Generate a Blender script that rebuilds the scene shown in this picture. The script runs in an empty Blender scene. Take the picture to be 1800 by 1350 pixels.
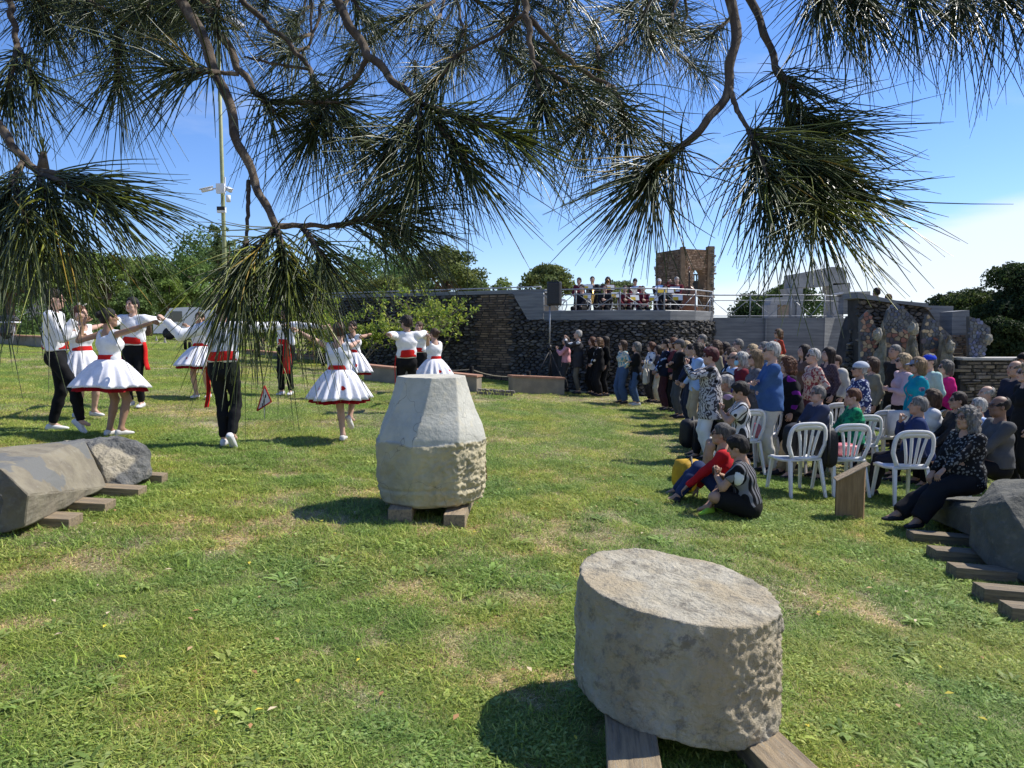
import bpy, bmesh, math, random
import numpy as np
from mathutils import Vector, Matrix, noise as mnoise

random.seed(7); RNG = np.random.default_rng(7)
scene = bpy.context.scene
COL = scene.collection
R = math.radians
PI = math.pi

# ------------------------------------------------------------------ camera
CAMZ, FPX, PITCH = 1.70, 1300.0, math.atan(98 / 1300)
cam_d = bpy.data.cameras.new('camera'); cam = bpy.data.objects.new('camera', cam_d); COL.objects.link(cam)
cam_d.lens = 26; cam_d.sensor_width = 36; cam_d.clip_start = .02; cam_d.clip_end = 3000
cam.location = (0, 0, CAMZ); cam.rotation_euler = (PI / 2 - PITCH, 0, 0)
scene.camera = cam

# ------------------------------------------------------------------ sun and sky
SUN_DIR = Vector((.93, .40, 0)).normalized() * math.cos(R(50)) + Vector((0, 0, math.sin(R(50))))
sd = bpy.data.lights.new('sun', 'SUN'); sd.energy = 5.0; sd.angle = R(.55); sd.color = (1, .955, .88)
sun = bpy.data.objects.new('sun', sd); COL.objects.link(sun)
sun.rotation_euler = SUN_DIR.to_track_quat('Z', 'Y').to_euler()
world = bpy.data.worlds.new('World'); scene.world = world; world.use_nodes = True
wt = world.node_tree; wn = wt.nodes; wl = wt.links; wn.clear()
w_out = wn.new('ShaderNodeOutputWorld'); w_bg = wn.new('ShaderNodeBackground'); w_sky = wn.new('ShaderNodeTexSky')
w_sky.sky_type = 'NISHITA'; w_sky.sun_disc = False
w_sky.sun_elevation = R(50); w_sky.sun_rotation = math.atan2(SUN_DIR.x, SUN_DIR.y)
w_sky.air_density = 1.0; w_sky.dust_density = .1; w_sky.ozone_density = 1.6; w_sky.altitude = 50
w_bg.inputs['Strength'].default_value = .105
# thin white cloud bank low in the direction right of the tower
geo = wn.new('ShaderNodeTexCoord'); sep = wn.new('ShaderNodeSeparateXYZ'); wl.new(geo.outputs['Generated'], sep.inputs[0])
def wmath(op, a, b=None, c=None):
    n = wn.new('ShaderNodeMath'); n.operation = op
    for i, v in enumerate((a, b, c)):
        if v is None: continue
        if isinstance(v, (int, float)): n.inputs[i].default_value = v
        else: wl.new(v, n.inputs[i])
    return n.outputs[0]
az = wmath('ARCTAN2', sep.outputs['X'], sep.outputs['Y'])
mp = wn.new('ShaderNodeMapping'); mp.inputs['Scale'].default_value = (2.2, 2.2, 9); mp.inputs['Rotation'].default_value = (0, R(-9), 0)
wl.new(geo.outputs['Generated'], mp.inputs[0])
nz = wn.new('ShaderNodeTexNoise'); nz.inputs['Scale'].default_value = 2.3; nz.inputs['Detail'].default_value = 7; nz.inputs['Roughness'].default_value = .55
wl.new(mp.outputs[0], nz.inputs['Vector'])
edge = wmath('SUBTRACT', wmath('MULTIPLY_ADD', wmath('MAXIMUM', wmath('MINIMUM', az, 1.5), -1.2), .27, -.018), sep.outputs['Z'])
edge = wmath('ADD', edge, wmath('MULTIPLY', wmath('SUBTRACT', nz.outputs[0], .5), .05))
cl = wn.new('ShaderNodeMapRange'); cl.interpolation_type = 'SMOOTHSTEP'
cl.inputs['From Min'].default_value = -.012; cl.inputs['From Max'].default_value = .02; cl.inputs['To Max'].default_value = .8
wl.new(edge, cl.inputs['Value'])
wisp = wn.new('ShaderNodeMapRange'); wisp.inputs['From Min'].default_value = .56; wisp.inputs['From Max'].default_value = .85; wisp.inputs['To Max'].default_value = .25
wl.new(nz.outputs[0], wisp.inputs['Value'])
fac = wmath('MAXIMUM', cl.outputs[0], wisp.outputs[0])
tint = wn.new('ShaderNodeMix'); tint.data_type = 'RGBA'; tint.blend_type = 'MULTIPLY'; tint.inputs[0].default_value = 1
wl.new(w_sky.outputs[0], tint.inputs[6]); tint.inputs[7].default_value = (.84, .93, 1.22, 1)
hs = wn.new('ShaderNodeHueSaturation'); hs.inputs['Saturation'].default_value = 1.10; hs.inputs['Value'].default_value = 1.02; wl.new(tint.outputs[2], hs.inputs['Color'])
mx = wn.new('ShaderNodeMix'); mx.data_type = 'RGBA'
wl.new(fac, mx.inputs[0]); wl.new(hs.outputs[0], mx.inputs[6]); mx.inputs[7].default_value = (6.6, 7.1, 7.9, 1)
wl.new(mx.outputs[2], w_bg.inputs[0]); wl.new(w_bg.outputs[0], w_out.inputs[0])
scene.view_settings.view_transform = 'Standard'; scene.view_settings.look = 'None'
scene.view_settings.exposure = 0.48; scene.view_settings.gamma = 1
scene.cycles.max_bounces = 6; scene.cycles.transparent_max_bounces = 8
scene.cycles.sample_clamp_indirect = 6

# ------------------------------------------------------------------ coordinates
def gz(x, y=0.0):
    """height of the sloping lawn: falls to the right"""
    x = np.asarray(x, float)
    xe = np.where(x < -10, -(10 + 6 * np.tanh((-x - 10) / 6)), np.where(x > 8, 8 + 5 * np.tanh((x - 8) / 5), x))
    return -.068 * xe
def ray(px, py):
    c, s = math.cos(PITCH), math.sin(PITCH)
    u, v = (px - 900) / FPX, -(py - 675) / FPX
    return Vector((u, c + v * s, -s + v * c))
def P(px, py, Y):
    """point at depth Y (metres ahead) seen in direction px,py"""
    d = ray(px, py); t = Y / d.y
    return Vector((d.x * t, Y, CAMZ + d.z * t))
def G(px, py):
    d = ray(px, py); t = 5.0
    for _ in range(60):
        z = float(gz(d.x * t)); t2 = (z - CAMZ) / d.z
        t = .5 * t + .5 * t2
    return Vector((d.x * t, d.y * t, float(gz(d.x * t))))
def XY(px, Y): return (px - 900) / FPX * (Y / (math.cos(PITCH))) * .9985

# ------------------------------------------------------------------ mesh helpers
def new_mesh(name, V, F, smooth=True, col=None, mats=None):
    me = bpy.data.meshes.new(name)
    V = np.asarray(V, np.float32).reshape(-1, 3)
    if isinstance(F, (list, tuple)) and len(F) and isinstance(F[0], np.ndarray) and F[0].ndim == 2:
        parts = [f for f in F if len(f)]
    elif isinstance(F, np.ndarray): parts = [F]
    else: parts = None
    if parts is not None:
        sizes = np.concatenate([np.full(len(f), f.shape[1], np.int32) for f in parts])
        loops = np.concatenate([f.reshape(-1) for f in parts]).astype(np.int32)
    else:
        sizes = np.array([len(f) for f in F], np.int32); loops = np.array([i for f in F for i in f], np.int32)
    me.vertices.add(len(V)); me.vertices.foreach_set('co', V.reshape(-1))
    me.loops.add(len(loops)); me.loops.foreach_set('vertex_index', loops)
    me.polygons.add(len(sizes))
    st = np.concatenate([[0], np.cumsum(sizes)[:-1]]).astype(np.int32)
    me.polygons.foreach_set('loop_start', st); me.polygons.foreach_set('loop_total', sizes)
    me.polygons.foreach_set('use_smooth', np.full(len(sizes), bool(smooth)))
    if col is not None:
        a = me.color_attributes.new('col', 'FLOAT_COLOR', 'POINT')
        c = np.ones((len(V), 4), np.float32); c[:, :3] = col
        a.data.foreach_set('color', c.reshape(-1))
    me.update(calc_edges=True)
    return me
def link(name, me, mat=None, parent=None, loc=None, rot=None, tags=None):
    o = bpy.data.objects.new(name, me); COL.objects.link(o)
    if mat is not None and me is not None and not me.materials: me.materials.append(mat)
    if parent is not None: o.parent = parent
    if loc is not None: o.location = loc
    if rot is not None: o.rotation_euler = rot
    if tags: tag(o, **tags)
    return o
def tag(o, label=None, category=None, group=None, kind=None):
    if label: o['label'] = label
    if category: o['category'] = category
    if group: o['group'] = group
    if kind: o['kind'] = kind
    return o
def empty(name, loc=(0, 0, 0), rz=0, label=None, category=None, group=None):
    o = bpy.data.objects.new(name, None); COL.objects.link(o); o.location = loc; o.rotation_euler = (0, 0, rz)
    o.empty_display_size = .1
    return tag(o, label, category, group)
def mk(name, VF, mat, parent=None, loc=None, rot=None, smooth=True, col=None, **tags):
    V, F = VF[0], VF[1]
    if len(VF) > 2 and col is None: col = VF[2]
    return link(name, new_mesh(name, V, F, smooth, col), mat, parent, loc, rot, tags or None)
def join(parts):
    """parts: list of (V, Fquads or list of faces) -> one"""
    V = []; Q = {}; n = 0; C = []
    hascol = any(len(p) > 2 for p in parts)
    for p in parts:
        v, f = np.asarray(p[0], np.float32).reshape(-1, 3), p[1]
        V.append(v)
        if hascol: C.append(np.broadcast_to(np.asarray(p[2] if len(p) > 2 else (1, 1, 1), np.float32), (len(v), 3)))
        if isinstance(f, np.ndarray): Q.setdefault(f.shape[1], []).append(f + n)
        elif len(f) and isinstance(f[0], np.ndarray):
            for g in f:
                if len(g): Q.setdefault(g.shape[1], []).append(g + n)
        else:
            for g in f: Q.setdefault(len(g), []).append(np.array([g]) + n)
        n += len(v)
    F = [np.concatenate(q) for q in Q.values()]
    V = np.concatenate(V)
    return (V, F, np.concatenate(C)) if hascol else (V, F)
BQ = np.array([[0, 3, 2, 1], [4, 5, 6, 7], [0, 1, 5, 4], [1, 2, 6, 5], [2, 3, 7, 6], [3, 0, 4, 7]])
def box(lo, hi, bev=0.0):
    x0, y0, z0 = lo; x1, y1, z1 = hi
    if bev <= 0:
        return (np.array([[x0, y0, z0], [x1, y0, z0], [x1, y1, z0], [x0, y1, z0], [x0, y0, z1], [x1, y0, z1], [x1, y1, z1], [x0, y1, z1]], float), BQ)
    bm = bmesh.new(); bmesh.ops.create_cube(bm, size=1)
    for v in bm.verts: v.co = Vector(((x0 + x1) / 2 + v.co.x * (x1 - x0), (y0 + y1) / 2 + v.co.y * (y1 - y0), (z0 + z1) / 2 + v.co.z * (z1 - z0)))
    bmesh.ops.bevel(bm, geom=bm.edges[:], offset=bev, segments=2, affect='EDGES', profile=.6)
    return from_bm(bm)
def from_bm(bm):
    bm.verts.index_update(); V = np.array([v.co[:] for v in bm.verts]); F = [[v.index for v in f.verts] for f in bm.faces]; bm.free()
    return V, F
def xf(VF, loc=(0, 0, 0), rz=0, M=None, s=None):
    V = np.asarray(VF[0], float)
    if s is not None: V = V * np.asarray(s)
    if M is not None: V = V @ np.array(M).T
    if rz: c, q = math.cos(rz), math.sin(rz); V = V @ np.array([[c, -q, 0], [q, c, 0], [0, 0, 1]]).T
    return (V + np.asarray(loc, float), VF[1]) + tuple(VF[2:])
def tube(pts, rad, n=8, caps=True, flat=None):
    pts = np.asarray(pts, float); m = len(pts); rad = np.broadcast_to(np.asarray(rad, float), (m,))
    T = np.gradient(pts, axis=0); T /= np.linalg.norm(T, axis=1)[:, None] + 1e-9
    u = np.cross(T[0], (0, 0, 1.0)); 
    if np.linalg.norm(u) < .1: u = np.cross(T[0], (1.0, 0, 0))
    u /= np.linalg.norm(u); U = []
    for t in T:
        u = u - t * np.dot(u, t); u /= np.linalg.norm(u) + 1e-9; U.append(u)
    U = np.array(U); W = np.cross(T, U)
    a = np.linspace(0, 2 * PI, n, endpoint=False); ca, sa = np.cos(a), np.sin(a)
    if flat is not None: sa = sa * flat
    V = pts[:, None, :] + rad[:, None, None] * (U[:, None, :] * ca[None, :, None] + W[:, None, :] * sa[None, :, None])
    i = np.arange(m - 1)[:, None] * n; j = np.arange(n)[None, :]; k = (j + 1) % n
    Q = np.stack([i + j, i + k, i + n + k, i + n + j], -1).reshape(-1, 4)
    V = V.reshape(-1, 3); F = [Q]
    if caps:
        V = np.concatenate([V, pts[:1], pts[-1:]]); c0 = m * n; jj = np.arange(n); kk = (jj + 1) % n
        F.append(np.concatenate([np.stack([np.full(n, c0), kk, jj], -1), np.stack([np.full(n, c0 + 1), (m - 1) * n + jj, (m - 1) * n + kk], -1)]))
    return V, F
def rings(R_, closed=True, caps=(True, True)):
    """R_: (m, n, 3) loft of rings"""
    R_ = np.asarray(R_, float); m, n = R_.shape[:2]
    i = np.arange(m - 1)[:, None] * n; j = np.arange(n if closed else n - 1)[None, :]; k = (j + 1) % n
    Q = np.stack([i + j, i + k, i + n + k, i + n + j], -1).reshape(-1, 4)
    V = R_.reshape(-1, 3); F = [Q]
    if closed:
        c = len(V); jj = np.arange(n); kk = (jj + 1) % n
        if caps[0]: V = np.concatenate([V, R_[0].mean(0)[None]]); F.append(np.stack([np.full(n, c), kk, jj], -1)); c += 1
        if caps[1]: V = np.concatenate([V, R_[-1].mean(0)[None]]); F.append(np.stack([np.full(n, c), (m - 1) * n + jj, (m - 1) * n + kk], -1))
    return V, F
def prism(poly, d):
    """extrude 3D polygon (list of points) by vector d"""
    a = np.asarray(poly, float); n = len(a); b = a + np.asarray(d, float)
    F = [list(range(n))[::-1], list(range(n, 2 * n))] + [[i, (i + 1) % n, n + (i + 1) % n, n + i] for i in range(n)]
    return np.concatenate([a, b]), F
def ellipsoid(c, r, n=10, m=7):
    t = np.linspace(.001, PI - .001, m); a = np.linspace(0, 2 * PI, n, endpoint=False)
    Rr = np.stack([np.sin(t)[:, None] * np.cos(a), np.sin(t)[:, None] * np.sin(a), -np.cos(t)[:, None] * np.ones(n)], -1) * np.asarray(r) + np.asarray(c)
    return rings(Rr)

# ------------------------------------------------------------------ materials
MATS = {}
def mat(name, c1, c2=None, scale=8, rough=.8, bump=0, bscale=None, c3=None, attr=False, spec=.3, coords='Object', stretch=(1, 1, 1), metal=0, detail=6, contrast=(.35, .65), sheen=0, trans=0, extra=None, bdist=.01):
    if name in MATS: return MATS[name]
    m = bpy.data.materials.new(name); m.use_nodes = True; nt = m.node_tree; N = nt.nodes; L = nt.links
    b = N['Principled BSDF']; b.inputs['Roughness'].default_value = rough; b.inputs['Specular IOR Level'].default_value = spec; b.inputs['Metallic'].default_value = metal
    if sheen: b.inputs['Sheen Weight'].default_value = sheen
    tc = N.new('ShaderNodeTexCoord'); mpn = N.new('ShaderNodeMapping'); mpn.inputs['Scale'].default_value = stretch
    L.new(tc.outputs[coords], mpn.inputs[0]); vec = mpn.outputs[0]
    def noise(s, d=detail, r=.6):
        n = N.new('ShaderNodeTexNoise'); n.inputs['Scale'].default_value = s; n.inputs['Detail'].default_value = d; n.inputs['Roughness'].default_value = r
        L.new(vec, n.inputs['Vector']); return n.outputs[0]
    def mixc(f, a, bb, mode='MIX'):
        n = N.new('ShaderNodeMix'); n.data_type = 'RGBA'; n.blend_type = mode
        for i, v in ((0, f), (6, a), (7, bb)):
            if isinstance(v, (int, float)): n.inputs[i].default_value = v
            elif isinstance(v, tuple): n.inputs[i].default_value = (*v, 1)
            else: L.new(v, n.inputs[i])
        return n.outputs[2]
    def rng(v, a, bb, c=0, d=1):
        n = N.new('ShaderNodeMapRange'); n.interpolation_type = 'SMOOTHSTEP'
        for i, k in enumerate((a, bb, c, d)): n.inputs[i + 1].default_value = k
        L.new(v, n.inputs[0]); return n.outputs[0]
    col = c1
    if c2 is not None: col = mixc(rng(noise(scale), *contrast), c1, c2)
    if c3 is not None: col = mixc(rng(noise(scale * 3.1), .52, .72), col, c3)
    ctx = dict(N=N, L=L, noise=noise, mixc=mixc, rng=rng, vec=vec, b=b, tc=tc, m=m)
    if extra: col = extra(ctx, col) or col
    if attr:
        at = N.new('ShaderNodeAttribute'); at.attribute_name = 'col'; col = mixc(1.0, col, at.outputs['Color'], 'MULTIPLY')
    if isinstance(col, tuple): b.inputs['Base Color'].default_value = (*col, 1)
    else: L.new(col, b.inputs['Base Color'])
    if trans:
        tr = N.new('ShaderNodeBsdfTranslucent'); ms = N.new('ShaderNodeMixShader'); ms.inputs[0].default_value = trans
        if isinstance(col, tuple): tr.inputs[0].default_value = (*col, 1)
        else: L.new(col, tr.inputs[0])
        L.new(b.outputs[0], ms.inputs[1]); L.new(tr.outputs[0], ms.inputs[2]); L.new(ms.outputs[0], N['Material Output'].inputs[0])
    if bump:
        bn = N.new('ShaderNodeBump'); bn.inputs['Strength'].default_value = bump; bn.inputs['Distance'].default_value = bdist
        L.new(noise(bscale or scale * 4, 8, .65), bn.inputs['Height']); L.new(bn.outputs[0], b.inputs['Normal'])
    MATS[name] = m; return m
def zstreak(ctx, col):
    return ctx['mixc'](ctx['rng'](ctx['noise'](1.0, 3), .4, .7), col, ctx['mixc'](1.0, col, (.6, .58, .55), 'MULTIPLY'))
M_limestone = mat('worn_limestone', (.47, .43, .335), (.36, .325, .245), 5, .95, 1, 34, c3=(.52, .46, .34), bdist=.035, attr=True, extra=lambda ctx, col: ctx['mixc'](ctx['rng'](ctx['noise'](9, 10, .8), .50, .62), ctx['mixc'](ctx['rng'](ctx['noise'](2.6, 4), .4, .6), col, (.42, .35, .235)), (.24, .215, .165)))
M_limecap = mat('smooth_limestone', (.42, .42, .385), (.35, .35, .32), 4, .9, .35, 60, c3=(.44, .43, .38), attr=True, bdist=.012)
M_basalt = mat('tan_basalt', (.36, .315, .225), (.29, .255, .19), 3, .85, .5, 30, attr=True, bdist=.015)
M_basaltg = mat('grey_basalt', (.155, .155, .145), (.09, .09, .088), 4, .85, .9, 22, c3=(.20, .19, .16), bdist=.03, attr=True)
M_timber = mat('weathered_timber', (.37, .28, .17), (.15, .12, .085), 4, .85, .8, 40, stretch=(1, 11, 11), contrast=(.35, .75), c3=(.27, .245, .20), attr=True)
M_timbery = mat('weathered_timber_lengthwise', (.40, .29, .165), (.28, .20, .115), 5, .8, .5, 40, stretch=(9, 1, 9), contrast=(.3, .7), attr=True)
M_timberz = mat('brown_post_timber', (.30, .20, .11), (.20, .13, .07), 5, .8, .5, 40, stretch=(9, 9, 1), contrast=(.3, .7), attr=True)
M_rubble = mat('black_basalt_rubble', (1, 1, 1), (.6, .6, .6), 6, .8, .6, 25, attr=True, spec=.4)
M_mortar = mat('dark_mortar', (.035, .033, .03), (.06, .055, .05), 3, .95, .6, 20)
M_mortarl = mat('pale_mortar', (.16, .155, .14), (.10, .095, .085), 3, .95, .6, 20)
M_brick = mat('old_brick', (1, 1, 1), (.72, .7, .68), 7, .9, .5, 30, attr=True)
M_tile = mat('glazed_tile_pieces', (1, 1, 1), (.8, .8, .8), 9, .45, .2, 30, attr=True, spec=.5)
def boards(ctx, col):
    N, L = ctx['N'], ctx['L']
    s = N.new('ShaderNodeSeparateXYZ'); L.new(ctx['tc'].outputs['Object'], s.inputs[0])
    w = N.new('ShaderNodeTexWave'); w.bands_direction = 'Z'; w.inputs['Scale'].default_value = 3.2; w.inputs['Distortion'].default_value = 1.2; w.inputs['Detail'].default_value = 3; w.inputs['Detail Scale'].default_value = 3
    L.new(ctx['tc'].outputs['Object'], w.inputs[0])
    return ctx['mixc'](ctx['rng'](w.outputs[1], 0, .35, .55, 0), col, ctx['mixc'](1.0, col, (.72, .72, .74), 'MULTIPLY'))
M_conc = mat('board_marked_concrete', (.22, .225, .225), (.15, .155, .16), 2.5, .9, .4, 30, stretch=(.4, .4, 3), extra=boards)
M_concs = mat('plain_grey_concrete', (.42, .40, .36), (.33, .32, .29), 2.5, .9, .5, 25)
M_planter = mat('cement_render', (.27, .24, .18), (.20, .18, .14), 3, .92, .5, 25)
M_terra = mat('terracotta_coping', (.38, .20, .13), (.30, .17, .11), 6, .8, .4, 25)
M_iron = mat('galvanised_rail', (.33, .34, .35), (.25, .26, .27), 12, .45, spec=.5, metal=.4)
M_black = mat('black_metal', (.02, .02, .022), (.03, .03, .03), 20, .5)
M_rope = mat('hemp_rope', (.42, .36, .26), (.3, .26, .18), 40, .9)
M_bark = mat('pine_bark', (.115, .088, .062), (.05, .038, .028), 22, .95, 1, 60, stretch=(1, 1, .5), c3=(.20, .165, .12), bdist=.006)
M_trunk = mat('far_pine_bark', (.16, .11, .08), (.09, .065, .05), 6, .95, .6, 18)
M_needle = mat('pine_needles', (.105, .130, .035), (.065, .088, .026), 12, .36, attr=True, spec=.5, trans=.35)
M_leafd = mat('umbrella_pine_foliage', (.15, .185, .06), (.10, .135, .045), 1.2, .7, attr=True, trans=.35, spec=.2)
M_leafl = mat('shrub_leaves', (.30, .36, .06), (.20, .27, .05), 4, .55, attr=True, trans=.45, spec=.3)
M_grass = mat('grass_blades', (1, 1, 1), None, 1, .6, attr=True, trans=.35, spec=.25)
def grass_vary(ctx, col):
    N, L = ctx['N'], ctx['L']; oi = N.new('ShaderNodeObjectInfo'); n1_ = N.new('ShaderNodeTexNoise'); n1_.inputs['Scale'].default_value = 1.1; n1_.inputs['Detail'].default_value = 5; L.new(oi.outputs['Location'], n1_.inputs['Vector'])
    n2_ = N.new('ShaderNodeTexNoise'); n2_.inputs['Scale'].default_value = .35; n2_.inputs['Detail'].default_value = 3; L.new(oi.outputs['Location'], n2_.inputs['Vector'])
    c = ctx['mixc'](ctx['rng'](n1_.outputs[0], .38, .64), (.80, .90, .86), (1.20, 1.07, .95)); c = ctx['mixc'](ctx['rng'](n2_.outputs[0], .4, .6), c, ctx['mixc'](1.0, c, (1.03, 1.02, .9), 'MULTIPLY'))
    return ctx['mixc'](1.0, c, ctx['mixc'](oi.outputs['Random'], (.62, .66, .66), (1.28, 1.25, 1.1)), 'MULTIPLY')
MATS.pop('grass_blades'); M_grass = mat('grass_blades_varied', (1, 1, 1), None, 1, .6, attr=True, trans=.35, spec=.25, extra=grass_vary)
M_plastic = mat('white_plastic', (.74, .74, .73), (.66, .66, .64), 5, .38, spec=.5)
M_van = mat('white_van_paint', (.78, .79, .8), None, 1, .3, spec=.5)
M_glass = mat('dark_glass', (.02, .025, .03), None, 1, .08, spec=.8)
M_pole = mat('olive_painted_pole', (.30, .32, .16), (.24, .26, .13), 6, .5)
M_camw = mat('white_camera_housing', (.7, .7, .7), None, 1, .4)
M_soil = mat('lawn_soil', (.17, .13, .075), (.36, .31, .19), 2.2, .95, .8, 60, c3=(.17, .20, .07), coords='Object', attr=False, contrast=(.38, .62), bdist=.03)

# ------------------------------------------------------------------ ground
def axis(lim0, lim1, d0, grow):
    pos = [0.0]
    while pos[-1] < lim1: pos.append(pos[-1] + d0 * (1 + grow * abs(pos[-1])))
    neg = [0.0]
    while neg[-1] > lim0: neg.append(neg[-1] - d0 * (1 + grow * abs(neg[-1])))
    return np.array(sorted(set(neg[1:] + pos)))
gx = axis(-500, 500, .15, .22); gy = axis(-60, 900, .15, .18)
GX, GY = np.meshgrid(gx, gy, indexing='ij')
def bumpy(x, y):
    return .012 * np.sin(x * 2.3 + 1.1 * np.sin(y * 1.3)) * np.sin(y * 1.9 + .7) + .006 * np.sin(x * 6.1 + y * 4.3)
GZ = gz(GX) + bumpy(GX, GY) * (np.abs(GY) < 60) - .02
n0, n1 = len(gx), len(gy)
ii = (np.arange(n0 - 1)[:, None] * n1 + np.arange(n1 - 1)[None, :]).reshape(-1)
mk('ground', (np.stack([GX, GY, GZ], -1).reshape(-1, 3), np.stack([ii, ii + n1, ii + n1 + 1, ii + 1], -1)), M_soil, kind='structure')

# grass: tufts of blades, straw and low broad leaves, instanced on points
def blades(n, rad, hmin, hmax, w, lean, cols, seg=2, flat=0.0):
    V = []; F = []; C = []
    for i in range(n):
        a = random.uniform(0, 2 * PI); r = rad * math.sqrt(random.random()); x, y = r * math.cos(a), r * math.sin(a)
        h = random.uniform(hmin, hmax); d = random.uniform(0, 2 * PI); ln = random.uniform(*lean) * h; ww = w * random.uniform(.6, 1.3)
        dx, dy = math.cos(d), math.sin(d); px_, py_ = -dy * ww, dx * ww
        hz = h * (1 - flat); b = len(V); c = np.array(random.choice(cols)) * random.uniform(.75, 1.25)
        for s in range(seg + 1):
            t = s / seg; q = 1 - .85 * t ** 1.5
            cx, cy, cz = x + dx * ln * t * t, y + dy * ln * t * t, hz * (t - .25 * t * t * (ln / max(h, 1e-3)))
            V += [(cx - px_ * q, cy - py_ * q, cz), (cx + px_ * q, cy + py_ * q, cz)]; C += [c, c]
        for s in range(seg): F.append([b + 2 * s, b + 2 * s + 1, b + 2 * s + 3, b + 2 * s + 2])
    return np.array(V), np.array(F), np.array(C)
def leaves(n, rad, L, W, cols, h=.02):
    V = []; F = []; C = []
    for i in range(n):
        a = random.uniform(0, 2 * PI); r = rad * math.sqrt(random.random()); x, y = r * math.cos(a), r * math.sin(a)
        d = random.uniform(0, 2 * PI); l = L * random.uniform(.6, 1.2); w = W * random.uniform(.7, 1.2); z0 = random.uniform(.2, 1) * h; up = random.uniform(-.1, .5) * l
        dx, dy = math.cos(d), math.sin(d); b = len(V); c = np.array(random.choice(cols)) * random.uniform(.8, 1.25)
        for t, q, zz in ((0, .15, 0), (.4, 1, .7), (.75, .85, 1), (1, .05, .85)):
            V += [(x + dx * l * t + dy * w * q, y + dy * l * t - dx * w * q, z0 + up * zz + .15 * w * q), (x + dx * l * t - dy * w * q, y + dy * l * t + dx * w * q, z0 + up * zz + .15 * w * q)]; C += [c, c]
        for s in range(3): F.append([b + 2 * s, b + 2 * s + 1, b + 2 * s + 3, b + 2 * s + 2])
    return np.array(V), np.array(F), np.array(C)
GREEN = [(.28, .38, .08), (.20, .30, .06), (.34, .43, .11), (.42, .47, .16), (.14, .21, .045)]
LEAF = [(.26, .35, .10), (.18, .27, .07), (.36, .44, .17)]
STRAW = [(.66, .57, .36), (.50, .42, .25), (.74, .65, .44), (.28, .20, .12)]
pc = bpy.data.collections.new('grass_sources')
def proto(i, VF):
    o = bpy.data.objects.new('grass_tuft', new_mesh('grass_tuft', VF[0], VF[1], True, VF[2])); o.data.materials.append(M_grass); pc.objects.link(o)
    o.name = 'grass_tuft_%02d' % i
protos = [
    join([blades(42, .085, .014, .042, .0024, (.5, 2.2), GREEN), blades(34, .09, .008, .03, .0021, (1.2, 3.2), STRAW, flat=.6)]),
    join([blades(30, .08, .012, .04, .0022, (.6, 2.4), GREEN), leaves(3, .07, .020, .006, LEAF, .02), blades(36, .09, .008, .03, .0021, (1.2, 3.2), STRAW, flat=.6)]),
    join([leaves(12, .06, .021, .0062, LEAF, .022), blades(26, .08, .014, .045, .0022, (.5, 2.0), GREEN), blades(20, .09, .008, .03, .0013, (1.2, 3.2), STRAW, flat=.6)]),
    join([blades(60, .09, .006, .026, .0020, (1.4, 3.6), STRAW, flat=.7), blades(9, .08, .010, .03, .002, (.5, 2.0), GREEN)]),
    join([leaves(17, .020, .085, .0095, LEAF, .010)]),
    # coarser patches for the middle and far lawn
    join([blades(170, .26, .016, .04, .0034, (.4, 2.0), GREEN, 1), blades(100, .26, .008, .028, .0032, (1, 2.5), STRAW, 1, .6)]),
    join([blades(120, .26, .016, .038, .0034, (.4, 2.0), GREEN, 1), blades(150, .26, .008, .028, .0032, (1, 2.5), STRAW, 1, .6)]),
    join([blades(55, .26, .014, .034, .0034, (.4, 2.0), GREEN, 1), blades(200, .26, .008, .026, .0032, (1, 2.5), STRAW, 1, .6)]),
]
for i, p in enumerate(protos): proto(i, p)
def fbm(x, y, s):
    return np.array([mnoise.noise((a * s, b * s, 3.7)) + .5 * mnoise.noise((a * s * 2.3, b * s * 2.3, 9.1)) for a, b in zip(x, y)])
def grass_points(n, y0, y1, ids_fn, smin, smax, margin=.6):
    u = RNG.random(n); y = np.sqrt(u * (y1 ** 2 - y0 ** 2) + y0 ** 2)
    x = (RNG.random(n) * 2 - 1) * (y * .70 + margin)
    f = fbm(x, y, .55) + .5 * fbm(x + 31, y, 1.9)
    if y1 < 12: f = .55 * f + 1.0 * fbm(x + 7, y + 3, 5.5)
    keep = ~((f > .25) & (RNG.random(n) < np.where(y < 10, .55, .2)))
    return x[keep], y[keep], ids_fn(f[keep], RNG.random(keep.sum())), smin + (smax - smin) * RNG.random(keep.sum())
def ids_near(f, r):
    q = f + .5 * (RNG.random(len(f)) - .5)
    i = np.where(q > .12, 3, np.where(q < -.40, 2, np.where(r < .55, 0, 1)))
    i = np.where(r < .12, 3, i); return np.where((r > .994) & (f < .1), 4, i)
def ids_far(f, r): return np.where(f + .9 * (r - .5) > .33, 7, np.where(f + .9 * (r - .5) > .05, 6, 5))
near = [grass_points(17000, 1.6, 4.6, ids_near, .8, 1.35), grass_points(26000, 4.6, 9.6, ids_near, 1.1, 1.7),
        grass_points(9500, 8.2, 17, ids_far, .8, 1.3), grass_points(11000, 16, 34, ids_far, 1.1, 1.7), grass_points(5000, 33, 70, ids_far, 2, 3, 5)]
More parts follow.
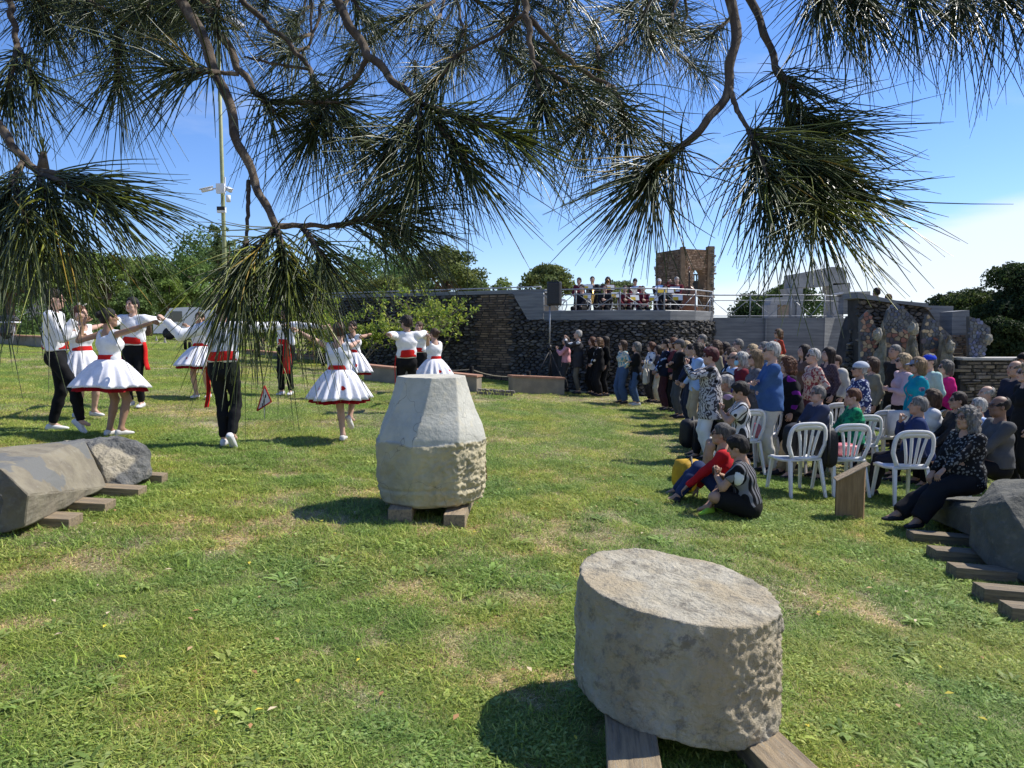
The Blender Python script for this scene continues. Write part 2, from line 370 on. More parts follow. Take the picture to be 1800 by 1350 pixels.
for gi, g in enumerate(near):
    x, y, idn, sc = g
    keep = ~((y > 24.5) & (x > -5.5)) & ~((y > 21) & (x > 1))
    x, y, idn, sc = x[keep], y[keep], idn[keep], sc[keep]
    z = gz(x) + bumpy(x, y) - .02
    me = bpy.data.meshes.new('grass'); me.vertices.add(len(x)); me.vertices.foreach_set('co', np.stack([x, y, z], -1).astype(np.float32).reshape(-1))
    for nm, arr in (('rz', RNG.random(len(x)) * 6.28), ('sc', sc)):
        a = me.attributes.new(nm, 'FLOAT', 'POINT'); a.data.foreach_set('value', arr.astype(np.float32))
    a = me.attributes.new('idn', 'INT', 'POINT'); a.data.foreach_set('value', idn.astype(np.int32))
    o = link('grass', me, tags=dict(kind='stuff', label=['short lawn of weeds, clover and straw closest to the camera', 'mown lawn around the pale stones and chairs', 'lawn under the circle of dancers', 'lawn running up to the dark walls', 'distant grass towards the parking'][gi]))
    ng = bpy.data.node_groups.new('grass_scatter', 'GeometryNodeTree'); ng.is_modifier = True
    ng.interface.new_socket('Geometry', in_out='INPUT', socket_type='NodeSocketGeometry'); ng.interface.new_socket('Geometry', in_out='OUTPUT', socket_type='NodeSocketGeometry')
    n = ng.nodes; l = ng.links; gi_ = n.new('NodeGroupInput'); go = n.new('NodeGroupOutput')
    iop = n.new('GeometryNodeInstanceOnPoints'); ci = n.new('GeometryNodeCollectionInfo'); ci.inputs[0].default_value = pc; ci.inputs[1].default_value = True; ci.inputs[2].default_value = True
    def attr(nm, ty):
        q = n.new('GeometryNodeInputNamedAttribute'); q.data_type = ty; q.inputs[0].default_value = nm; return q.outputs[0]
    cx = n.new('ShaderNodeCombineXYZ'); l.new(attr('rz', 'FLOAT'), cx.inputs[2])
    l.new(gi_.outputs[0], iop.inputs['Points']); l.new(ci.outputs[0], iop.inputs['Instance']); iop.inputs['Pick Instance'].default_value = True
    l.new(attr('idn', 'INT'), iop.inputs['Instance Index']); l.new(cx.outputs[0], iop.inputs['Rotation']); l.new(attr('sc', 'FLOAT'), iop.inputs['Scale'])
    l.new(iop.outputs[0], go.inputs[0])
    md = o.modifiers.new('scatter', 'NODES'); md.node_group = ng

# ------------------------------------------------------------------ masonry
def inpoly(poly, u, v):
    c = False; n = len(poly)
    for i in range(n):
        x0, y0 = poly[i]; x1, y1 = poly[(i + 1) % n]
        if (y0 > v) != (y1 > v) and u < (x1 - x0) * (v - y0) / (y1 - y0) + x0: c = not c
    return c
def masonry(polys, surf, cw, ch, palette, dep=.05, jit=.25, gap=.12, holes=(), bond=True, vary=.5, tri=0):
    """stones laid on surface surf(u, v, d); polys in (u, v)"""
    V = []; F = []; C = []
    for poly in polys:
        us = [p[0] for p in poly]; vs = [p[1] for p in poly]; v = min(vs); row = 0
        while v < max(vs):
            h = ch * random.uniform(1 - vary * .6, 1 + vary * .6); u = min(us) - random.random() * cw
            while u < max(us):
                w = cw * random.uniform(1 - vary, 1 + vary)
                cu, cv = u + w / 2, v + h / 2
                if inpoly(poly, cu, cv) and not any(inpoly(q, cu, cv) for q in holes):
                    g = gap * min(cw, ch) / 2; b = len(V); pr = dep * random.uniform(.4, 1.3)
                    J = lambda: random.uniform(-jit, jit) * min(w, h)
                    cs = [(u + g + J() * .5, v + g + J() * .5), (u + w - g + J() * .5, v + g + J() * .5), (u + w - g + J() * .5, v + h - g + J() * .5), (u + g + J() * .5, v + h - g + J() * .5)]
                    for (a, q) in cs: V.append(surf(a, q, -.01))
                    for (a, q) in cs: V.append(surf(cu + (a - cu) * .82, cv + (q - cv) * .82, pr * random.uniform(.7, 1.1)))
                    col = np.array(random.choice(palette)) * random.uniform(.75, 1.25); C += [col] * 8
                    F += [[b + 4, b + 5, b + 6, b + 7], [b, b + 1, b + 5, b + 4], [b + 1, b + 2, b + 6, b + 5], [b + 2, b + 3, b + 7, b + 6], [b + 3, b, b + 4, b + 7]]
                u += w
            v += h; row += 1
    return np.array(V), np.array(F), np.array(C)
def cells(polys, surf, cw, ch, palette, dep=.05, gap=.12, holes=(), jit=.42, bev=.8):
    """irregular interlocking stones (Voronoi) laid on surf(u, v, d)"""
    from mathutils.geometry import delaunay_2d_cdt
    V = []; F = []; C = []
    for poly in polys:
        us = [p[0] for p in poly]; vs = [p[1] for p in poly]; pts = []; nv = int((max(vs) - min(vs)) / ch) + 3; nu = int((max(us) - min(us)) / cw) + 3
        for j in range(nv):
            for i in range(nu): pts.append(Vector(((i - 1 + .5 * (j % 2) + random.uniform(-jit, jit)), (j - 1 + random.uniform(-jit, jit)))))
        vv, _, ff, _, _, _ = delaunay_2d_cdt(pts, [], [], 0, 1e-5); cc = []; adj = {}
        for fi, f in enumerate(ff):
            a, b, c = [vv[i] for i in f]; d = 2 * (a.x * (b.y - c.y) + b.x * (c.y - a.y) + c.x * (a.y - b.y)) or 1e-9
            A, B, G_ = a.length_squared, b.length_squared, c.length_squared
            cc.append(((A * (b.y - c.y) + B * (c.y - a.y) + G_ * (a.y - b.y)) / d, (A * (c.x - b.x) + B * (a.x - c.x) + G_ * (b.x - a.x)) / d))
            for i in f: adj.setdefault(i, []).append(fi)
        for i, fl in adj.items():
            c = vv[i]; q = [cc[k] for k in fl]
            if len(q) < 4 or any(abs(x - c.x) > 2 or abs(y - c.y) > 2 for x, y in q): continue
            q.sort(key=lambda t: math.atan2(t[1] - c.y, t[0] - c.x)); mx_ = sum(t[0] for t in q) / len(q); my = sum(t[1] for t in q) / len(q)
            cu, cv = min(us) + mx_ * cw, min(vs) + my * ch
            if not inpoly(poly, cu, cv) or any(inpoly(h, cu, cv) for h in holes): continue
            n = len(q); b = len(V); pr = dep * random.uniform(.4, 1.3); s1 = 1 - gap
            for (x, y) in q: V.append(surf(min(us) + (mx_ + (x - mx_) * s1) * cw, min(vs) + (my + (y - my) * s1) * ch, -.01))
            for (x, y) in q: V.append(surf(min(us) + (mx_ + (x - mx_) * s1 * bev) * cw, min(vs) + (my + (y - my) * s1 * bev) * ch, pr * random.uniform(.8, 1.1)))
            C += [np.array(random.choice(palette)) * random.uniform(.75, 1.25)] * (2 * n)
            F.append([b + n + k for k in range(n)]); F += [[b + k, b + (k + 1) % n, b + n + (k + 1) % n, b + n + k] for k in range(n)]
    return np.array(V), F, np.array(C)
def plane_surf(O, A, up=(0, 0, 1)):
    O = np.array(O, float); A = np.array(A, float); L_ = np.linalg.norm((A - O)[:2]); d = (A - O) / L_; up = np.array(up, float)
    n = np.cross(d, up); n /= np.linalg.norm(n)
    if n[1] > 0 and abs(n[1]) > .2: n = -n
    return (lambda u, v, w: O + d * u + up * v + n * w), L_, n
BASALT = [(.07, .068, .066), (.11, .105, .10), (.045, .045, .046), (.15, .14, .125), (.085, .078, .068)]
BRICKC = [(.20, .15, .105), (.16, .12, .085), (.24, .18, .12), (.13, .10, .075)]

def wall_body(name, path, z0, z1, thick, mt, parent, normal_back=True, **t):
    """vertical wall along plan path, thickness away from the camera"""
    path = np.array(path, float); T = np.gradient(path, axis=0); T /= np.linalg.norm(T, axis=1)[:, None]
    Nn = np.stack([-T[:, 1], T[:, 0]], 1)
    if Nn[:, 1].mean() < 0: Nn = -Nn
    z0 = np.broadcast_to(z0, len(path)); z1 = np.broadcast_to(z1, len(path))
    Rr = np.array([[(p[0], p[1], a), (p[0], p[1], b), (p[0] + n[0] * thick, p[1] + n[1] * thick, b), (p[0] + n[0] * thick, p[1] + n[1] * thick, a)] for p, n, a, b in zip(path, Nn, z0, z1)])
    return mk(name, rings(Rr), mt, parent, smooth=False, **t)

# long dark wall on the left of the platform
TOPZ = 2.92
wa = np.array([XY(540, 28.2), 28.2]); wb = np.array([XY(957, 23.2), 23.2])
lw = empty('ruined_wall', (0, 0, 0), 0, 'long dark basalt wall with a brown brick strip behind the leafy shrubs', 'wall')
wall_body('wall_core', [wa, (wa + wb) / 2, wb], -.6, TOPZ - .12, 1.0, M_mortar, lw)
wall_body('concrete_coping', [wa + (-.05, -.06), (wa + wb) / 2 + (-.02, -.06), wb + (0, -.06)], TOPZ - .12, TOPZ, 1.1, M_conc, lw)
sf, Lw, nw = plane_surf((wa[0], wa[1], 0), (wb[0], wb[1], 0))
def upx(px):  # wall coordinate at image column px
    d = ray(px, 577); A = np.array([[wb[0] - wa[0], -d.x], [wb[1] - wa[1], -d.y]]); t = np.linalg.solve(A, -wa)[0]; return t * Lw
b0, b1, c0 = upx(838), upx(898), upx(903)
tri_ = [(c0, TOPZ - .12), (upx(957), TOPZ - .12), (upx(957), 1.98), (upx(930), 1.95)]
mk('rubble_stone', cells([[(0, -.5), (b0, -.5), (b0, TOPZ - .13), (0, TOPZ - .13)], [(b1, -.5), (Lw, -.5), (Lw, TOPZ - .13), (b1, TOPZ - .13)]], sf, .23, .095, BASALT, .10, .14, holes=[tri_]), M_rubble, lw, smooth=False, kind='stuff')
mk('brick', masonry([[(b0, -.5), (b1, -.5), (b1, TOPZ - .13), (b0, TOPZ - .13)]], sf, .30, .075, BRICKC, .04, .08, .25, vary=.25), M_brick, lw, smooth=False, kind='stuff')
mk('brick_band', masonry([[(upx(575), .4), (upx(600), .4), (upx(600), TOPZ - .2), (upx(575), TOPZ - .2)]], sf, .30, .075, BRICKC, .10, .08, .25, vary=.25), M_brick, lw, smooth=False, kind='stuff')
mk('concrete_panel', prism([sf(u, v, .08) for u, v in tri_], -np.array(nw) * .12), M_conc, lw, smooth=False)

# curved bastion that carries the band
bp = np.array([(.98, 23.1), (1.5, 22.4), (2.4, 21.8), (3.6, 21.6), (4.7, 21.9), (5.6, 22.6), (6.4, 23.7)])
bt = np.linspace(0, 1, 25); sgl = np.concatenate([[0], np.cumsum(np.linalg.norm(np.diff(bp, axis=0), axis=1))]); LB = sgl[-1]
def bpt(u): return np.array([np.interp(u, sgl, bp[:, 0]), np.interp(u, sgl, bp[:, 1])])
bpath = np.array([bpt(t * LB) for t in bt])
bs = empty('bastion', (0, 0, 0), 0, 'curved black rubble bastion with a grey concrete band carrying the musicians', 'wall')
wall_body('bastion_core', bpath, -.9, 1.94, .7, M_mortar, bs)
wall_body('concrete_band', bpath + np.array([0, -.09]), 1.94, 2.22, .35, M_conc, bs)
def bsurf(u, v, d):
    p = bpt(u); q = bpt(min(u + .1, LB)) - bpt(max(u - .1, 0)); q /= np.linalg.norm(q); n = np.array([q[1], -q[0]])
    return np.array([p[0] + n[0] * d, p[1] + n[1] * d, v])
mk('rubble_stone', cells([[(0, -.8), (LB, -.8), (LB, 1.93), (0, 1.93)]], bsurf, .20, .085, BASALT, .12, .14, holes=[[(.35, -.8), (.9, -.8), (.9, .95), (.62, 1.15), (.35, .95)]]), M_rubble, bs, smooth=False, kind='stuff')
mk('doorway_shade_block', box((1.22, 22.55, -.7), (1.75, 22.95, .95)), M_black, bs, smooth=False)  # solid black box, its colour stands in for the shade inside a doorway
FLOORZ = 1.86
tm = prism([(.5, 23.9, FLOORZ - .3), (1.5, 22.6, FLOORZ - .3), (3.6, 22.0, FLOORZ - .3), (5.4, 22.8, FLOORZ - .3), (6.6, 24.2, FLOORZ - .3), (12, 24.6, FLOORZ - .3), (16, 42, FLOORZ - .3), (0, 42, FLOORZ - .3)], (0, 0, .3))
mk('terrace', tm, M_concs, smooth=False, kind='structure')
# retaining wall
rw = empty('retaining_wall', (0, 0, 0), 0, 'grey board-marked concrete retaining wall behind the standing crowd', 'wall')
wall_body('concrete_wall', [(6.42, 23.6), (8.2, 23.5), (9.85, 23.4)], -1.2, 2.04, .5, M_conc, rw)
wall_body('concrete_return', [(9.86, 23.38), (10.8, 24.2), (11.9, 25.3)], -1.2, 2.03, .5, M_conc, rw)
mk('pilaster', box((8.0, 23.42, -1.2), (8.06, 23.5, 2.02)), M_conc, rw, smooth=False)

# railings
def railing(path, z0, hs, label, pitch, brace=False):
    e = empty('railing', (path[0][0], path[0][1], z0), 0, label, 'railing')
    path = np.array(path, float); s = np.concatenate([[0], np.cumsum(np.linalg.norm(np.diff(path, axis=0), axis=1))]); o = np.array([path[0][0], path[0][1], 0])
    pt = lambda u, z: np.array([np.interp(u, s, path[:, 0]), np.interp(u, s, path[:, 1]), z]) - o
    for hh in hs: mk('rail', tube([pt(u, hh) for u in np.linspace(0, s[-1], 24)], .022 if hh == max(hs) else .014, 6), M_iron, e)
    n = int(s[-1] / pitch)
    for i in range(n + 1):
        u = s[-1] * i / n; mk('post', tube([pt(u, 0), pt(u, max(hs))], .02, 6), M_iron, e)
        if brace and i < n:
            u2 = s[-1] * (i + 1) / n; um = (u + u2) / 2
            mk('brace', tube([pt(u, max(hs) - .1), pt(um, .1)], .011, 5), M_iron, e); mk('brace', tube([pt(um, .1), pt(u2, max(hs) - .1)], .011, 5), M_iron, e)
    return e
railing(bpath + (0, .05), 2.2, [.02, .2, .5, .66], 'thin grey handrail along the curved edge in front of the musicians', 1.3, True)
railing([(6.3, 23.65), (8, 23.7), (9.7, 23.6), (12.0, 25.6)], 2.03, [.06, .55, .72], 'grey trussed handrail above the concrete wall right of the tower', 1.15, True)
railing([wa + (0, .5), wb + (-.1, .5)], TOPZ, [.1], 'low grey rail on top of the long dark wall', 3.0)

# brick tower with pointed window
def tower():
    e = empty('brick_tower', (0, 0, 0), 0, 'ruined brown brick tower with a pointed arch window behind the band', 'tower')
    Y0 = 31.0; x0, xm, x1 = XY(1150, Y0 + .8), XY(1197, Y0), XY(1247, Y0 + .6)
    z0, zt = FLOORZ, P(1197, 437, Y0).z
    fa, La, na = plane_surf((x0, Y0 + .8, 0), (xm, Y0, 0)); fb, Lb_, nb = plane_surf((xm, Y0, 0), (x1, Y0 + .6, 0))
    wz0, wz1 = P(1217, 509, Y0).z, P(1217, 471, Y0).z; cw_ = Lb_ * .42; c = Lb_ * .56
    lz0, lz1 = P(1217, 538, Y0).z, P(1217, 520, Y0).z
    def arch(cx, w, za, zb, n=7):
        k = (zb - za) * .42; L1 = [(cx - w / 2, za), (cx + w / 2, za)]
        for i in range(n): a = i / (n - 1) * PI / 2; L1.append((cx + w / 2 * (1 - (1 - math.cos(a))), zb - k + k * math.sin(a) ** .8))
        for i in range(n - 2, -1, -1): a = i / (n - 1) * PI / 2; L1.append((cx - w / 2 * math.cos(a), zb - k + k * math.sin(a) ** .8))
        return L1
    A = arch(c, cw_, wz0, wz1); Lo = [(c - cw_ * .5, lz0), (c + cw_ * .45, lz0), (c + cw_ * .45, lz1), (c - cw_ * .5, lz1)]
    # body of face b built as cells around the two openings
    T = .45
    def cell(poly): return prism([fb(u, v, 0) for u, v in poly], -np.array(nb) * T)
    parts = [cell([(0, z0), (c - cw_ / 2, z0), (c - cw_ / 2, zt), (0, zt)]), cell([(c + cw_ / 2, z0), (Lb_, z0), (Lb_, zt), (c + cw_ / 2, zt)]),
             cell([(c - cw_ / 2, z0), (c + cw_ / 2, z0), (c + cw_ / 2, lz0), (c - cw_ / 2, lz0)]), cell([(c - cw_ / 2, lz1), (c + cw_ / 2, lz1), (c + cw_ / 2, wz0), (c - cw_ / 2, wz0)])]
    up = [p for p in A if p[1] > wz0 + .01]
    half = [p for p in up if p[0] >= c - 1e-6]; half2 = [p for p in up if p[0] <= c + 1e-6]
    for h_, sx in ((half, 1), (half2, -1)):
        h_ = sorted(h_, key=lambda p: (p[1], -abs(p[0] - c)))
        for p, q in zip(h_[:-1], h_[1:]):
            ex = c + sx * cw_ / 2
            if abs(ex - q[0]) > .01: parts.append(cell([(p[0], p[1]), (ex, p[1]), (ex, q[1]), (q[0], q[1])] if sx > 0 else [(ex, p[1]), (p[0], p[1]), (q[0], q[1]), (ex, q[1])]))
    parts.append(cell([(c - cw_ / 2, wz1), (c + cw_ / 2, wz1), (c + cw_ / 2, zt), (c - cw_ / 2, zt)]))
    mk('arched_wall', join(parts), M_brick, e, smooth=False, col=np.array((.30, .20, .12)) * .8)
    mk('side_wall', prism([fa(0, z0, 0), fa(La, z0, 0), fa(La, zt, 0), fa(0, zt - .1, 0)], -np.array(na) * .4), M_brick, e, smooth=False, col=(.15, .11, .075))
    mk('corner_pier', box((xm - .09, Y0 - .1, z0), (xm + .09, Y0 + .2, zt + .07)), M_brick, e, smooth=False, col=(.24, .165, .10))
    mk('corner_pier', box((x1 - .22, Y0 + .35, z0), (x1 + .05, Y0 + .75, zt + .14)), M_brick, e, smooth=False, col=(.25, .175, .105))
    TB = [(.48, .31, .19), (.40, .26, .155), (.54, .37, .24), (.33, .21, .13)]
    cap_ = [(c - cw_ / 2, wz0), (c + cw_ / 2, wz0), (c + cw_ / 2, wz1), (c - cw_ / 2, wz1)]
    mk('brick', masonry([[(0.05, z0), (Lb_ - .2, z0), (Lb_ - .2, zt), (.05, zt)]], fb, .2, .07, TB, .03, .1, .2, holes=[A, Lo], vary=.2), M_brick, e, smooth=False, kind='stuff')
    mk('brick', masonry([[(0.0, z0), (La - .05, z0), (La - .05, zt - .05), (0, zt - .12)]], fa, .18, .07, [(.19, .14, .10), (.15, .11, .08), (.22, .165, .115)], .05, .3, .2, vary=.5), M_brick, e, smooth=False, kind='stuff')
    mk('quoin', masonry([[(Lb_ - .20, z0), (Lb_ - .04, z0), (Lb_ - .04, zt + .1), (Lb_ - .20, zt + .1)]], lambda u, v, d: fb(u, v, d + .22), .16, .10, [(.2, .17, .13), (.28, .22, .16)], .08, .4, .2), M_brick, e, smooth=False, kind='stuff')
    # little iron lantern in the window
    g = P(1222, 500, Y0 + 3)
    mk('lantern', join([xf(box((-.13, -.1, -.5), (.13, .1, .1)), g), xf(box((-.2, -.14, .1), (.2, .14, .16)), g), xf(box((-.08, -.08, .16), (-.05, .08, .42)), g), xf(box((.05, -.08, .16), (.08, .08, .42)), g), xf(box((-.11, -.09, .42), (.11, .09, .47)), g), xf(box((-.03, -.03, -2.2), (.03, .03, -.5)), g)]), M_black, smooth=False, label='dark iron lantern seen through the pointed window of the tower', category='lantern')
tower()

# grey stone portal
def block(e, name, px0, py0, px1, py1, Y, d, m=None, slant=0):
    a, b = P(px0, py1, Y), P(px1, py0, Y); V, F = box((a.x, Y, a.z), (b.x, Y + d, b.z), .02)
    V = np.array(V); V[:, 0] += slant * (V[:, 2] - a.z)
    return mk(name, (V, F), m or M_concs, e, smooth=False)
M_gst = mat('pale_grey_stone', (.34, .33, .31), (.25, .245, .235), 2, .9, .6, 14, bdist=.03)
e = empty('stone_portal', (0, 0, 0), 0, 'big grey stone portal of stacked blocks with a sloping lintel', 'stone structure')
l0, l1, l2, l3, l4 = P(1394, 482, 27), P(1412, 479, 27), P(1462, 469, 27), P(1482, 470, 27), P(1488, 478, 27)
m0, m1, m2 = P(1488, 499, 27), P(1440, 504, 27), P(1394, 506, 27)
mk('lintel', prism([m2, m1, m0, l4, l3, l2, l1, l0], (0, .9, 0)), M_gst, e, smooth=False)
block(e, 'capital', 1463, 497, 1495, 514, 27.0, .9, M_gst); block(e, 'pillar', 1463, 514.2, 1484, 560, 27, .8, M_gst)
q = [P(1384, 507, 27), P(1412, 506.3, 27), P(1411, 517, 27), P(1388, 517, 27)]; mk('capital', prism(q[::-1], (0, .8, 0)), M_gst, e, smooth=False)
block(e, 'pillar', 1387, 517, 1400, 560, 27.1, .7, M_gst); block(e, 'pillar', 1400, 517, 1414, 560, 27, .7, M_gst)
e = empty('stone_arch', (0, 0, 0), 0, 'low grey stone arch standing left of the taller portal', 'stone structure')
mk('lintel', prism([P(1354, 535, 26.6), P(1386, 536, 26.6), P(1386, 522, 26.6), P(1357, 523, 26.6)], (0, .7, 0)), M_gst, e, smooth=False)
block(e, 'pillar', 1349, 535.3, 1367, 560, 26.6, .6, M_gst)
mk('brick_infill', box((P(1367, 560, 26.8).x, 26.8, P(1367, 560, 26.8).z), (P(1386, 560, 26.8).x, 27.2, P(1367, 536, 26.8).z)), M_brick, e, smooth=False, col=(.33, .26, .19))
# upper terrace wall right of the portal
e = empty('upper_wall', (0, 0, 0), 0, 'dark grey concrete parapet joining the portal to the mosaic wall', 'wall')
block(e, 'panel', 1482, 517, 1507, 552, 24.3, .4, M_conc); block(e, 'end_post', 1507.5, 513, 1511, 560, 24.1, .4, M_concs)
mk('coping', prism([P(1480, 517, 24.1), P(1530, 520, 24.1), P(1530, 512, 24.1), P(1484, 513, 24.1)], (0, .8, 0)), M_concs, e, smooth=False)

# mosaic buttresses
def pxpoly(pts, Y):
    w = [P(a, b, Y) for a, b in pts]; return [(p.x, p.z) for p in w]
def mosaic(polys, name='tile_piece', label=None, Y=17.0, cw=.085, pal=None, e=None, back=M_mortarl, slabd=.12):
    s = lambda u, v, d: np.array([u, Y - d, v])
    for poly, pl in polys:
        pp = pxpoly(poly, Y); mk('mortar_bed', prism([(a, Y, b) for a, b in pp], (0, slabd, 0)), back, e, smooth=False)
        mk(name, cells([pp], s, cw * 1.0, cw * .9, pl, .022, .13, bev=.96), M_tile, e, smooth=False, kind='stuff')
BLUEP = [(.07, .08, .10), (.05, .06, .08), (.10, .12, .14), (.06, .08, .14), (.12, .12, .11)]
WARMP = [(.42, .29, .17), (.36, .20, .12), (.24, .09, .06), (.46, .34, .20), (.10, .08, .10), (.30, .14, .09)]
MIXP = BLUEP[:3] + WARMP
e = empty('mosaic_wall', (0, 0, 0), 0, 'leaning wall of broken tile mosaic, blue above and ochre below, behind the spectators', 'wall')
mosaic([([(1513, 560), (1527, 545), (1541, 578), (1543, 620), (1543, 770), (1513, 770)], WARMP + BLUEP[:2])], Y=17.2, e=e, cw=.10)
mosaic([([(1552, 577), (1562, 545), (1575, 532), (1596, 548), (1612, 566), (1614, 582), (1556, 582)], BLUEP)], Y=17.0, e=e)
mosaic([([(1551, 582.4), (1614, 582.4), (1606, 610), (1596, 640), (1594, 770), (1551, 770)], WARMP + BLUEP[:1])], Y=17.0, e=e, cw=.12)
mosaic([([(1623, 580), (1631, 552), (1650, 570), (1672, 590), (1678, 612), (1623, 612)], BLUEP + MIXP[5:7])], Y=16.8, e=e)
mosaic([([(1622, 582), (1623, 582), (1623, 612.3), (1678, 612.3), (1650, 640), (1640, 770), (1622, 770)], WARMP)], Y=16.8, e=e, cw=.13)
mosaic([([(1704, 556), (1722, 563), (1741, 575), (1742, 598), (1733, 610), (1728, 650), (1718, 770), (1706, 770)], BLUEP + [(.12, .14, .24)])], Y=16.6, e=e)
bk = pxpoly([(1510, 524), (1600, 534), (1632, 540), (1650, 770), (1510, 770)], 17.6)
mk('wall_core', prism([(a, 17.6, b) for a, b in bk], (0, .6, 0)), M_mortar, e, smooth=False)
mk('rubble_stone', cells([bk], lambda u, v, d: np.array([u, 17.6 - d, v]), .17, .09, [(.13, .11, .09), (.08, .07, .06), (.20, .16, .12)], .10), M_rubble, e, smooth=False, kind='stuff')
mk('coping', prism([(a, 17.4, b) for a, b in pxpoly([(1508, 524), (1590, 535), (1632, 540), (1632, 533), (1575, 528), (1508, 514)], 17.4)], (0, .8, 0)), M_conc, e, smooth=False)
mk('concrete_panel', prism([(a, 17.9, b) for a, b in pxpoly([(1628, 537), (1676, 538), (1674, 590), (1668, 600)], 17.9)][::-1], (0, .3, 0)), M_conc, e, smooth=False)
pr_ = pxpoly([(1674, 548), (1704, 545), (1706, 770), (1670, 770)], 17.0)
mk('pier', prism([(a, 17.0, b) for a, b in pr_], (0, .5, 0)), M_conc, e, smooth=False)
mk('brick', masonry([pxpoly([(1672, 590), (1706, 590), (1712, 770), (1668, 770)], 17.0)], lambda u, v, d: np.array([u, 17.0 - d, v]), .24, .05, [(.22, .17, .12), (.17, .13, .10), (.28, .22, .16)], .06, .15, .2), M_brick, e, smooth=False, kind='stuff')
def boulder(name, c, r, m, parent=None, seed=0, amp=.22, n=16, **t):
    V, F = ellipsoid((0, 0, 0), (1, 1, 1), n, n // 2 + 2); V = np.array(V)
    for i, v in enumerate(V):
        k = 1 + amp * mnoise.noise(Vector(v) * 1.7 + Vector((seed, 0, 0))) + amp * .5 * mnoise.noise(Vector(v) * 4 + Vector((0, seed, 0))); V[i] = v * k
    return mk(name, (V * np.array(r) + np.array(c), F), m, parent, smooth=False, **t)
M_rock = mat('lichened_rock', (.30, .27, .21), (.14, .12, .08), 5, .95, .9, 18, c3=(.2, .18, .08), bdist=.04)
for i, (px, y0, y1, w, lb) in enumerate([(1549, 590, 775, 11, 'rough lichened stone pillar at the left of the mosaic wall'), (1603, 605, 775, 26, 'rough cave-like stone pillar between two mosaic panels'), (1660, 606, 775, 24, 'rough stone pillar under the right mosaic panel')]):
    a, b = P(px, y0, 16.6), P(px, y1, 16.6); h = a.z - b.z
    boulder('stone_pillar', (a.x, 16.6, b.z + h / 2), (w / 1300 * 16.6 * .55, .3, h * .54), M_rock, None, i * 3.1, .42, 30, label=lb, category='stone pillar')
for i, (px, py, w, lb) in enumerate([(1547, 588, 15, 'pale rounded boulder on the leftmost stone pillar'), (1610, 578, 16, 'pale rounded boulder between the mosaic panels'), (1675, 610, 14, 'pale boulder sticking out below the right mosaic slope'), (1743, 596, 12, 'ochre boulder at the edge of the last mosaic panel')]):
    a = P(px, py, 16.3); r = w / 1300 * 16.3 * .6
    boulder('pale_boulder', (a.x, 16.4, a.z), (r * .8, r, r * 1.25), mat('pale_knob', (.30, .28, .23), (.20, .18, .13), 8, .9, .5), None, i * 1.7, .4, 16, label=lb, category='stone')
# rubble pier left of the mosaic and brick steps
e = empty('rubble_pier', (0, 0, 0), 0, 'slanted dark rubble pier between the concrete wall and the mosaic', 'wall')
rp = pxpoly([(1462, 770), (1484, 640), (1497, 580), (1506, 555), (1515, 555), (1515, 770)], 18)
mk('pier_core', prism([(a, 18, b) for a, b in rp], (0, .6, 0)), M_mortar, e, smooth=False)
mk('rubble_stone', cells([rp], lambda u, v, d: np.array([u, 18 - d, v]), .16, .10, [(.16, .14, .11), (.09, .08, .07), (.22, .19, .15)], .1), M_rubble, e, smooth=False, kind='stuff')
e = empty('brick_steps', (0, 0, 0), 0, 'narrow brown brick steps beside the slanted rubble pier', 'steps')
for i in range(8):
    a = P(1462 + i * 2.2, 700 - i * 10, 19 + i * .3); b = P(1500, 690 - i * 10, 19 + i * .3)
    mk('step', box((a.x, 19 + i * .3, -1.2), (b.x, 19.29 + i * .3, a.z + .14)), M_brick, e, smooth=False, col=(.30, .23, .16))
# low wall and ledge at far right
e = empty('low_stone_wall', (0, 0, 0), 0, 'low brown stone wall with a thin coping at the right edge', 'wall')
lp = pxpoly([(1688, 633), (1830, 633), (1830, 740), (1688, 740)], 16.2)
mk('wall_core', prism([(a, 16.2, b) for a, b in lp], (0, .5, 0)), M_mortar, e, smooth=False)
mk('stone_course', masonry([lp], lambda u, v, d: np.array([u, 16.2 - d, v]), .28, .07, [(.17, .14, .10), (.12, .10, .075), (.23, .19, .14)], .07, .2, .2), M_rubble, e, smooth=False, kind='stuff')
mk('coping', box((lp[0][0], 16.1, lp[0][1]), (lp[1][0], 16.8, lp[0][1] + .05)), M_concs, e, smooth=False)

# ------------------------------------------------------------------ planters, posts, rope
def planter(px0, px1, y0, y1, ytop, label):
    a, b = G(px0, y0), G(px1, y1); e = empty('planter_wall', (a.x, a.y, a.z), math.atan2(b.y - a.y, b.x - a.x), label, 'low wall')
    L_ = math.hypot(b.x - a.x, b.y - a.y); h = ytop; dz = b.z - a.z
    V, F = box((0, 0, -.3), (L_, .3, h)); V = np.array(V); V[:, 2] += dz * V[:, 0] / L_; mk('render', (V, F), M_planter, e, smooth=False)
    V, F = box((-.02, -.03, h), (L_ + .02, .33, h + .05)); V = np.array(V); V[:, 2] += dz * V[:, 0] / L_; mk('coping', (V, F), M_terra, e, smooth=False)
planter(640, 838, 668, 689, .38, 'low cement planter wall with terracotta coping under the right shrub')
planter(901, 992, 691, 694, .42, 'short cement planter wall behind the speaker stand')
planter(-30, 83, 603, 611, .35, 'low brown planter wall at the far left')
planter(430, 566, 622, 634, .12, 'thin stone kerb in front of the left shrub')
def cyl_post(px, py, h, r, label, cat='post', m=M_timberz, grp=None):
    g = G(px, py); V, F = tube([(0, 0, -.1), (0, 0, h - .01), (0, 0, h)], [r, r, r * .85], 10)
    return mk('wooden_post', (V, F), m, None, (g.x, g.y, g.z), label=label, category=cat, group=grp), g
posts = []
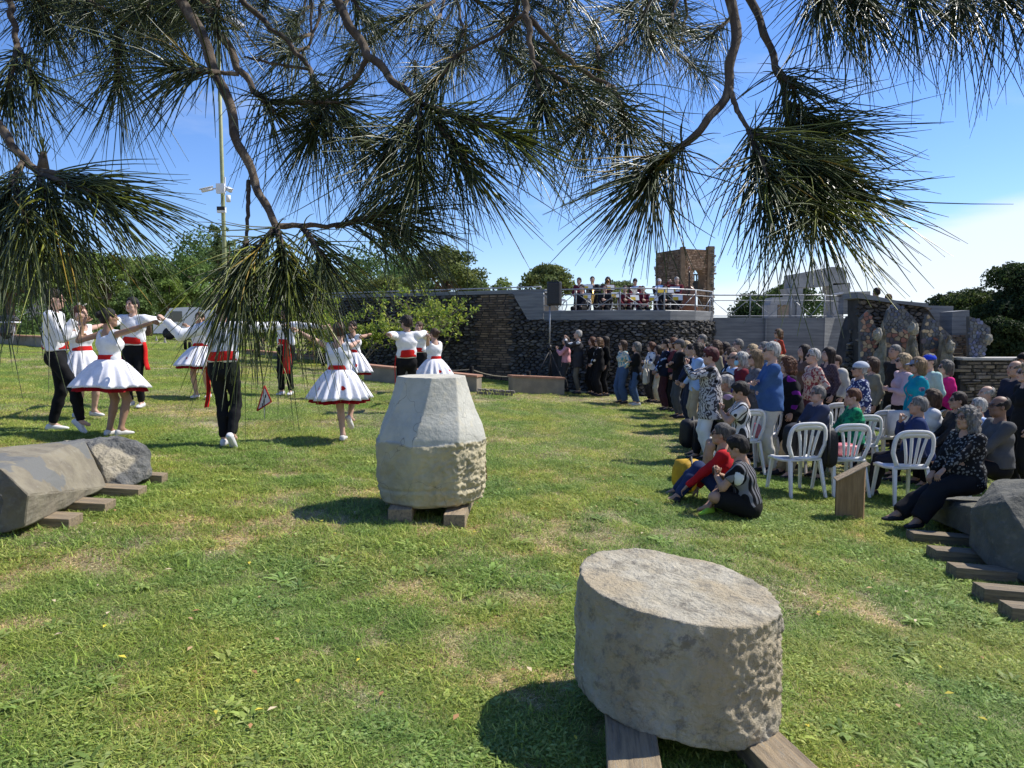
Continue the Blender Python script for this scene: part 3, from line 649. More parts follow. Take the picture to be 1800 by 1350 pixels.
for px, py, h, lb in [(568, 644, .62, 'round wooden rope post at the corner of the left kerb'), (829, 684, .62, 'round wooden rope post at the end of the long planter wall'), (929, 690, .58, 'round wooden rope post in front of the short planter'), (326, 614, .42, 'thin wooden post left of the dancer seen from behind'), (334, 618, .36, 'squat wooden post beside a thinner one left of the dancer seen from behind'), (352, 617, .5, 'wooden post half hidden by the tallest back-turned dancer'), (455, 628, .6, 'wooden rope post under the hanging pine needles')]:
    o, g = cyl_post(px, py, h, .06, lb, grp='wooden posts along the lawn'); posts.append(g + Vector((0, 0, h * .85)))
for i, (px, py) in enumerate([(1704, 716), (1683, 700), (1796, 700)]):
    o, g = cyl_post(px, py, .75, .05, ['wooden rope post beside the woman in magenta', 'wooden rope post behind the woman in magenta', 'wooden rope post at the far right edge'][i], grp='wooden posts along the lawn'); posts.append(g + Vector((0, 0, .65)))
def rope(a, b, sag, label):
    pts = [a.lerp(b, t) - Vector((0, 0, sag * 4 * t * (1 - t))) for t in np.linspace(0, 1, 16)]
    mk('rope', tube(pts, .014, 6), M_rope, label=label, category='rope')
rope(posts[1], posts[2], .12, 'beige rope between the two posts in front of the brick strip')
rope(posts[0], posts[1], .25, 'long beige rope sagging in front of the right shrub')
rope(posts[6], posts[0], .1, 'beige rope in front of the left shrub')
rope(posts[7], posts[9], .12, 'beige rope strung along the right low wall')
rope(posts[7] - Vector((0, 0, .3)), posts[9] - Vector((0, 0, .35)), .12, 'lower beige rope strung along the right low wall')
# cobble kerb between planters
a, b = G(838, 694), G(903, 693)
mk('cobble_kerb', masonry([[(0, 0), (b.x - a.x, 0), (b.x - a.x, .14), (0, .14)]], lambda u, v, d: np.array([a.x + u, a.y - d + .2, float(gz(a.x + u)) + v]), .09, .07, [(.35, .3, .24), (.25, .22, .18)], .08, .3, .15), M_rubble, smooth=False, label='row of small pale cobbles under the brick strip', category='kerb')

# ------------------------------------------------------------------ trees
def puffs(centers, radii, n, size, cols, flat=.75, up=.35):
    """clumps of small leaf faces"""
    V = []; C = []
    for c, r in zip(centers, radii):
        m = max(12, int(n * r * r))
        d = RNG.normal(size=(m, 3)); d /= np.linalg.norm(d, axis=1)[:, None]; d[:, 2] = np.where(d[:, 2] < -.35, -d[:, 2], d[:, 2])
        rad = r * (RNG.random(m) ** .35) * (1 + .18 * np.sin(d[:, 0] * 5 + c[0]) * np.sin(d[:, 1] * 6 + c[1]))
        p = np.array(c) + d * rad[:, None] * np.array([1, 1, flat])
        t1 = RNG.normal(size=(m, 3)); t1 /= np.linalg.norm(t1, axis=1)[:, None]
        nn = d * .6 + RNG.normal(size=(m, 3)) * .55; t1 -= nn * (np.sum(t1 * nn, 1) / (np.sum(nn * nn, 1) + 1e-6))[:, None]; t1 /= np.linalg.norm(t1, axis=1)[:, None] + 1e-6
        t2 = np.cross(nn, t1); t2 /= np.linalg.norm(t2, axis=1)[:, None] + 1e-6
        s = size * (.6 + .8 * RNG.random(m))[:, None]
        V.append(np.stack([p + t1 * s, p - t1 * s * .5 + t2 * s * .7, p - t1 * s * .5 - t2 * s * .7], 1))
        C.append(np.repeat((np.array(cols[RNG.integers(len(cols))]) * RNG.uniform(.8, 1.2) * (.8 + .4 * RNG.random((m, 1)))), 3, axis=0))
    V = np.concatenate(V).reshape(-1, 3); return V, np.arange(len(V)).reshape(-1, 3), np.concatenate(C)
PINEC = [(1, 1, 1), (1.25, 1.2, .95), (.8, .9, .9), (1.1, 1.0, .8)]
def tree(px, ybase, ytop, wpx, Y, label, kind='umbrella', dens=120, cols=PINEC, name='pine_tree', mt=None, crown_f=.5):
    b = P(px, ybase, Y); t = P(px, ytop, Y); w = wpx / 1300 * Y; z0 = float(gz(b.x)) if b.z < 4 else b.z
    e = empty(name, (b.x, Y, z0), 0, label, 'tree'); H = t.z - z0; cr = w / 2
    size = max(.05, Y * .0023); cent = []; rad = []
    if kind == 'umbrella':
        cd = H * crown_f
        for _ in range(int(26 + cr * 4)):
            a = random.uniform(0, 2 * PI); q = math.sqrt(random.random()); r = cr * random.uniform(.26, .36) * (1.15 - .4 * q)
            zz = H - r * .8 - cd * (.12 + .75 * q ** 2.2) * random.uniform(.75, 1.1) + random.uniform(-.04, .04) * cd
            cent.append((math.cos(a) * (cr - r) * q, math.sin(a) * (cr - r) * q, zz)); rad.append(r)
    elif kind == 'round':
        for _ in range(int(34 + cr * 4)):
            d = Vector((random.gauss(0, 1), random.gauss(0, 1), random.gauss(0, 1))).normalized() * random.random() ** .4
            r = cr * random.uniform(.26, .4); cd = H * crown_f / 2
            cent.append((d.x * (cr - r), d.y * (cr - r), H - cd + d.z * (cd - r * .8))); rad.append(r)
    else:
        for _ in range(int(34 + H * 2)):
            zz = random.random() ** .9; rr = cr * (1 - .75 * zz) * random.random() ** .5; a = random.uniform(0, 2 * PI); r = cr * random.uniform(.22, .34) * (1 - .4 * zz)
            cent.append((math.cos(a) * rr, math.sin(a) * rr, H * (1 - crown_f) + zz * (H * crown_f - r))); rad.append(r)
    dn = dens / max(.2, (Y * .02) ** 2) * 1.7
    mk('crown', puffs(cent, rad, dn, size, cols), mt or M_leafd, e, smooth=False)
    tr = H * .028 + .05; th = H * (1 - crown_f * .55)
    lean = random.uniform(-.04, .04) * H
    parts = [tube([(0, 0, -.3), (lean * .3, 0, th * .5), (lean, 0, th)], [tr * 1.2, tr, tr * .6], 8)]
    for c, r in list(zip(cent, rad))[::2]:
        s0 = Vector((lean * .8, 0, th * random.uniform(.72, .98))); c = Vector(c); m_ = s0.lerp(c, .5) + Vector((0, 0, -.06 * H * random.random()))
        parts.append(tube([s0, m_, c], [tr * .42, tr * .28, tr * .1], 5, False))
    mk('trunk', join(parts), M_trunk, e)
    return e
tree(784, 575, 420, 172, 52, 'largest umbrella pine on the skyline, left of the speaker', dens=200, crown_f=.50)
tree(882, 560, 481, 48, 75, 'small pale pine between the two big skyline pines', 'round', dens=140, cols=[(1.5, 1.5, 1.2), (1.2, 1.3, 1.1)], crown_f=.6)
tree(962, 575, 457, 122, 50, 'wide umbrella pine right behind the black speaker', dens=260, crown_f=.36)
tree(1085, 570, 486, 135, 48, 'flat umbrella pine behind the heads of the musicians', dens=260, crown_f=.30)
tree(655, 575, 466, 125, 44, 'bushy pine above the left end of the dark wall', 'round', dens=170, crown_f=.8)
tree(560, 585, 440, 130, 56, 'tall pine behind the hanging needle clusters', 'umbrella', dens=150, crown_f=.8)
tree(715, 575, 478, 100, 60, 'pine filling the gap left of the largest umbrella pine', 'round', dens=150, crown_f=.8)
tree(392, 600, 392, 105, 40, 'tall dense pine directly behind the camera pole', 'cone', dens=200, cols=[(.85, .95, .95), (.7, .8, .8)], crown_f=.85)
tree(1372, 585, 483, 195, 34, 'dark round pine behind the grey stone portal', 'round', dens=260, cols=[(.40, .55, .5), (.32, .45, .42), (.5, .62, .5)], crown_f=1.0)
tree(1436, 575, 500, 60, 36, 'small pine seen through the stone portal', 'round', dens=200, cols=[(.8, 1, .8)], crown_f=1.0)
tree(1330, 585, 520, 90, 33, 'low dark shrubby pine at the foot of the rail', 'round', dens=220, cols=[(.35, .45, .42)], crown_f=1.0)
for px, yt, w, Y, lb in [(1650, 520, 170, 33, 'dark pine rising behind the mosaic wall'), (1715, 476, 210, 31, 'taller dark pine right of the mosaic wall'), (1800, 432, 230, 28, 'tallest dark tree cut by the right edge'), (1760, 540, 120, 26, 'dark bushy tree above the low wall at the right'), (1860, 470, 150, 30, 'dark tree beyond the right edge')]:
    tree(px, 640, yt, w, Y, lb, 'round', dens=560, cols=[(.30, .38, .34), (.40, .46, .34), (.24, .30, .3)], crown_f=1.1)
for i, (px, yt, w, Y, kd, lb, cc) in enumerate([
        (20, 395, 150, 36, 'round', 'dark green tree at the far left edge', (.9, 1, .9)), (105, 415, 150, 42, 'round', 'broad green tree above the grey hut', (.95, 1.05, .7)),
        (190, 428, 130, 46, 'round', 'bright green tree above the bun-haired dancer', (1.1, 1.2, .7)), (262, 437, 130, 56, 'round', 'hazy green tree behind the white van', (.9, 1.1, .8)),
        (330, 440, 120, 64, 'round', 'distant tree left of the camera pole', (1.1, 1.35, 1.05)), (300, 480, 80, 50, 'round', 'low green tree just over the white van', (1.05, 1.2, .7)),
        (450, 450, 120, 60, 'round', 'pine right of the camera pole', (1.0, 1.1, .9)), (235, 500, 90, 44, 'round', 'small dark tree over the facing dancer', (.7, .85, .7)), (500, 480, 110, 46, 'round', 'green pine over the left shrub', (1.1, 1.2, .9)),
        (-60, 380, 150, 34, 'round', 'dark tree beyond the left edge', (.8, .9, .8))]):
    tree(px, 600, yt, w, Y, lb, kd, dens=150, cols=[cc, tuple(c * .8 for c in cc), tuple(c * 1.2 for c in cc)], crown_f=.82)
# far wood that closes the horizon
cent = []; rad = []
for _ in range(760):
    Y = random.uniform(70, 130); px = random.uniform(-560, 760); x = XY(px, Y); cent.append((x, Y, -.5 + random.random() ** 1.3 * (8.5 + 2 * math.sin(px * .02)))); rad.append(random.uniform(1.6, 2.8))
mk('far_woods', puffs(cent, rad, 70, .21, [(.8, 1.0, .85), (.7, .9, .8)], 1), M_leafd, smooth=False, kind='stuff', label='far green wood closing the view on the left')
cent = []; rad = []
for _ in range(260):
    Y = random.uniform(60, 90); px = random.uniform(1560, 2300); cent.append((XY(px, Y), Y, -1 + random.random() * 3.4)); rad.append(random.uniform(1.3, 2.2))
mk('far_woods', puffs(cent, rad, 60, .2, [(.35, .45, .4), (.4, .5, .42)], 1), M_leafd, smooth=False, kind='stuff', label='dark wood behind the right-hand walls')

# shrubs with young leaves
def shrub(c, rx, rz, n, seed, label, leaves_n=3200, lean=0):
    rnd = random.Random(seed); e = empty('leafy_shrub', c, 0, label, 'shrub'); parts = []; tips = []
    def grow(p, d, L_, r, lv):
        pts = [p]; q = p.copy(); dd = d.copy()
        for i in range(4):
            dd = (dd + Vector((rnd.gauss(0, .16), rnd.gauss(0, .16), rnd.gauss(.02, .1)))).normalized(); q = q + dd * L_ / 4; pts.append(q.copy())
        parts.append(tube(pts, np.linspace(r, r * .55, 5), 5, False)); tips.extend(pts[2:] if lv < 2 else pts[1:])
        if lv > 0:
            for _ in range(rnd.choice((2, 3, 3))):
                grow(pts[rnd.choice((2, 3, 4))], (dd + Vector((rnd.gauss(0, .65), rnd.gauss(0, .65), rnd.gauss(-.05, .4)))).normalized(), L_ * rnd.uniform(.55, .8), r * .55, lv - 1)
    for i in range(n):
        a = rnd.uniform(0, 2 * PI); t = rnd.uniform(.2, 1.15)
        grow(Vector((math.cos(a) * .15, math.sin(a) * .15, 0)), Vector((math.cos(a) * t * rx + lean, math.sin(a) * t * .8, rz * (1.2 - .5 * t))).normalized(), rz * rnd.uniform(.45, .7), .028, 4)
    mk('stem', join(parts), mat('shrub_bark', (.24, .20, .15), (.15, .12, .09), 10, .9), e)
    T = np.array([t[:] for t in tips]); T = T[T[:, 2] > .25 * rz]; m = leaves_n
    p = T[RNG.integers(len(T), size=m)] + RNG.normal(size=(m, 3)) * .045
    t1 = RNG.normal(size=(m, 3)); t1 /= np.linalg.norm(t1, axis=1)[:, None]; t2 = np.cross(t1, RNG.normal(size=(m, 3))); t2 /= np.linalg.norm(t2, axis=1)[:, None]
    s = (.035 + .035 * RNG.random(m))[:, None]
    V = np.stack([p - t1 * s, p + t2 * s * .6, p + t1 * s * 1.1, p - t2 * s * .6], 1).reshape(-1, 3)
    cc = np.array([(1, 1, 1), (1.3, 1.2, .9), (.7, .85, .8)])[RNG.integers(3, size=m)] * (.8 + .4 * RNG.random((m, 1)))
    mk('leaf', (V, np.arange(len(V)).reshape(-1, 4), np.repeat(cc, 4, axis=0)), M_leafl, e, smooth=False, kind='stuff')
g = G(752, 664); shrub((g.x, g.y + .6, g.z + .35), 1.0, 2.1, 7, 5, 'yellow-green shrub with arching bare stems against the black wall', 2600)
g = G(610, 655); shrub((g.x, g.y + 1.2, g.z + .2), 1.0, 1.7, 6, 11, 'bright shrub behind the two women dancing in the middle', 3000)
g = G(500, 640); shrub((g.x, g.y + 1, g.z + .1), 1.2, 2.0, 8, 21, 'dense yellow-green shrub under the hanging pine needles', 5200)
g = G(420, 625); shrub((g.x, g.y + 3, g.z + .1), 1.2, 2.4, 7, 33, 'yellow-green shrub behind the dancer with his back turned', 4200)

# ------------------------------------------------------------------ far left: hut, van, fence, pole
a = G(45, 580); e = empty('grey_hut', (a.x, a.y, a.z), 0, 'plain grey concrete hut under the trees at far left', 'hut')
w = 27 / 1300 * a.y; h = 55 / 1300 * a.y
mk('wall', prism([(0, 0, -.3), (w * .8, -1.0, -.3), (w * .8, -1.0, h), (0, 0, h)], (w * 1.1, 1.6, 0)), M_concs, e, smooth=False)
mk('roof', box((-.1, -1.1, h), (w * 2, 1.8, h + .12)), M_conc, e, smooth=False)
vb = P(270, 597, 42); vw = 4.7; vz = float(gz(vb.x)); vt = P(300, 540, 42).z - vz
e = empty('delivery_van', (vb.x, 42, vz), R(6), 'white van parked under the trees beyond the dancers', 'van')
prof = [(0, .35), (vw, .35), (vw * 1.0, vt), (vw * .36, vt), (vw * .2, vt * .97), (vw * .09, vt * .55), (0, vt * .48)]
V, F = prism([(x, 0, z) for x, z in prof], (0, 1.9, 0)); mk('body', (V, F), M_van, e, smooth=False)
mk('windscreen', prism([(vw * .1, .1, vt * .58), (vw * .19, .1, vt * .93), (vw * .19, 1.8, vt * .93), (vw * .1, 1.8, vt * .58)], (-.02, 0, .01)), M_glass, e, smooth=False)
mk('window', prism([(vw * .14, -.015, vt * .55), (vw * .34, -.015, vt * .55), (vw * .34, -.015, vt * .88), (vw * .22, -.015, vt * .88)], (0, .02, 0)), M_glass, e, smooth=False)
for x in (vw * .18, vw * .82): mk('wheel', tube([(x, -.03, .34), (x, .2, .34)], .34, 16), M_black, e)
mk('door', box((vw * .4, -.02, .5), (vw * .7, .0, vt * .9), .004), M_van, e, smooth=False)
e = empty('wire_fence', (0, 0, 0), 0, 'thin dark wire fence in front of the van and trees', 'fence')
for px in range(-20, 360, 32):
    a = G(px, 586); mk('post', tube([(a.x, a.y, a.z - .1), (a.x, a.y, a.z + 1.3)], .03, 6), M_black, e)
a, b = G(-20, 586), G(332, 586)
for zz in (.5, .9, 1.25): mk('wire', tube([(a.x, a.y, a.z + zz), (b.x, b.y, b.z + zz)], .012, 4), M_black, e)
g = G(141, 604); mk('signpost', join([tube([(0, 0, 0), (0, 0, 1.75)], .06, 8), tube([(-.35, 0, 1.3), (.35, 0, 1.7)], .025, 6)]), M_concs, None, (g.x, g.y, g.z), label='pale concrete stake with a cross bar behind the left dancers', category='post')
# small lawn markers
for i, (px, py) in enumerate([(28, 602), (50, 604), (72, 606), (275, 600), (290, 603)]):
    g = G(px, py); mk('lawn_marker', join([box((-.05, -.03, 0), (.05, .03, .12), .005), box((-.02, -.02, .12), (.02, .02, .25))]), M_concs, None, (g.x, g.y, g.z), smooth=False, label=['small pale stake, leftmost on the planter', 'small pale stake on the planter, second from the left edge', 'small pale stake on the planter nearest the dancers', 'small pale peg in the grass left of the van side', 'small pale peg in the grass under the van'][i], category='stake', group='small pale stakes')
# picnic table with dark cover at left edge
g = G(8, 607); e = empty('covered_table', (g.x, g.y, g.z), R(15), 'folding table piled with black bags at the far left edge', 'table')
mk('tabletop', box((-.9, -.35, .85), (.5, .35, .9), .01), M_camw, e, smooth=False)
for x in (-.6, .35):
    mk('leg', join([tube([(x, -.3, 0), (x, .1, .85)], .02, 6), tube([(x, .3, 0), (x, -.1, .85)], .02, 6)]), M_iron, e)
boulder('black_bag', (g.x + .1, g.y, g.z + 1.0), (.5, .3, .14), M_black, None, 3, .3, 12, label='black bag lying on the folding table at the left edge', category='bag')
boulder('black_bag', (g.x + .35, g.y - .35, g.z + .55), (.22, .2, .3), M_black, None, 5, .3, 12, label='black bag hanging off the folding table at the left edge', category='bag')

# camera pole
g = G(399, 640); Yp = 25.0; gp = P(399, 600, Yp); gzp = float(gz(gp.x))
e = empty('camera_pole', (gp.x, Yp, gzp), 0, 'tall olive green pole with security cameras and floodlights', 'pole')
mk('pole', tube([(0, 0, -.2), (0, 0, 4), (0, 0, 13.2)], [.075, .068, .05], 12), M_pole, e)
def zc(py): return P(399, py, Yp).z - gzp
z = zc(333); mk('junction_box', box((-.14, -.22, z - .16), (.14, -.1, z + .16), .01), M_camw, e, smooth=False)
def cctv(x, zz, ang, px_):
    M = Matrix.Rotation(ang, 3, 'Z') @ Matrix.Rotation(R(18), 3, 'X')
    V, F = join([tube([(0, 0, 0), (0, -.36, 0)], .065, 10), box((-.08, -.42, .05), (.08, .02, .075), .004), tube([(0, -.36, 0), (0, -.375, 0)], .05, 10)])
    o = mk('security_camera', xf((V, F), (x, -.2, zz), M=M), M_camw, e); mk('bracket', tube([(px_, -.1, zz), (x, -.15, zz)], .025, 6), M_camw, e)
cctv(-.24, z, R(-60), -.05); cctv(.22, z - .02, R(40), .05)
mk('antenna', box((.1, -.14, z + .1), (.15, -.1, z + .38)), M_camw, e, smooth=False)
z = zc(356); mk('camera_dome', tube([(.22, -.1, z), (.22, -.1, z + .22)], .07, 10), M_camw, e)
z = zc(370); mk('control_box', box((-.14, -.2, z - .1), (.14, -.08, z + .1), .01), M_camw, e, smooth=False); mk('box_cover', box((-.13, -.22, z - .02), (.13, -.2, z + .1), .005), M_black, e, smooth=False)
z = zc(50); mk('crossarm', tube([(-.75, 0, z), (.75, 0, z)], .04, 8), M_pole, e)
for x in (-.6, .62):
    V, F = box((-.28, -.2, -.05), (.28, .2, .07), .02); mk('floodlight', xf((V, F), (x, -.2, z + .12), M=Matrix.Rotation(R(35 if x > 0 else -35), 3, 'Y') @ Matrix.Rotation(R(25), 3, 'X')), M_iron, e, smooth=False)

# ------------------------------------------------------------------ foreground stones
def displaced(V, fn):
    V = np.array(V, float); N = np.array([fn(v) for v in V]); return N
def nz3(v, s, o=0): return mnoise.noise(Vector((v[0] * s + o, v[1] * s + o * 2, v[2] * s)))
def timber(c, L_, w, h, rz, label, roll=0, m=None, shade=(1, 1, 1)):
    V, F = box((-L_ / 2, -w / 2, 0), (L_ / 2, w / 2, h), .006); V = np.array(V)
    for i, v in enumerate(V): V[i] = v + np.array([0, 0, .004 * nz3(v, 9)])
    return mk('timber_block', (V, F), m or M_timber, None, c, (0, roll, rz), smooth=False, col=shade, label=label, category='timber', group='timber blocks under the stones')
SL = math.atan(.068)
# oblique column drum in the foreground
DC = G(1205, 1330); DX, DY = DC.x + .035, DC.y + .36; DZ = float(gz(DX))
DR, DH, TB_ = .448, .495, .105
def drum():
    n, m = 300, 64; Rr = []
    for j in range(m):
        t = j / (m - 1); z = t * DH; a = np.linspace(0, 2 * PI, n, endpoint=False); ring = []
        for q in a:
            d = np.array([math.cos(q), math.sin(q)]); v = (d[0] * DR, d[1] * DR, z)
            edge = 1.0 * min(1, t * DH / .05 + .25) ** .5
            r = DR * (1.03 - .04 * t) + .010 * nz3(v, 3.2, 3) + .009 * nz3(v, 11, 5) + .008 * nz3(v, 30, 7) + .004 * nz3(v, 60, 7)
            rough = max(0, d[0]) ** 1.2 * (.6 + .8 * abs(nz3(v, 3.5, 6)) * 2) * (.012 * abs(nz3(v, 9, 9)) + .016 * abs(nz3(v, 22, 2)) + .010 * nz3(v, 48, 2)); r = (r - rough * 1.3) - .012 * (1 - edge)
            x, y = d[0] * r, d[1] * r; ring.append((x, y, z - .145 * x * (1 - .1 * t) + .03 * y + .012 * nz3((x, y, 0), 5, t * 3)))
        Rr.append(ring)
    top = []
    for k in range(1, 34):
        s = 1 - k / 34; ring = []
        for p in Rr[-1]:
            x, y = p[0] * s, p[1] * s; zz = DH - .145 * x * .9 + .03 * y + .012 * nz3((x, y, 0), 5, 3) + .008 * nz3((x, y, 0), 14) * (1 - s ** 8) + .005 * nz3((x, y, 3), 45)
            ring.append((x, y, zz))
        top.append(ring)
    return rings(Rr + top)
V, F = drum()
mk('column_drum', (V, F), M_limestone, None, (DX, DY, DZ + TB_), label='short round pale limestone column drum nearest the camera on two timbers', category='column drum', col=(1, 1, 1))
timber((DX - .25, DY - .26, float(gz(DX - .27)) - .04), 1.0, .20, .15, R(84), 'dark weathered timber under the left side of the nearest drum', 0)
timber((DX + .27, DY - .24, float(gz(DX + .29)) - .06), 1.1, .19, .145, R(103), 'sunlit timber under the right side of the nearest drum', 0)
# tapering octagonal column base
CC = G(752, 905); CX, CY = CC.x + .015, CC.y + .24; CZ = float(gz(CX))
def cone():
    n = 256; m = 110; Rr = []; C = []
    HL, HT = .56, 1.12
    prof = [(0, .405), (.03, .445), (.12, .468), (.40, .478), (.55, .478), (.60, .470), (.70, .435), (.82, .378), (.95, .333), (1.06, .302), (1.12, .288)]
    pz, pr = [p[0] for p in prof], [p[1] for p in prof]
    for j in range(m):
        z = HT * j / (m - 1); r0 = np.interp(z, pz, pr); ring = []
        for q in np.linspace(0, 2 * PI, n, endpoint=False):
            d = (math.cos(q), math.sin(q)); lim = HL + .012 * math.sin(q * 5) + .018 * nz3((d[0], d[1], 0), 4)
            tw = .34 * max(0, (z - HL)) / (HT - HL) - .30; k8 = PI / 4; qa = (q - tw - PI / 2) % k8 - k8 / 2
            octr = 1 / math.cos(qa) * .955
            v = (d[0] * r0, d[1] * r0, z)
            if z > lim: r = r0 * octr + .002 * nz3(v, 30); c = (.92, .95, 1.0)
            else:
                sx = max(0, math.cos(q + .55)); r = r0 * (1.0 + (octr - 1) * .45) + .014 * nz3(v, 6, 1) + .009 * nz3(v, 17, 4) + .009 * abs(nz3(v, 36, 4)) + .010 - sx ** 1.5 * (.030 * abs(nz3(v, 9, 8)) + .034 * abs(nz3(v, 21, 3)) + .016 * nz3(v, 44, 3)); c = (.86, .80, .64)
                if z < .20: r -= .012 * math.exp(-((z - .155 - .01 * math.sin(q * 3)) / .012) ** 2)
            ring.append((d[0] * r, d[1] * r, z)); C.append(c)
        Rr.append(ring)
    for k in range(1, 14):
        s = 1 - k / 14
        Rr.append([(p[0] * s, p[1] * s, HT + .006 * nz3((p[0] * s, p[1] * s, 0), 12) - .004) for p in Rr[m - 1]]); C += [(1, 1, 1)] * n
    return rings(np.array(Rr) * np.array([1.035, 1.035, 1.0])), C
(V, F), C = cone(); C = np.array(C + [C[0]] * (len(V) - len(C)))
def coneext(ctx, col):  # cracks
    N, L = ctx['N'], ctx['L']; v = N.new('ShaderNodeTexVoronoi'); v.feature = 'DISTANCE_TO_EDGE'; v.inputs['Scale'].default_value = 1.7
    ad = N.new('ShaderNodeVectorMath'); ad.operation = 'ADD'; sc = N.new('ShaderNodeVectorMath'); sc.operation = 'SCALE'; sc.inputs[3].default_value = .35
    tn = N.new('ShaderNodeTexNoise'); tn.inputs['Scale'].default_value = 5; L.new(ctx['vec'], tn.inputs[0]); L.new(tn.outputs[1], sc.inputs[0]); L.new(ctx['vec'], ad.inputs[0]); L.new(sc.outputs[0], ad.inputs[1]); L.new(ad.outputs[0], v.inputs['Vector'])
    return ctx['mixc'](ctx['rng'](v.outputs[0], .0, .006, .75, 0), col, (.16, .15, .13))
M_cone = mat('repaired_limestone', (.50, .475, .39), (.41, .39, .32), 5, .93, .6, 40, attr=True, extra=coneext, c3=(.52, .47, .35), bdist=.012)
mk('stone_pedestal', (V, F), M_cone, None, (CX, CY, CZ + .10), (0, 0, R(4)), col=C, label='pale octagonal stone column base tapering upward in the middle of the lawn', category='column base')
timber((CX - .24, CY - .02, float(gz(CX - .24)) - .06), .98, .20, .16, R(92), 'left timber block under the octagonal column base', 0)
timber((CX + .26, CY - .04, float(gz(CX + .26)) - .05), 1.0, .18, .145, R(88), 'right sunlit timber block under the octagonal column base', 0)
mk('timber_wedge', box((0, 0, 0), (.04, .3, .3), .004), M_timberz, None, (CX + .47, CY - .05, CZ + .28), (0, R(-6), R(10)), smooth=False, col=(1, 1, 1), label='thin upright plank against the right side of the column base', category='plank')
# lying basalt prisms
def rock(name, pts, m, label, seed=0, amp=.012, sub=4, bev=.009, cat='stone', **kw):
    o = Vector((0, 0, 0))
    for p in pts: o += Vector(p)
    o /= len(pts); bm = bmesh.new()
    for p in pts: bm.verts.new(Vector(p) - o)
    r = bmesh.ops.convex_hull(bm, input=bm.verts); bmesh.ops.delete(bm, geom=[g for g in r['geom_interior'] if isinstance(g, bmesh.types.BMVert)], context='VERTS')
    bmesh.ops.dissolve_limit(bm, angle_limit=R(12), verts=bm.verts, edges=bm.edges)
    bmesh.ops.bevel(bm, geom=bm.edges[:], offset=bev, segments=1, affect='EDGES')
    bmesh.ops.triangulate(bm, faces=bm.faces)
    for _ in range(sub):
        bmesh.ops.subdivide_edges(bm, edges=[e_ for e_ in bm.edges if e_.calc_length() > .05], cuts=1); bmesh.ops.triangulate(bm, faces=bm.faces)
    bm.normal_update()
    for v in bm.verts:
        p = v.co; k = amp * nz3(p, 2.5, seed) * .8 + amp * .8 * nz3(p, 9, seed + 3) + amp * .5 * (abs(nz3(p, 20, seed)) - .2); v.co = p + v.normal * k
    return mk(name, from_bm(bm), m, None, o, smooth=False, label=label, category=cat, col=(1, 1, 1), **kw)
def greycut(lo, hi):
    def f(ctx, col):
        N, L = ctx['N'], ctx['L']; n = ctx['noise'](1.4, 4)
        return ctx['mixc'](ctx['rng'](n, lo, hi), col, (.13, .13, .12))
    return f
M_bas1 = mat('tan_crusted_basalt', (.21, .185, .13), (.15, .13, .095), 5, .88, .5, 26, c3=(.22, .2, .15), attr=True, extra=greycut(.58, .60), bdist=.02)
M_bas2 = mat('grey_broken_basalt', (.15, .15, .14), (.09, .09, .085), 5, .85, 1, 14, c3=(.22, .20, .16), attr=True, extra=lambda ctx, col: ctx['mixc'](ctx['rng'](ctx['noise'](1.1, 3), .56, .6), col, (.33, .29, .21)), bdist=.05)
A0 = [P(0, 822, 5.15), P(50, 870, 5.1), P(43, 927, 5.1), P(-25, 945, 5.15), P(-150, 905, 5.3), P(-130, 800, 5.3)]
A1 = [P(150, 774, 6.6), P(108, 776, 6.75), P(188, 856, 6.45), P(150, 873, 6.5), P(20, 850, 6.8), P(10, 795, 6.9)]
rock('basalt_prism', A0 + A1, M_bas1, 'long tan faceted basalt prism lying at the left edge', 2, .012)
B = [P(148, 776, 6.75), P(205, 766, 6.9), P(240, 774, 7.0), P(264, 790, 7.0), P(267, 838, 6.9), P(222, 860, 6.6), P(189, 853, 6.55), P(178, 820, 6.6), P(200, 770, 7.5), P(110, 775, 7.4), P(230, 840, 7.5), P(120, 840, 7.3)]
rock('basalt_rock', B, M_bas2, 'dark grey broken basalt block behind the long tan prism', 9, .035)
rock('basalt_rock', [P(-60, 840, 4.7), P(2, 868, 4.6), P(7, 885, 4.6), P(4, 905, 4.6), P(-60, 935, 4.65), P(-120, 860, 5.0)], M_bas2, 'tip of a grey stone poking in at the left edge', 4, .01)
for (px, py, w, lb) in [(113, 932, .24, 'timber block sticking out below the tan prism, nearest the camera'), (178, 903, .22, 'timber block below the middle of the tan prism'), (238, 876, .20, 'timber block under the dark grey basalt block'), (280, 850, .17, 'timber block farthest right behind the dark grey basalt block')]:
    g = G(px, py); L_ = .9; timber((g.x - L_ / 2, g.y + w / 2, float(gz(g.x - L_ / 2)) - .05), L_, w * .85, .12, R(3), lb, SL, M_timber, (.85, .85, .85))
# stones at the right edge
rock('stone_block', [P(1707, 893, 6.2), P(1704, 958, 6.15), P(1745, 845, 6.5), P(1775, 845, 6.3), P(1870, 842, 5.9), P(1745, 1002, 5.75), P(1800, 1024, 5.5), P(1880, 1050, 5.2), P(1765, 880, 5.8), P(1800, 1000, 7.2), P(1900, 840, 6.9), P(1900, 1000, 6.5), P(1760, 846, 7.1)], mat('olive_grey_basalt', (.125, .12, .095), (.08, .08, .068), 4, .85, .9, 22, c3=(.16, .15, .12), attr=True, bdist=.03), 'large dark faceted stone block at the right edge', 12, .015)
rock('stone_slab', [P(1643, 874, 7.5), P(1632, 899, 7.4), P(1636, 912, 7.35), P(1712, 945, 6.55), P(1706, 890, 6.6), P(1700, 872, 7.6), P(1800, 872, 7.5), P(1800, 930, 6.8), P(1640, 895, 7.9), P(1790, 895, 8.0)], mat('olive_grey_basalt', (.1, .1, .1)), 'flat dark stone slab the grey-haired woman sits on', 15, .008)
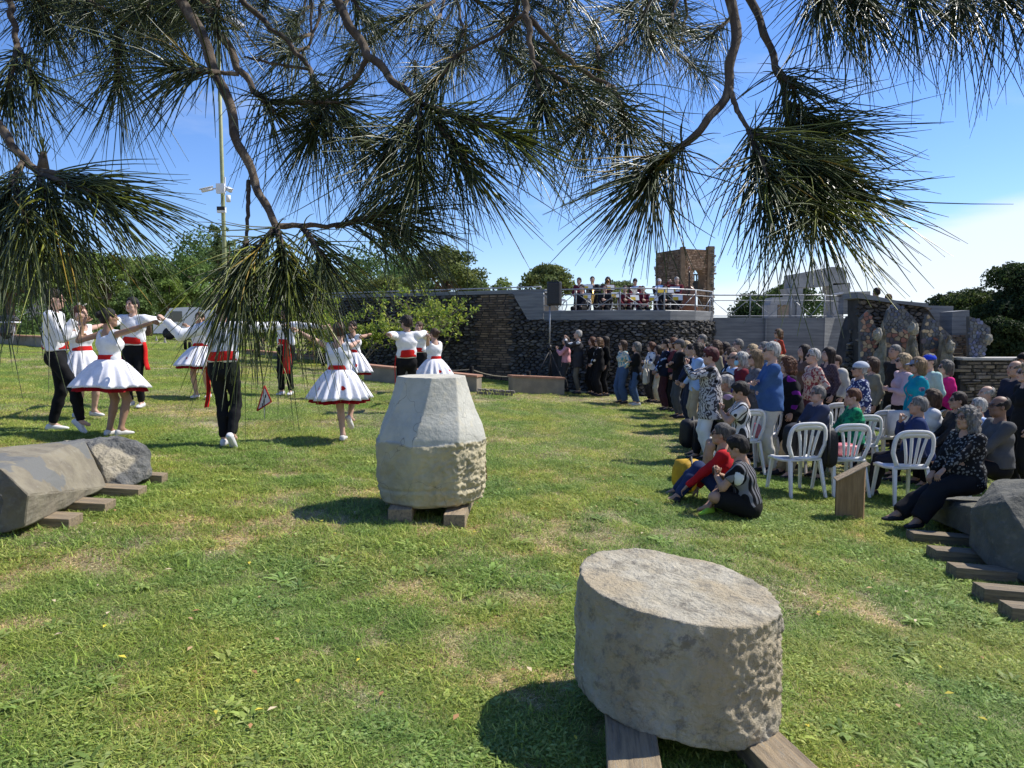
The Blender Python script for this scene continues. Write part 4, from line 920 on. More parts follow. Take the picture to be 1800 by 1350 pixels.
for (px, py, w, lb, L_) in [(1612, 958, .2, 'timber block under the tip of the stone slab', 1.2), (1652, 990, .22, 'sunlit timber block in front of the big dark stone', 1.1), (1688, 1022, .2, 'third timber block along the big dark stone', 1.1), (1738, 1062, .2, 'sunlit timber block under the big dark stone at the right', 1.1), (1788, 1098, .2, 'timber block at the right edge, nearest the camera', 1.1)]:
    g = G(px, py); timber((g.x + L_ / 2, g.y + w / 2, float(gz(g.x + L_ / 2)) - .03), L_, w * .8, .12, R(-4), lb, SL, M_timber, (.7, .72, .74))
# timber lectern sign
g = G(1517, 916); e = empty('wooden_lectern', (g.x, g.y, g.z), R(0), 'slanted wooden lectern made of thick boards on the lawn by the chairs', 'lectern')
hh, wl_ = .56, .27
for k in range(3):
    V, F = prism([(-wl_, .02, -.05), (0, 0, -.05), (0, 0, hh), (-wl_, .02, hh - .15)], (.035, .05, 0)); V = np.array(V) + np.array([k * .018, k * .052, 0])
    mk('board', (V, F), M_timberz, e, smooth=False, col=(1.15, 1.1, 1) if k == 0 else (1, 1, 1))
mk('sign_plate', prism([(-wl_ - .01, -.01, hh - .155), (.05, -.01, hh + .012), (.09, .17, hh + .012), (-wl_ + .03, .17, hh - .155)], (0, 0, .010)), M_timber, e, smooth=False, col=(1, 1, 1))
# triangular cloth pennant on a wire
g = G(465, 737); sy = g.y; e = empty('pennant', (g.x, g.y, g.z), 0, 'small white triangular pennant with red edging on a wire stake', 'pennant')
loc = lambda px, py, dy=0: tuple(P(px, py, sy + dy) - g)
tri3 = [loc(465, 678), loc(452, 722, .02), loc(477, 706, -.02)]
mk('cloth', prism(tri3, (0, .004, 0)), mat('white_cotton', (.62, .62, .62), (.5, .5, .52), 20, .9), e, smooth=False)
for a_, b_ in ((0, 1), (1, 2), (2, 0)): mk('edging', tube([tri3[a_], tri3[b_]], .012, 6), mat('red_trim', (.32, .02, .02)), e)
mk('back_cloth', prism([loc(468, 690, .03), loc(478, 706, .02), loc(471, 712, .05)], (0, .004, 0)), mat('yellow_white_cloth', (.7, .55, .25)), e, smooth=False)
mk('lettering', join([prism([loc(460 + i * 2.6, 716 - i * 8.0, -.012), loc(462.2 + i * 2.6, 715 - i * 8.0, -.012), loc(463 + i * 2.4, 708 - i * 7.5, -.012), loc(461 + i * 2.4, 709 - i * 7.5, -.012)], (0, .002, 0)) for i in range(3)]), M_black, e, smooth=False, kind='stuff')
mk('wire', tube([(0, 0, -.05), (0, 0, .3)], .006, 6), M_iron, e)

# loudspeaker on tripod
g = G(966, 687); e = empty('speaker_stand', (g.x, g.y, g.z), 0, 'black tripod stand holding the loudspeaker in front of the bastion', 'stand')
ztop = P(966, 537, g.y).z - g.z
mk('pole', tube([(0, 0, .25), (0, 0, 1.2)], .03, 8), M_black, e); mk('upper_pole', tube([(0, 0, 1.2), (0, 0, ztop)], .022, 8), M_iron, e)
mk('collar', tube([(0, 0, 1.15), (0, 0, 1.3)], .05, 8), M_black, e)
for a in (R(200), R(320), R(80)):
    d = np.array([math.cos(a), math.sin(a), 0]); mk('leg', tube([np.array([0, 0, 1.15]), d * .62 + (0, 0, 0)], .022, 6), M_black, e); mk('brace', tube([np.array([0, 0, .35]), d * .33 + (0, 0, .52)], .014, 6), M_black, e)
sp = empty('loudspeaker', (g.x + .12, g.y - .05, g.z + ztop), R(-8), 'black loudspeaker on top of the tripod in front of the terrace', 'loudspeaker')
M_spk = mat('speaker_grille', (.035, .037, .042), (.02, .02, .022), 60, .6)
V, F = rings([[(x * s, y * s2, z) for x, y in ((-.2, .14), (-.2, -.08), (-.16, -.15), (.16, -.15), (.2, -.08), (.2, .14))] for z, s, s2 in ((0, .9, .9), (.03, 1, 1), (.62, 1, 1), (.66, .95, .9))])
mk('cabinet', (V, F), M_black, sp, smooth=False); mk('grille', box((-.155, -.17, .05), (.155, -.151, .61), .006), M_spk, sp, smooth=False); mk('handle', tube([(-.1, 0, .66), (-.08, 0, .69), (.08, 0, .69), (.1, 0, .66)], .012, 6), M_black, sp)

# ------------------------------------------------------------------ plastic chairs
def strip(path, w, t, wdir=(1, 0, 0)):
    """flat bar along path with width along wdir-perp in the back plane"""
    path = np.array(path, float); T = np.gradient(path, axis=0); T /= np.linalg.norm(T, axis=1)[:, None]
    nrm = np.array((0, 1, 0.0)); side = np.cross(T, nrm); side /= np.linalg.norm(side, axis=1)[:, None]; w = np.broadcast_to(w, (len(path),))
    Rr = np.stack([path + side * w[:, None] / 2 - nrm * t / 2, path + side * w[:, None] / 2 * .9 + nrm * t / 2, path - side * w[:, None] / 2 * .9 + nrm * t / 2, path - side * w[:, None] / 2 - nrm * t / 2], 1)
    return rings(Rr)
def chair_src():
    """meshes of a moulded armless chair facing +Y, back at -Y"""
    bend = lambda p: (p[0], p[1] - .22 * max(0, p[2] - .44) ** 1.0 * .75 + .35 * p[0] ** 2, p[2])
    def B_(VF): return (np.array([bend(p) for p in VF[0]]), VF[1])
    arch = []
    for i in range(25):
        t = i / 24; a = PI * (1 - t); x = .228 * math.copysign(abs(math.cos(a)) ** .55, math.cos(a)); z = .60 + .25 * (max(0, math.sin(a))) ** .55 if 0 < t < 1 else .60
        arch.append((x, -.2, z))
    path = [(-.165, -.2, .43), (-.19, -.2, .50)] + arch + [(.19, -.2, .50), (.165, -.2, .43)]
    path = np.array(path)
    res = np.array([path[0]]); 
    frame = B_(strip(path, .042, .022))
    topb = B_(strip([(-.17, -.2, .80), (-.09, -.2, .815), (0, -.2, .82), (.09, -.2, .815), (.17, -.2, .80)], .075, .02))
    slats = []
    for x0, x1 in ((-.072, -.140), (-.026, -.048), (.026, .048), (.072, .140)):
        pts = [(x0 + (x1 - x0) * t ** 1.6, -.2, .43 + .38 * t) for t in np.linspace(0, 1, 8)]; slats.append(B_(strip(pts, np.linspace(.024, .036, 8), .014)))
    low = B_(strip([(-.18, -.2, .445), (0, -.2, .44), (.18, -.2, .445)], .05, .022))
    seat = []
    for t in np.linspace(0, 1, 9):
        y = -.21 + .43 * t; w = .19 + .035 * math.sin(t * PI * .6); z = .44 - .02 * math.sin(t * PI) - .03 * max(0, t - .85) / .15
        seat.append([(-w, y, z - .03), (-w, y, z + .004), (-w * .6, y, z - .008), (0, y, z - .012), (w * .6, y, z - .008), (w, y, z + .004), (w, y, z - .03), (0, y, z - .026)])
    seat = rings(np.array(seat))
    legs = []
    for sx, y0, y1 in ((-1, .18, .235), (1, .18, .235), (-1, -.18, -.27), (1, -.18, -.27)):
        Rr = []
        for t in np.linspace(0, 1, 5):
            w = .034 * (1 - .35 * t) + .006; x = sx * (.185 + .035 * t); y = y0 + (y1 - y0) * t; z = .43 * (1 - t)
            Rr.append([(x - w / 2, y - w / 2, z), (x + w / 2, y - w / 2, z), (x + w / 2, y + w / 2, z), (x - w / 2, y + w / 2, z)])
        legs.append(rings(np.array(Rr)))
    m = lambda n, vf, s=True: new_mesh(n, vf[0], vf[1], s)
    return dict(back=m('backrest', join([frame, topb, low])), slat=[m('slat', s) for s in slats], seat=m('seat', seat), leg=[m('leg', l, False) for l in legs])
CH = chair_src()
for k in CH.values():
    for me in (k if isinstance(k, list) else [k]): me.materials.append(M_plastic)
def chair(x, y, rz, label, base=0.0, z=None, group='white plastic chairs on the lawn', s=1.0):
    z = float(gz(x)) + base if z is None else z
    e = empty('plastic_chair', (x, y, z), rz, label, 'chair', group); e.scale = (s, s, s)
    if z < 1: e.rotation_euler = (0, 0, rz)
    b = link('backrest', CH['back'], None, e)
    for q in CH['slat']: link('slat', q, None, b)
    link('seat', CH['seat'], None, e)
    for q in CH['leg']: link('leg', q, None, e)
    return e
def chair_px(px, ytop, D, yaw, label, **k):
    x = XY(px, D); return chair(x, D, R(yaw), label, **k)
# px column of the back, depth, yaw (0 = facing away)
CHAIRS = [
    (1415, 8.55, 22, 'white plastic chair with a black bag hanging on its back'),
    (1494, 8.75, 16, 'white plastic chair with a red bag on its seat'),
    (1604, 8.5, 12, 'white plastic chair in front row under the man hiding his face'),
    (1313, 9.7, 30, 'leftmost white plastic chair, behind the seated woman with a bun'),
    (1345, 10.3, 30, 'white plastic chair just behind the leftmost chair'),
    (1378, 10.8, 38, 'white plastic chair beside the standing man in blue'),
    (1432, 10.2, 30, 'white plastic chair under the grey-haired man with glasses'),
    (1405, 12.4, 30, 'white plastic chair behind the man in blue, by the woman in purple'),
    (1470, 12.0, 25, 'white plastic chair in the second row right of the purple top'),
    (1520, 10.1, 18, 'white plastic chair under the woman in the green top'),
    (1560, 11.2, 14, 'white plastic chair beyond the green top, empty back showing'),
    (1640, 10.2, 12, 'white plastic chair under the woman in the white jacket'),
    (1700, 10.3, 10, 'white plastic chair under the woman with black sunglasses'),
    (1580, 12.6, 10, 'white plastic chair beside the woman in the pink blouse'),
    (1672, 12.3, 10, 'white plastic chair at the back behind the white jacket'),
    (1735, 9.0, 10, 'white plastic chair under the bald man in the grey pullover'),
    (1283, 10.9, 50, 'white plastic chair under the white-haired man in lilac'),
    (1500, 13.2, 22, 'white plastic chair at the back near the polka dot shirt'),
]
for px, D, yw, lb in CHAIRS: chair(XY(px - 12, D), D, R(yw - 10), lb)

# ------------------------------------------------------------------ people: blended volumes turned into one skin
def snet(Fd, org, h):
    S = Fd < 0; nx, ny, nz = Fd.shape
    c = [S[i:nx - 1 + i, j:ny - 1 + j, k:nz - 1 + k] for i in (0, 1) for j in (0, 1) for k in (0, 1)]
    cnt = sum(x.astype(np.int8) for x in c); act = (cnt > 0) & (cnt < 8)
    idx = np.full(act.shape, -1, np.int32); I = np.nonzero(act); m = len(I[0]); idx[I] = np.arange(m)
    if m == 0: return np.zeros((0, 3)), np.zeros((0, 4), int)
    cv = {}
    for i in (0, 1):
        for j in (0, 1):
            for k in (0, 1): cv[(i, j, k)] = Fd[I[0] + i, I[1] + j, I[2] + k]
    acc = np.zeros((m, 3), np.float32); n = np.zeros(m, np.float32)
    for a in list(cv):
        for ax in range(3):
            if a[ax] == 0:
                b = list(a); b[ax] = 1; b = tuple(b); va, vb = cv[a], cv[b]; msk = (va < 0) != (vb < 0)
                t = np.where(msk, va / np.where(msk, va - vb, 1), 0)
                for q in range(3): acc[:, q] += np.where(msk, a[q] + (t if q == ax else 0), 0)
                n += msk
    V = (np.stack(I, 1) + acc / n[:, None]) * h + np.asarray(org)
    Q = []
    for ax in range(3):
        sl0 = [slice(1, None)] * 3; sl1 = [slice(1, None)] * 3
        sl0 = tuple(slice(0, Fd.shape[q] - 1) if q == ax else slice(1, Fd.shape[q] - 1) for q in range(3))
        sl1 = tuple(slice(1, Fd.shape[q]) if q == ax else slice(1, Fd.shape[q] - 1) for q in range(3))
        A, B = S[sl0], S[sl1]; d = A != B; J = np.nonzero(d)
        if not len(J[0]): continue
        g = [J[q] + (0 if q == ax else 1) for q in range(3)]; u, v = [(1, 2), (2, 0), (0, 1)][ax]
        def cell(du, dv):
            gg = [x.copy() for x in g]; gg[u] -= du; gg[v] -= dv; return idx[gg[0], gg[1], gg[2]]
        q = np.stack([cell(1, 1), cell(0, 1), cell(0, 0), cell(1, 0)], 1); fl = ~A[J]; q[fl] = q[fl][:, ::-1]; Q.append(q)
    Q = np.concatenate(Q); Q = Q[(Q >= 0).all(1)]
    return V, Q
class Fld:
    def __init__(s, lo, hi, h):
        s.h = h; s.o = np.asarray(lo, float) - 2 * h; n = np.ceil((np.asarray(hi) - s.o) / h).astype(int) + 3
        s.F = np.full(n, .4, np.float32); s.ax = [(s.o[i] + h * np.arange(n[i])).astype(np.float32) for i in range(3)]
    def sub(s, lo, hi):
        sl = []
        for i in range(3):
            a = max(0, int((lo[i] - s.o[i]) / s.h)); b = min(s.F.shape[i], int((hi[i] - s.o[i]) / s.h) + 2); sl.append(slice(a, max(a + 1, b)))
        return tuple(sl), s.ax[0][sl[0]][:, None, None], s.ax[1][sl[1]][None, :, None], s.ax[2][sl[2]][None, None, :]
    def comb(s, sl, d, k, op):
        a = s.F[sl]
        if op == 'u':
            h = np.maximum(k - np.abs(a - d), 0) / k; s.F[sl] = np.minimum(a, d) - h * h * k * .25
        elif op == 's':
            d = -d; h = np.maximum(k - np.abs(a - d), 0) / k; s.F[sl] = np.maximum(a, d) + h * h * k * .25
    def cap(s, a, b, ra, rb, k=.03, w=None, ratio=1.0, flat=False, op='u'):
        a = np.asarray(a, float); b = np.asarray(b, float); R_ = max(ra, rb) * max(ratio, 1) + k + 2 * s.h
        sl, X, Y, Z = s.sub(np.minimum(a, b) - R_, np.maximum(a, b) + R_)
        d = b - a; L2 = float(d @ d) + 1e-9
        px, py, pz = X - a[0], Y - a[1], Z - a[2]; t = (px * d[0] + py * d[1] + pz * d[2]) / L2; tc = np.clip(t, 0, 1)
        qx, qy, qz = px - d[0] * tc, py - d[1] * tc, pz - d[2] * tc; r2 = qx * qx + qy * qy + qz * qz
        if w is not None: pw = qx * w[0] + qy * w[1] + qz * w[2]; r2 = r2 - pw * pw * (1 - 1 / ratio ** 2)
        dist = np.sqrt(np.maximum(r2, 0)) - (ra + (rb - ra) * tc)
        if flat: dist = np.maximum(dist, (t - 1) * math.sqrt(L2))
        s.comb(sl, dist.astype(np.float32), k, op)
    def ell(s, c, r, k=.03, op='u', M=None):
        c = np.asarray(c, float); R_ = max(r) + k + 2 * s.h; sl, X, Y, Z = s.sub(c - R_, c + R_); x, y, z = X - c[0], Y - c[1], Z - c[2]
        if M is not None: x, y, z = (M[0][0] * x + M[1][0] * y + M[2][0] * z, M[0][1] * x + M[1][1] * y + M[2][1] * z, M[0][2] * x + M[1][2] * y + M[2][2] * z)
        q = np.sqrt((x / r[0]) ** 2 + (y / r[1]) ** 2 + (z / r[2]) ** 2); s.comb(sl, ((q - 1) * min(r)).astype(np.float32), k, op)
    def plane(s, p, n):  # cut away the side the normal points to
        d = (s.ax[0][:, None, None] - p[0]) * n[0] + (s.ax[1][None, :, None] - p[1]) * n[1] + (s.ax[2][None, None, :] - p[2]) * n[2]; s.F = np.maximum(s.F, d.astype(np.float32))
    def fold(s, amp, f, ph):
        X, Y, Z = s.ax
        s.F += amp * np.sin(X * f + ph)[:, None, None] * np.sin(Z * f * 1.35 + ph * 2)[None, None, :] + amp * .8 * np.sin(Y * f * 1.2 + ph)[None, :, None] * np.sin(Z * f * .8 + ph * 3)[None, None, :] + amp * .5 * (np.sin(X * f * 2.1 + ph)[:, None, None] * np.sin(Z * f * 2.4)[None, None, :])
    def mesh(s): return snet(s.F, s.o, s.h)

# head, face forward +Y, origin at head centre
def head_src(h, female=False):
    f = Fld((-.12, -.14, -.24), (.12, .14, .14), h); j = .92 if female else 1
    f.ell((0, -.018, .032), (.078, .094, .086), .02); f.ell((0, .02, -.038), (.061 * j, .074, .078), .03)
    f.cap((-.035 * j, .045, -.075), (.035 * j, .045, -.075), .028, .028, .03); f.ell((0, .068, -.094), (.022 * j, .020, .018), .02)
    f.cap((-.036, .078, .030), (.036, .078, .030), .011, .011, .012)
    for sx in (-1, 1):
        f.ell((sx * .031, .094, .009), (.017, .010, .010), .012, 's'); f.ell((sx * .030, .079, .010), (.0135, .0115, .0105), .004)
        f.ell((sx * .040, .062, -.022), (.022, .02, .02), .02); f.ell((sx * .079, -.008, -.012), (.010, .021, .031), .006)
    f.cap((0, .088, .018), (0, .110, -.020), .0085, .0125, .008); f.ell((0, .098, -.024), (.018, .012, .009), .008)
    f.cap((-.017, .088, -.052), (.017, .088, -.052), .007, .007, .006); f.cap((-.014, .087, -.062), (.014, .087, -.062), .0075, .0075, .005)
    f.cap((0, -.018, -.06), (0, -.035, -.21), .052 * j, .056 * j, .03)
    V, F = f.mesh(); C = np.ones((len(V), 3)); x, y, z = np.abs(V[:, 0]), V[:, 1], V[:, 2]
    C[(np.hypot(x - .030, z - .010) < .0105) & (y > .07)] = (.16, .10, .09)
    C[(np.abs(x - .032) < .020) & (np.abs(z - .034) < .0065) & (y > .06)] = (.30, .20, .16)
    C[(x < .021) & (np.abs(z + .057) < .0085) & (y > .08)] = (.92, .55, .52)
    return V, F, C
HEADS = {(fm, near): head_src(.0088 if near else .016, fm) for fm in (0, 1) for near in (0, 1)}
def hair_src(kind, h):
    f = Fld((-.2, -.22, -.36), (.2, .2, .2), h); ph = {'short': 1, 'bob': 2, 'long': 3, 'bun': 4, 'curly': 5, 'bald': 6, 'wild': 7, 'thick': 8, 'crop': 9}[kind]
    up = .008 if kind in ('short', 'bun', 'bald') else (.004 if kind == 'crop' else .016)
    f.ell((0, -.020, .036), (.080 + up * .8, .098 + up, .088 + up * 1.2), .01)
    if kind in ('short', 'bun', 'thick', 'crop'):
        f.ell((0, -.045, -.02), (.078 + up * .5, .066 + up, .07), .03)
    if kind == 'thick': f.ell((0, .035, .085), (.07, .06, .045), .03); f.ell((0, -.01, .06), (.09, .105, .085), .02)
    if kind in ('bob', 'wild', 'curly'):
        r = {'bob': .058, 'wild': .085, 'curly': .075}[kind]
        for sx in (-1, 1): f.cap((sx * .066, -.02, .03), (sx * (.070 if kind == 'bob' else .09), -.02, -.085 if kind != 'wild' else -.14), r * .75, r * .65, .03)
        f.cap((0, -.06, .02), (0, -.072, -.10 if kind != 'wild' else -.17), .085, .07 if kind == 'bob' else .08, .03)
    if kind == 'long':
        for sx in (-1, 1): f.cap((sx * .064, -.01, .02), (sx * .07, -.01, -.2), .034, .026, .03)
        f.cap((0, -.05, .03), (0, -.085, -.26), .085, .05, .03)
    # face opening
    f.cap((0, .10, .018), (0, .13, -.2), .066 if kind != 'long' else .062, .075, .012, op='s')
    if kind in ('short', 'bun', 'thick', 'crop', 'bald'):
        for sx in (-1, 1): f.ell((sx * .085, .015, -.05), (.05, .05, .06), .01, 's')
        f.plane((0, -.10, -.085), (0, .35, -1)) if kind != 'bald' else None
    if kind == 'bald': f.ell((0, .03, .09), (.088, .11, .078), .012, 's')
    else: f.ell((0, .115, .055), (.052, .05, .035), .012, 's') if kind != 'thick' else None
    if kind == 'bun': f.ell((0, -.13, .04), (.042, .036, .042), .015)
    a = {'short': .003, 'bob': .004, 'long': .004, 'bun': .002, 'curly': .012, 'bald': .002, 'wild': .014, 'thick': .004, 'crop': .002}[kind]
    X, Y, Z = f.ax
    f.F += (a * np.sin(X * 95 + ph)[:, None, None] * np.sin(Y * 80)[None, :, None] * (np.sin(Z * 70 + ph)[None, None, :] if kind in ('curly', 'wild') else 1) + a * .7 * np.sin(X * 190 + ph)[:, None, None] * np.sin(Z * 45)[None, None, :]).astype(np.float32)
    return f.mesh()
HAIRS = {}
def hair_get(kind, near):
    if (kind, near) not in HAIRS: HAIRS[(kind, near)] = hair_src(kind, .0105 if near else .017)
    return HAIRS[(kind, near)]
def cap_src(kind):
    Rr = []
    for i in range(9):
        t = i / 8 * PI / 2; Rr.append([(.093 * math.cos(t) * math.cos(a), -.015 + .110 * math.cos(t) * math.sin(a), .045 + .082 * math.sin(t) ** 1.1) for a in np.linspace(0, 2 * PI, 24, endpoint=False)])
    dome = rings(np.array([[(p[0] * .99, p[1] * .99, .03) for p in Rr[0]]] + Rr))
    if kind == 'beret': return xf(dome, (0, -.012, -.004), s=(1.08, 1.12, 1.05))
    if kind == 'bucket':
        br = rings(np.array([[(p[0] * s, p[1] * s, z) for p in Rr[0]] for s, z in ((1, .05), (1.28, .015), (1.30, .02), (1, .06))])); return join([dome, br])
    vis = []
    for i in range(6):
        t = i / 5; y = .08 + .085 * t; w = .078 * math.sqrt(max(.05, 1 - t * t * .85)); z = .043 - .022 * t
        vis.append([(-w, y - .0 * t, z - .012 * 1), (-w * .5, y + .012 * (1 - t), z + .001), (0, y + .016 * (1 - t), z + .005), (w * .5, y + .012 * (1 - t), z + .001), (w, y, z - .012), (w * .5, y, z - .005), (0, y, z - .001), (-w * .5, y, z - .005)])
    return join([dome, rings(np.array(vis))])
CAPS = {k: cap_src(k) for k in ('cap', 'beret', 'bucket')}
def glasses_src(sun=True):
    p = []
    for sx in (-1, 1):
        a = np.linspace(0, 2 * PI, 14, endpoint=False)
        r1 = [(sx * .033 + .024 * math.cos(q), .104 - .010 * abs(sx * .033 + .024 * math.cos(q)) / .03, .010 + .019 * math.sin(q) * (1 if math.sin(q) < 0 else .8)) for q in a]
        if sun: p.append(rings(np.array([[(x, y - .004, z) for x, y, z in r1], r1])))
        else: p.append(tube(np.array(r1 + [r1[0]]), .0022, 4, False))
        p.append(tube([(sx * .056, .090, .016), (sx * .074, .06, .016), (sx * .082, -.01, .006)], .0035, 4))
    p.append(tube([(-.012, .106, .018), (.012, .106, .018)], .003, 4)); return join(p)
GLS = {True: glasses_src(True), False: glasses_src(False)}
# hand: wrist at origin, fingers along +Z, palm facing +Y, thumb towards +X
def hand_src(curl, n=6, spread=.12):
    parts = []; a = np.linspace(0, 2 * PI, 10, endpoint=False); Rr = []
    for t, w, d in ((-.03, .026, .021), (0, .027, .019), (.03, .036, .017), (.06, .042, .016), (.088, .041, .013), (.094, .034, .009)):
        Rr.append([(w * math.copysign(abs(math.cos(q)) ** .8, math.cos(q)), d * math.sin(q), t) for q in a])
    parts.append(rings(np.array(Rr)))
    def finger(b, d0, L_, r, c):
        pts = [np.array(b, float)]; ang = c * .25; side = np.array(d0, float)
        for i, f_ in enumerate((.45, .30, .25)):
            ang += c * (.55, .9, .7)[i]; dirv = np.array([side[0], math.sin(ang), math.cos(ang)]); dirv[0] *= (1 if i == 0 else .6); dirv /= np.linalg.norm(dirv); pts.append(pts[-1] + dirv * L_ * f_)
        pts = np.array(pts); parts.append(tube(pts, [r, r * .97, r * .9, r * .62], n))
    for i, (x, L_) in enumerate(((.030, .070), (.010, .079), (-.011, .073), (-.030, .058))): finger((x, 0, .080), ((x * 2.2 * spread / .12 * .9), 0), L_, .0088 - .0006 * abs(i - 1), curl * (1 + .12 * i))
    th = np.array([(.022, .004, .018), (.046, .012 + .012 * curl, .040), (.052, .018 + .026 * curl, .066), (.046 - .01 * curl, .024 + .034 * curl, .088)]); parts.append(tube(th, [.013, .0115, .0098, .007], n))
    return join(parts)
HANDS = {k: hand_src(c) for k, c in (('relax', .45), ('grip', 1.25), ('flat', .12))}
def shoe_src(boot=False):
    Rr = []
    for y, w, zt, zb in ((-.075, .022, .045, .008), (-.06, .036, .075, 0), (-.02, .037, .085, 0), (.03, .037, .075, 0), (.08, .044, .058, 0), (.13, .044, .046, .002), (.165, .034, .036, .006), (.182, .016, .026, .012)):
        c = (zt + zb) / 2; hgt = (zt - zb) / 2; Rr.append([(w * math.copysign(abs(math.cos(q)) ** .6, math.cos(q)), y, c + hgt * math.copysign(abs(math.sin(q)) ** .75, math.sin(q))) for q in np.linspace(0, 2 * PI, 12, endpoint=False)])
    return rings(np.array(Rr)[:, ::-1])
SHOE = shoe_src()
SKIN = {k: mat('skin_' + k, c, tuple(x * .88 for x in c), 14, .55, .1, 60, attr=True, spec=.35) for k, c in dict(fair=(.50, .31, .225), tan=(.40, .235, .155), olive=(.33, .19, .12), brown=(.20, .11, .07)).items()}
HAIRC = {k: mat('hair_' + k, c, tuple(x * .35 for x in c), 55, .6, 1, 110, stretch=(1, 1, .2), spec=.25, bdist=.010) for k, c in dict(black=(.018, .014, .012), dark=(.035, .022, .015), brown=(.09, .05, .028), auburn=(.14, .055, .025), red=(.10, .018, .02), grey=(.20, .185, .165), white=(.50, .47, .42), blond=(.42, .30, .16), sandy=(.28, .18, .09), salt=(.11, .10, .09), curlb=(.16, .085, .04)).items()}
def cloth(name, c, pattern=None, c2=None, rough=.85):
    k = 'cloth_' + name
    if k in MATS: return MATS[k]
    ex = None
    if pattern:
        def ex(ctx, col):
            N, L = ctx['N'], ctx['L']
            if pattern == 'zebra':
                w = N.new('ShaderNodeTexWave'); w.inputs['Scale'].default_value = 9; w.inputs['Distortion'].default_value = 9; w.inputs['Detail'].default_value = 2; w.inputs['Detail Scale'].default_value = 2; L.new(ctx['vec'], w.inputs[0]); return ctx['mixc'](ctx['rng'](w.outputs[1], .42, .58), col, c2)
            if pattern in ('dots', 'floral', 'leafy'):
                v = N.new('ShaderNodeTexVoronoi'); v.inputs['Scale'].default_value = {'dots': 26, 'floral': 17, 'leafy': 34}[pattern]; L.new(ctx['vec'], v.inputs['Vector']); th = {'dots': .38, 'floral': .42, 'leafy': .34}[pattern]
                return ctx['mixc'](ctx['rng'](v.outputs['Distance'], th, th + .06, 1, 0), col, c2)
            if pattern == 'mottle': return ctx['mixc'](ctx['rng'](ctx['noise'](22, 3), .48, .56), col, c2)
            if pattern == 'stripes':
                w = N.new('ShaderNodeTexWave'); w.inputs['Scale'].default_value = 7; w.inputs['Distortion'].default_value = .6; L.new(ctx['vec'], w.inputs[0]); return ctx['mixc'](ctx['rng'](w.outputs[1], .55, .65), col, c2)
            if pattern == 'check':
                w = N.new('ShaderNodeTexChecker'); w.inputs['Scale'].default_value = 30; L.new(ctx['vec'], w.inputs[0]); return ctx['mixc'](w.outputs[1], col, c2)
    return mat(k, c, tuple(x * .86 for x in c), 9, rough, .35, 30, sheen=0, extra=ex, bdist=.008, spec=.12)

def ik(a, t, l1, l2, hint):
    a = Vector(a); t = Vector(t); d = t - a; L_ = min(d.length, (l1 + l2) * .999); d.normalize(); t = a + d * L_
    x = (l1 * l1 - l2 * l2 + L_ * L_) / (2 * L_); y = math.sqrt(max(0, l1 * l1 - x * x)); hv = Vector(hint); hv = hv - d * hv.dot(d); hv.normalize()
    return a + d * x + hv * y, t
NP = lambda v: np.array(v[:], float)
ARMS = dict(down=((.245, .05, -.04), 'relax', (.3, -1, -.2)), down2=((.27, .12, .0), 'relax', (.4, -1, -.2)), cross=((-.10, .215, .24), 'grip', (.8, 0, -.8)), clasp=((.035, .24, .02), 'grip', (1, -.4, -.2)),
            phone=((.045, .36, .56), 'grip', (.9, .2, -1)), phonelow=((.045, .30, .40), 'grip', (.8, .2, -1)), hip=((.17, .03, .05), 'grip', (1, -.7, 0)), lap=((.10, .33, .04), 'relax', (1, -.4, -.3)), play=((.05, .30, .26), 'grip', (1, -.1, -.7)), playlow=((.06, .33, .08), 'grip', (1, -.2, -.6)),
            chest=((.05, .23, .24), 'relax', (.9, -.1, -.8)), chin=((.03, .20, .44), 'grip', (.6, .2, -1)), back=((.1, -.16, .03), 'relax', (1, -.5, 0)), bassu=((.30, .22, .62), 'grip', (1, 0, -.6)), knee=((.17, .52, .05), 'relax', (.8, -.3, -.4)), rest=((.28, -.25, -.08), 'flat', (.5, -1, 0)), trumpet=((.04, .30, .50), 'grip', (1, .1, -.7)))
PEOPLE = []
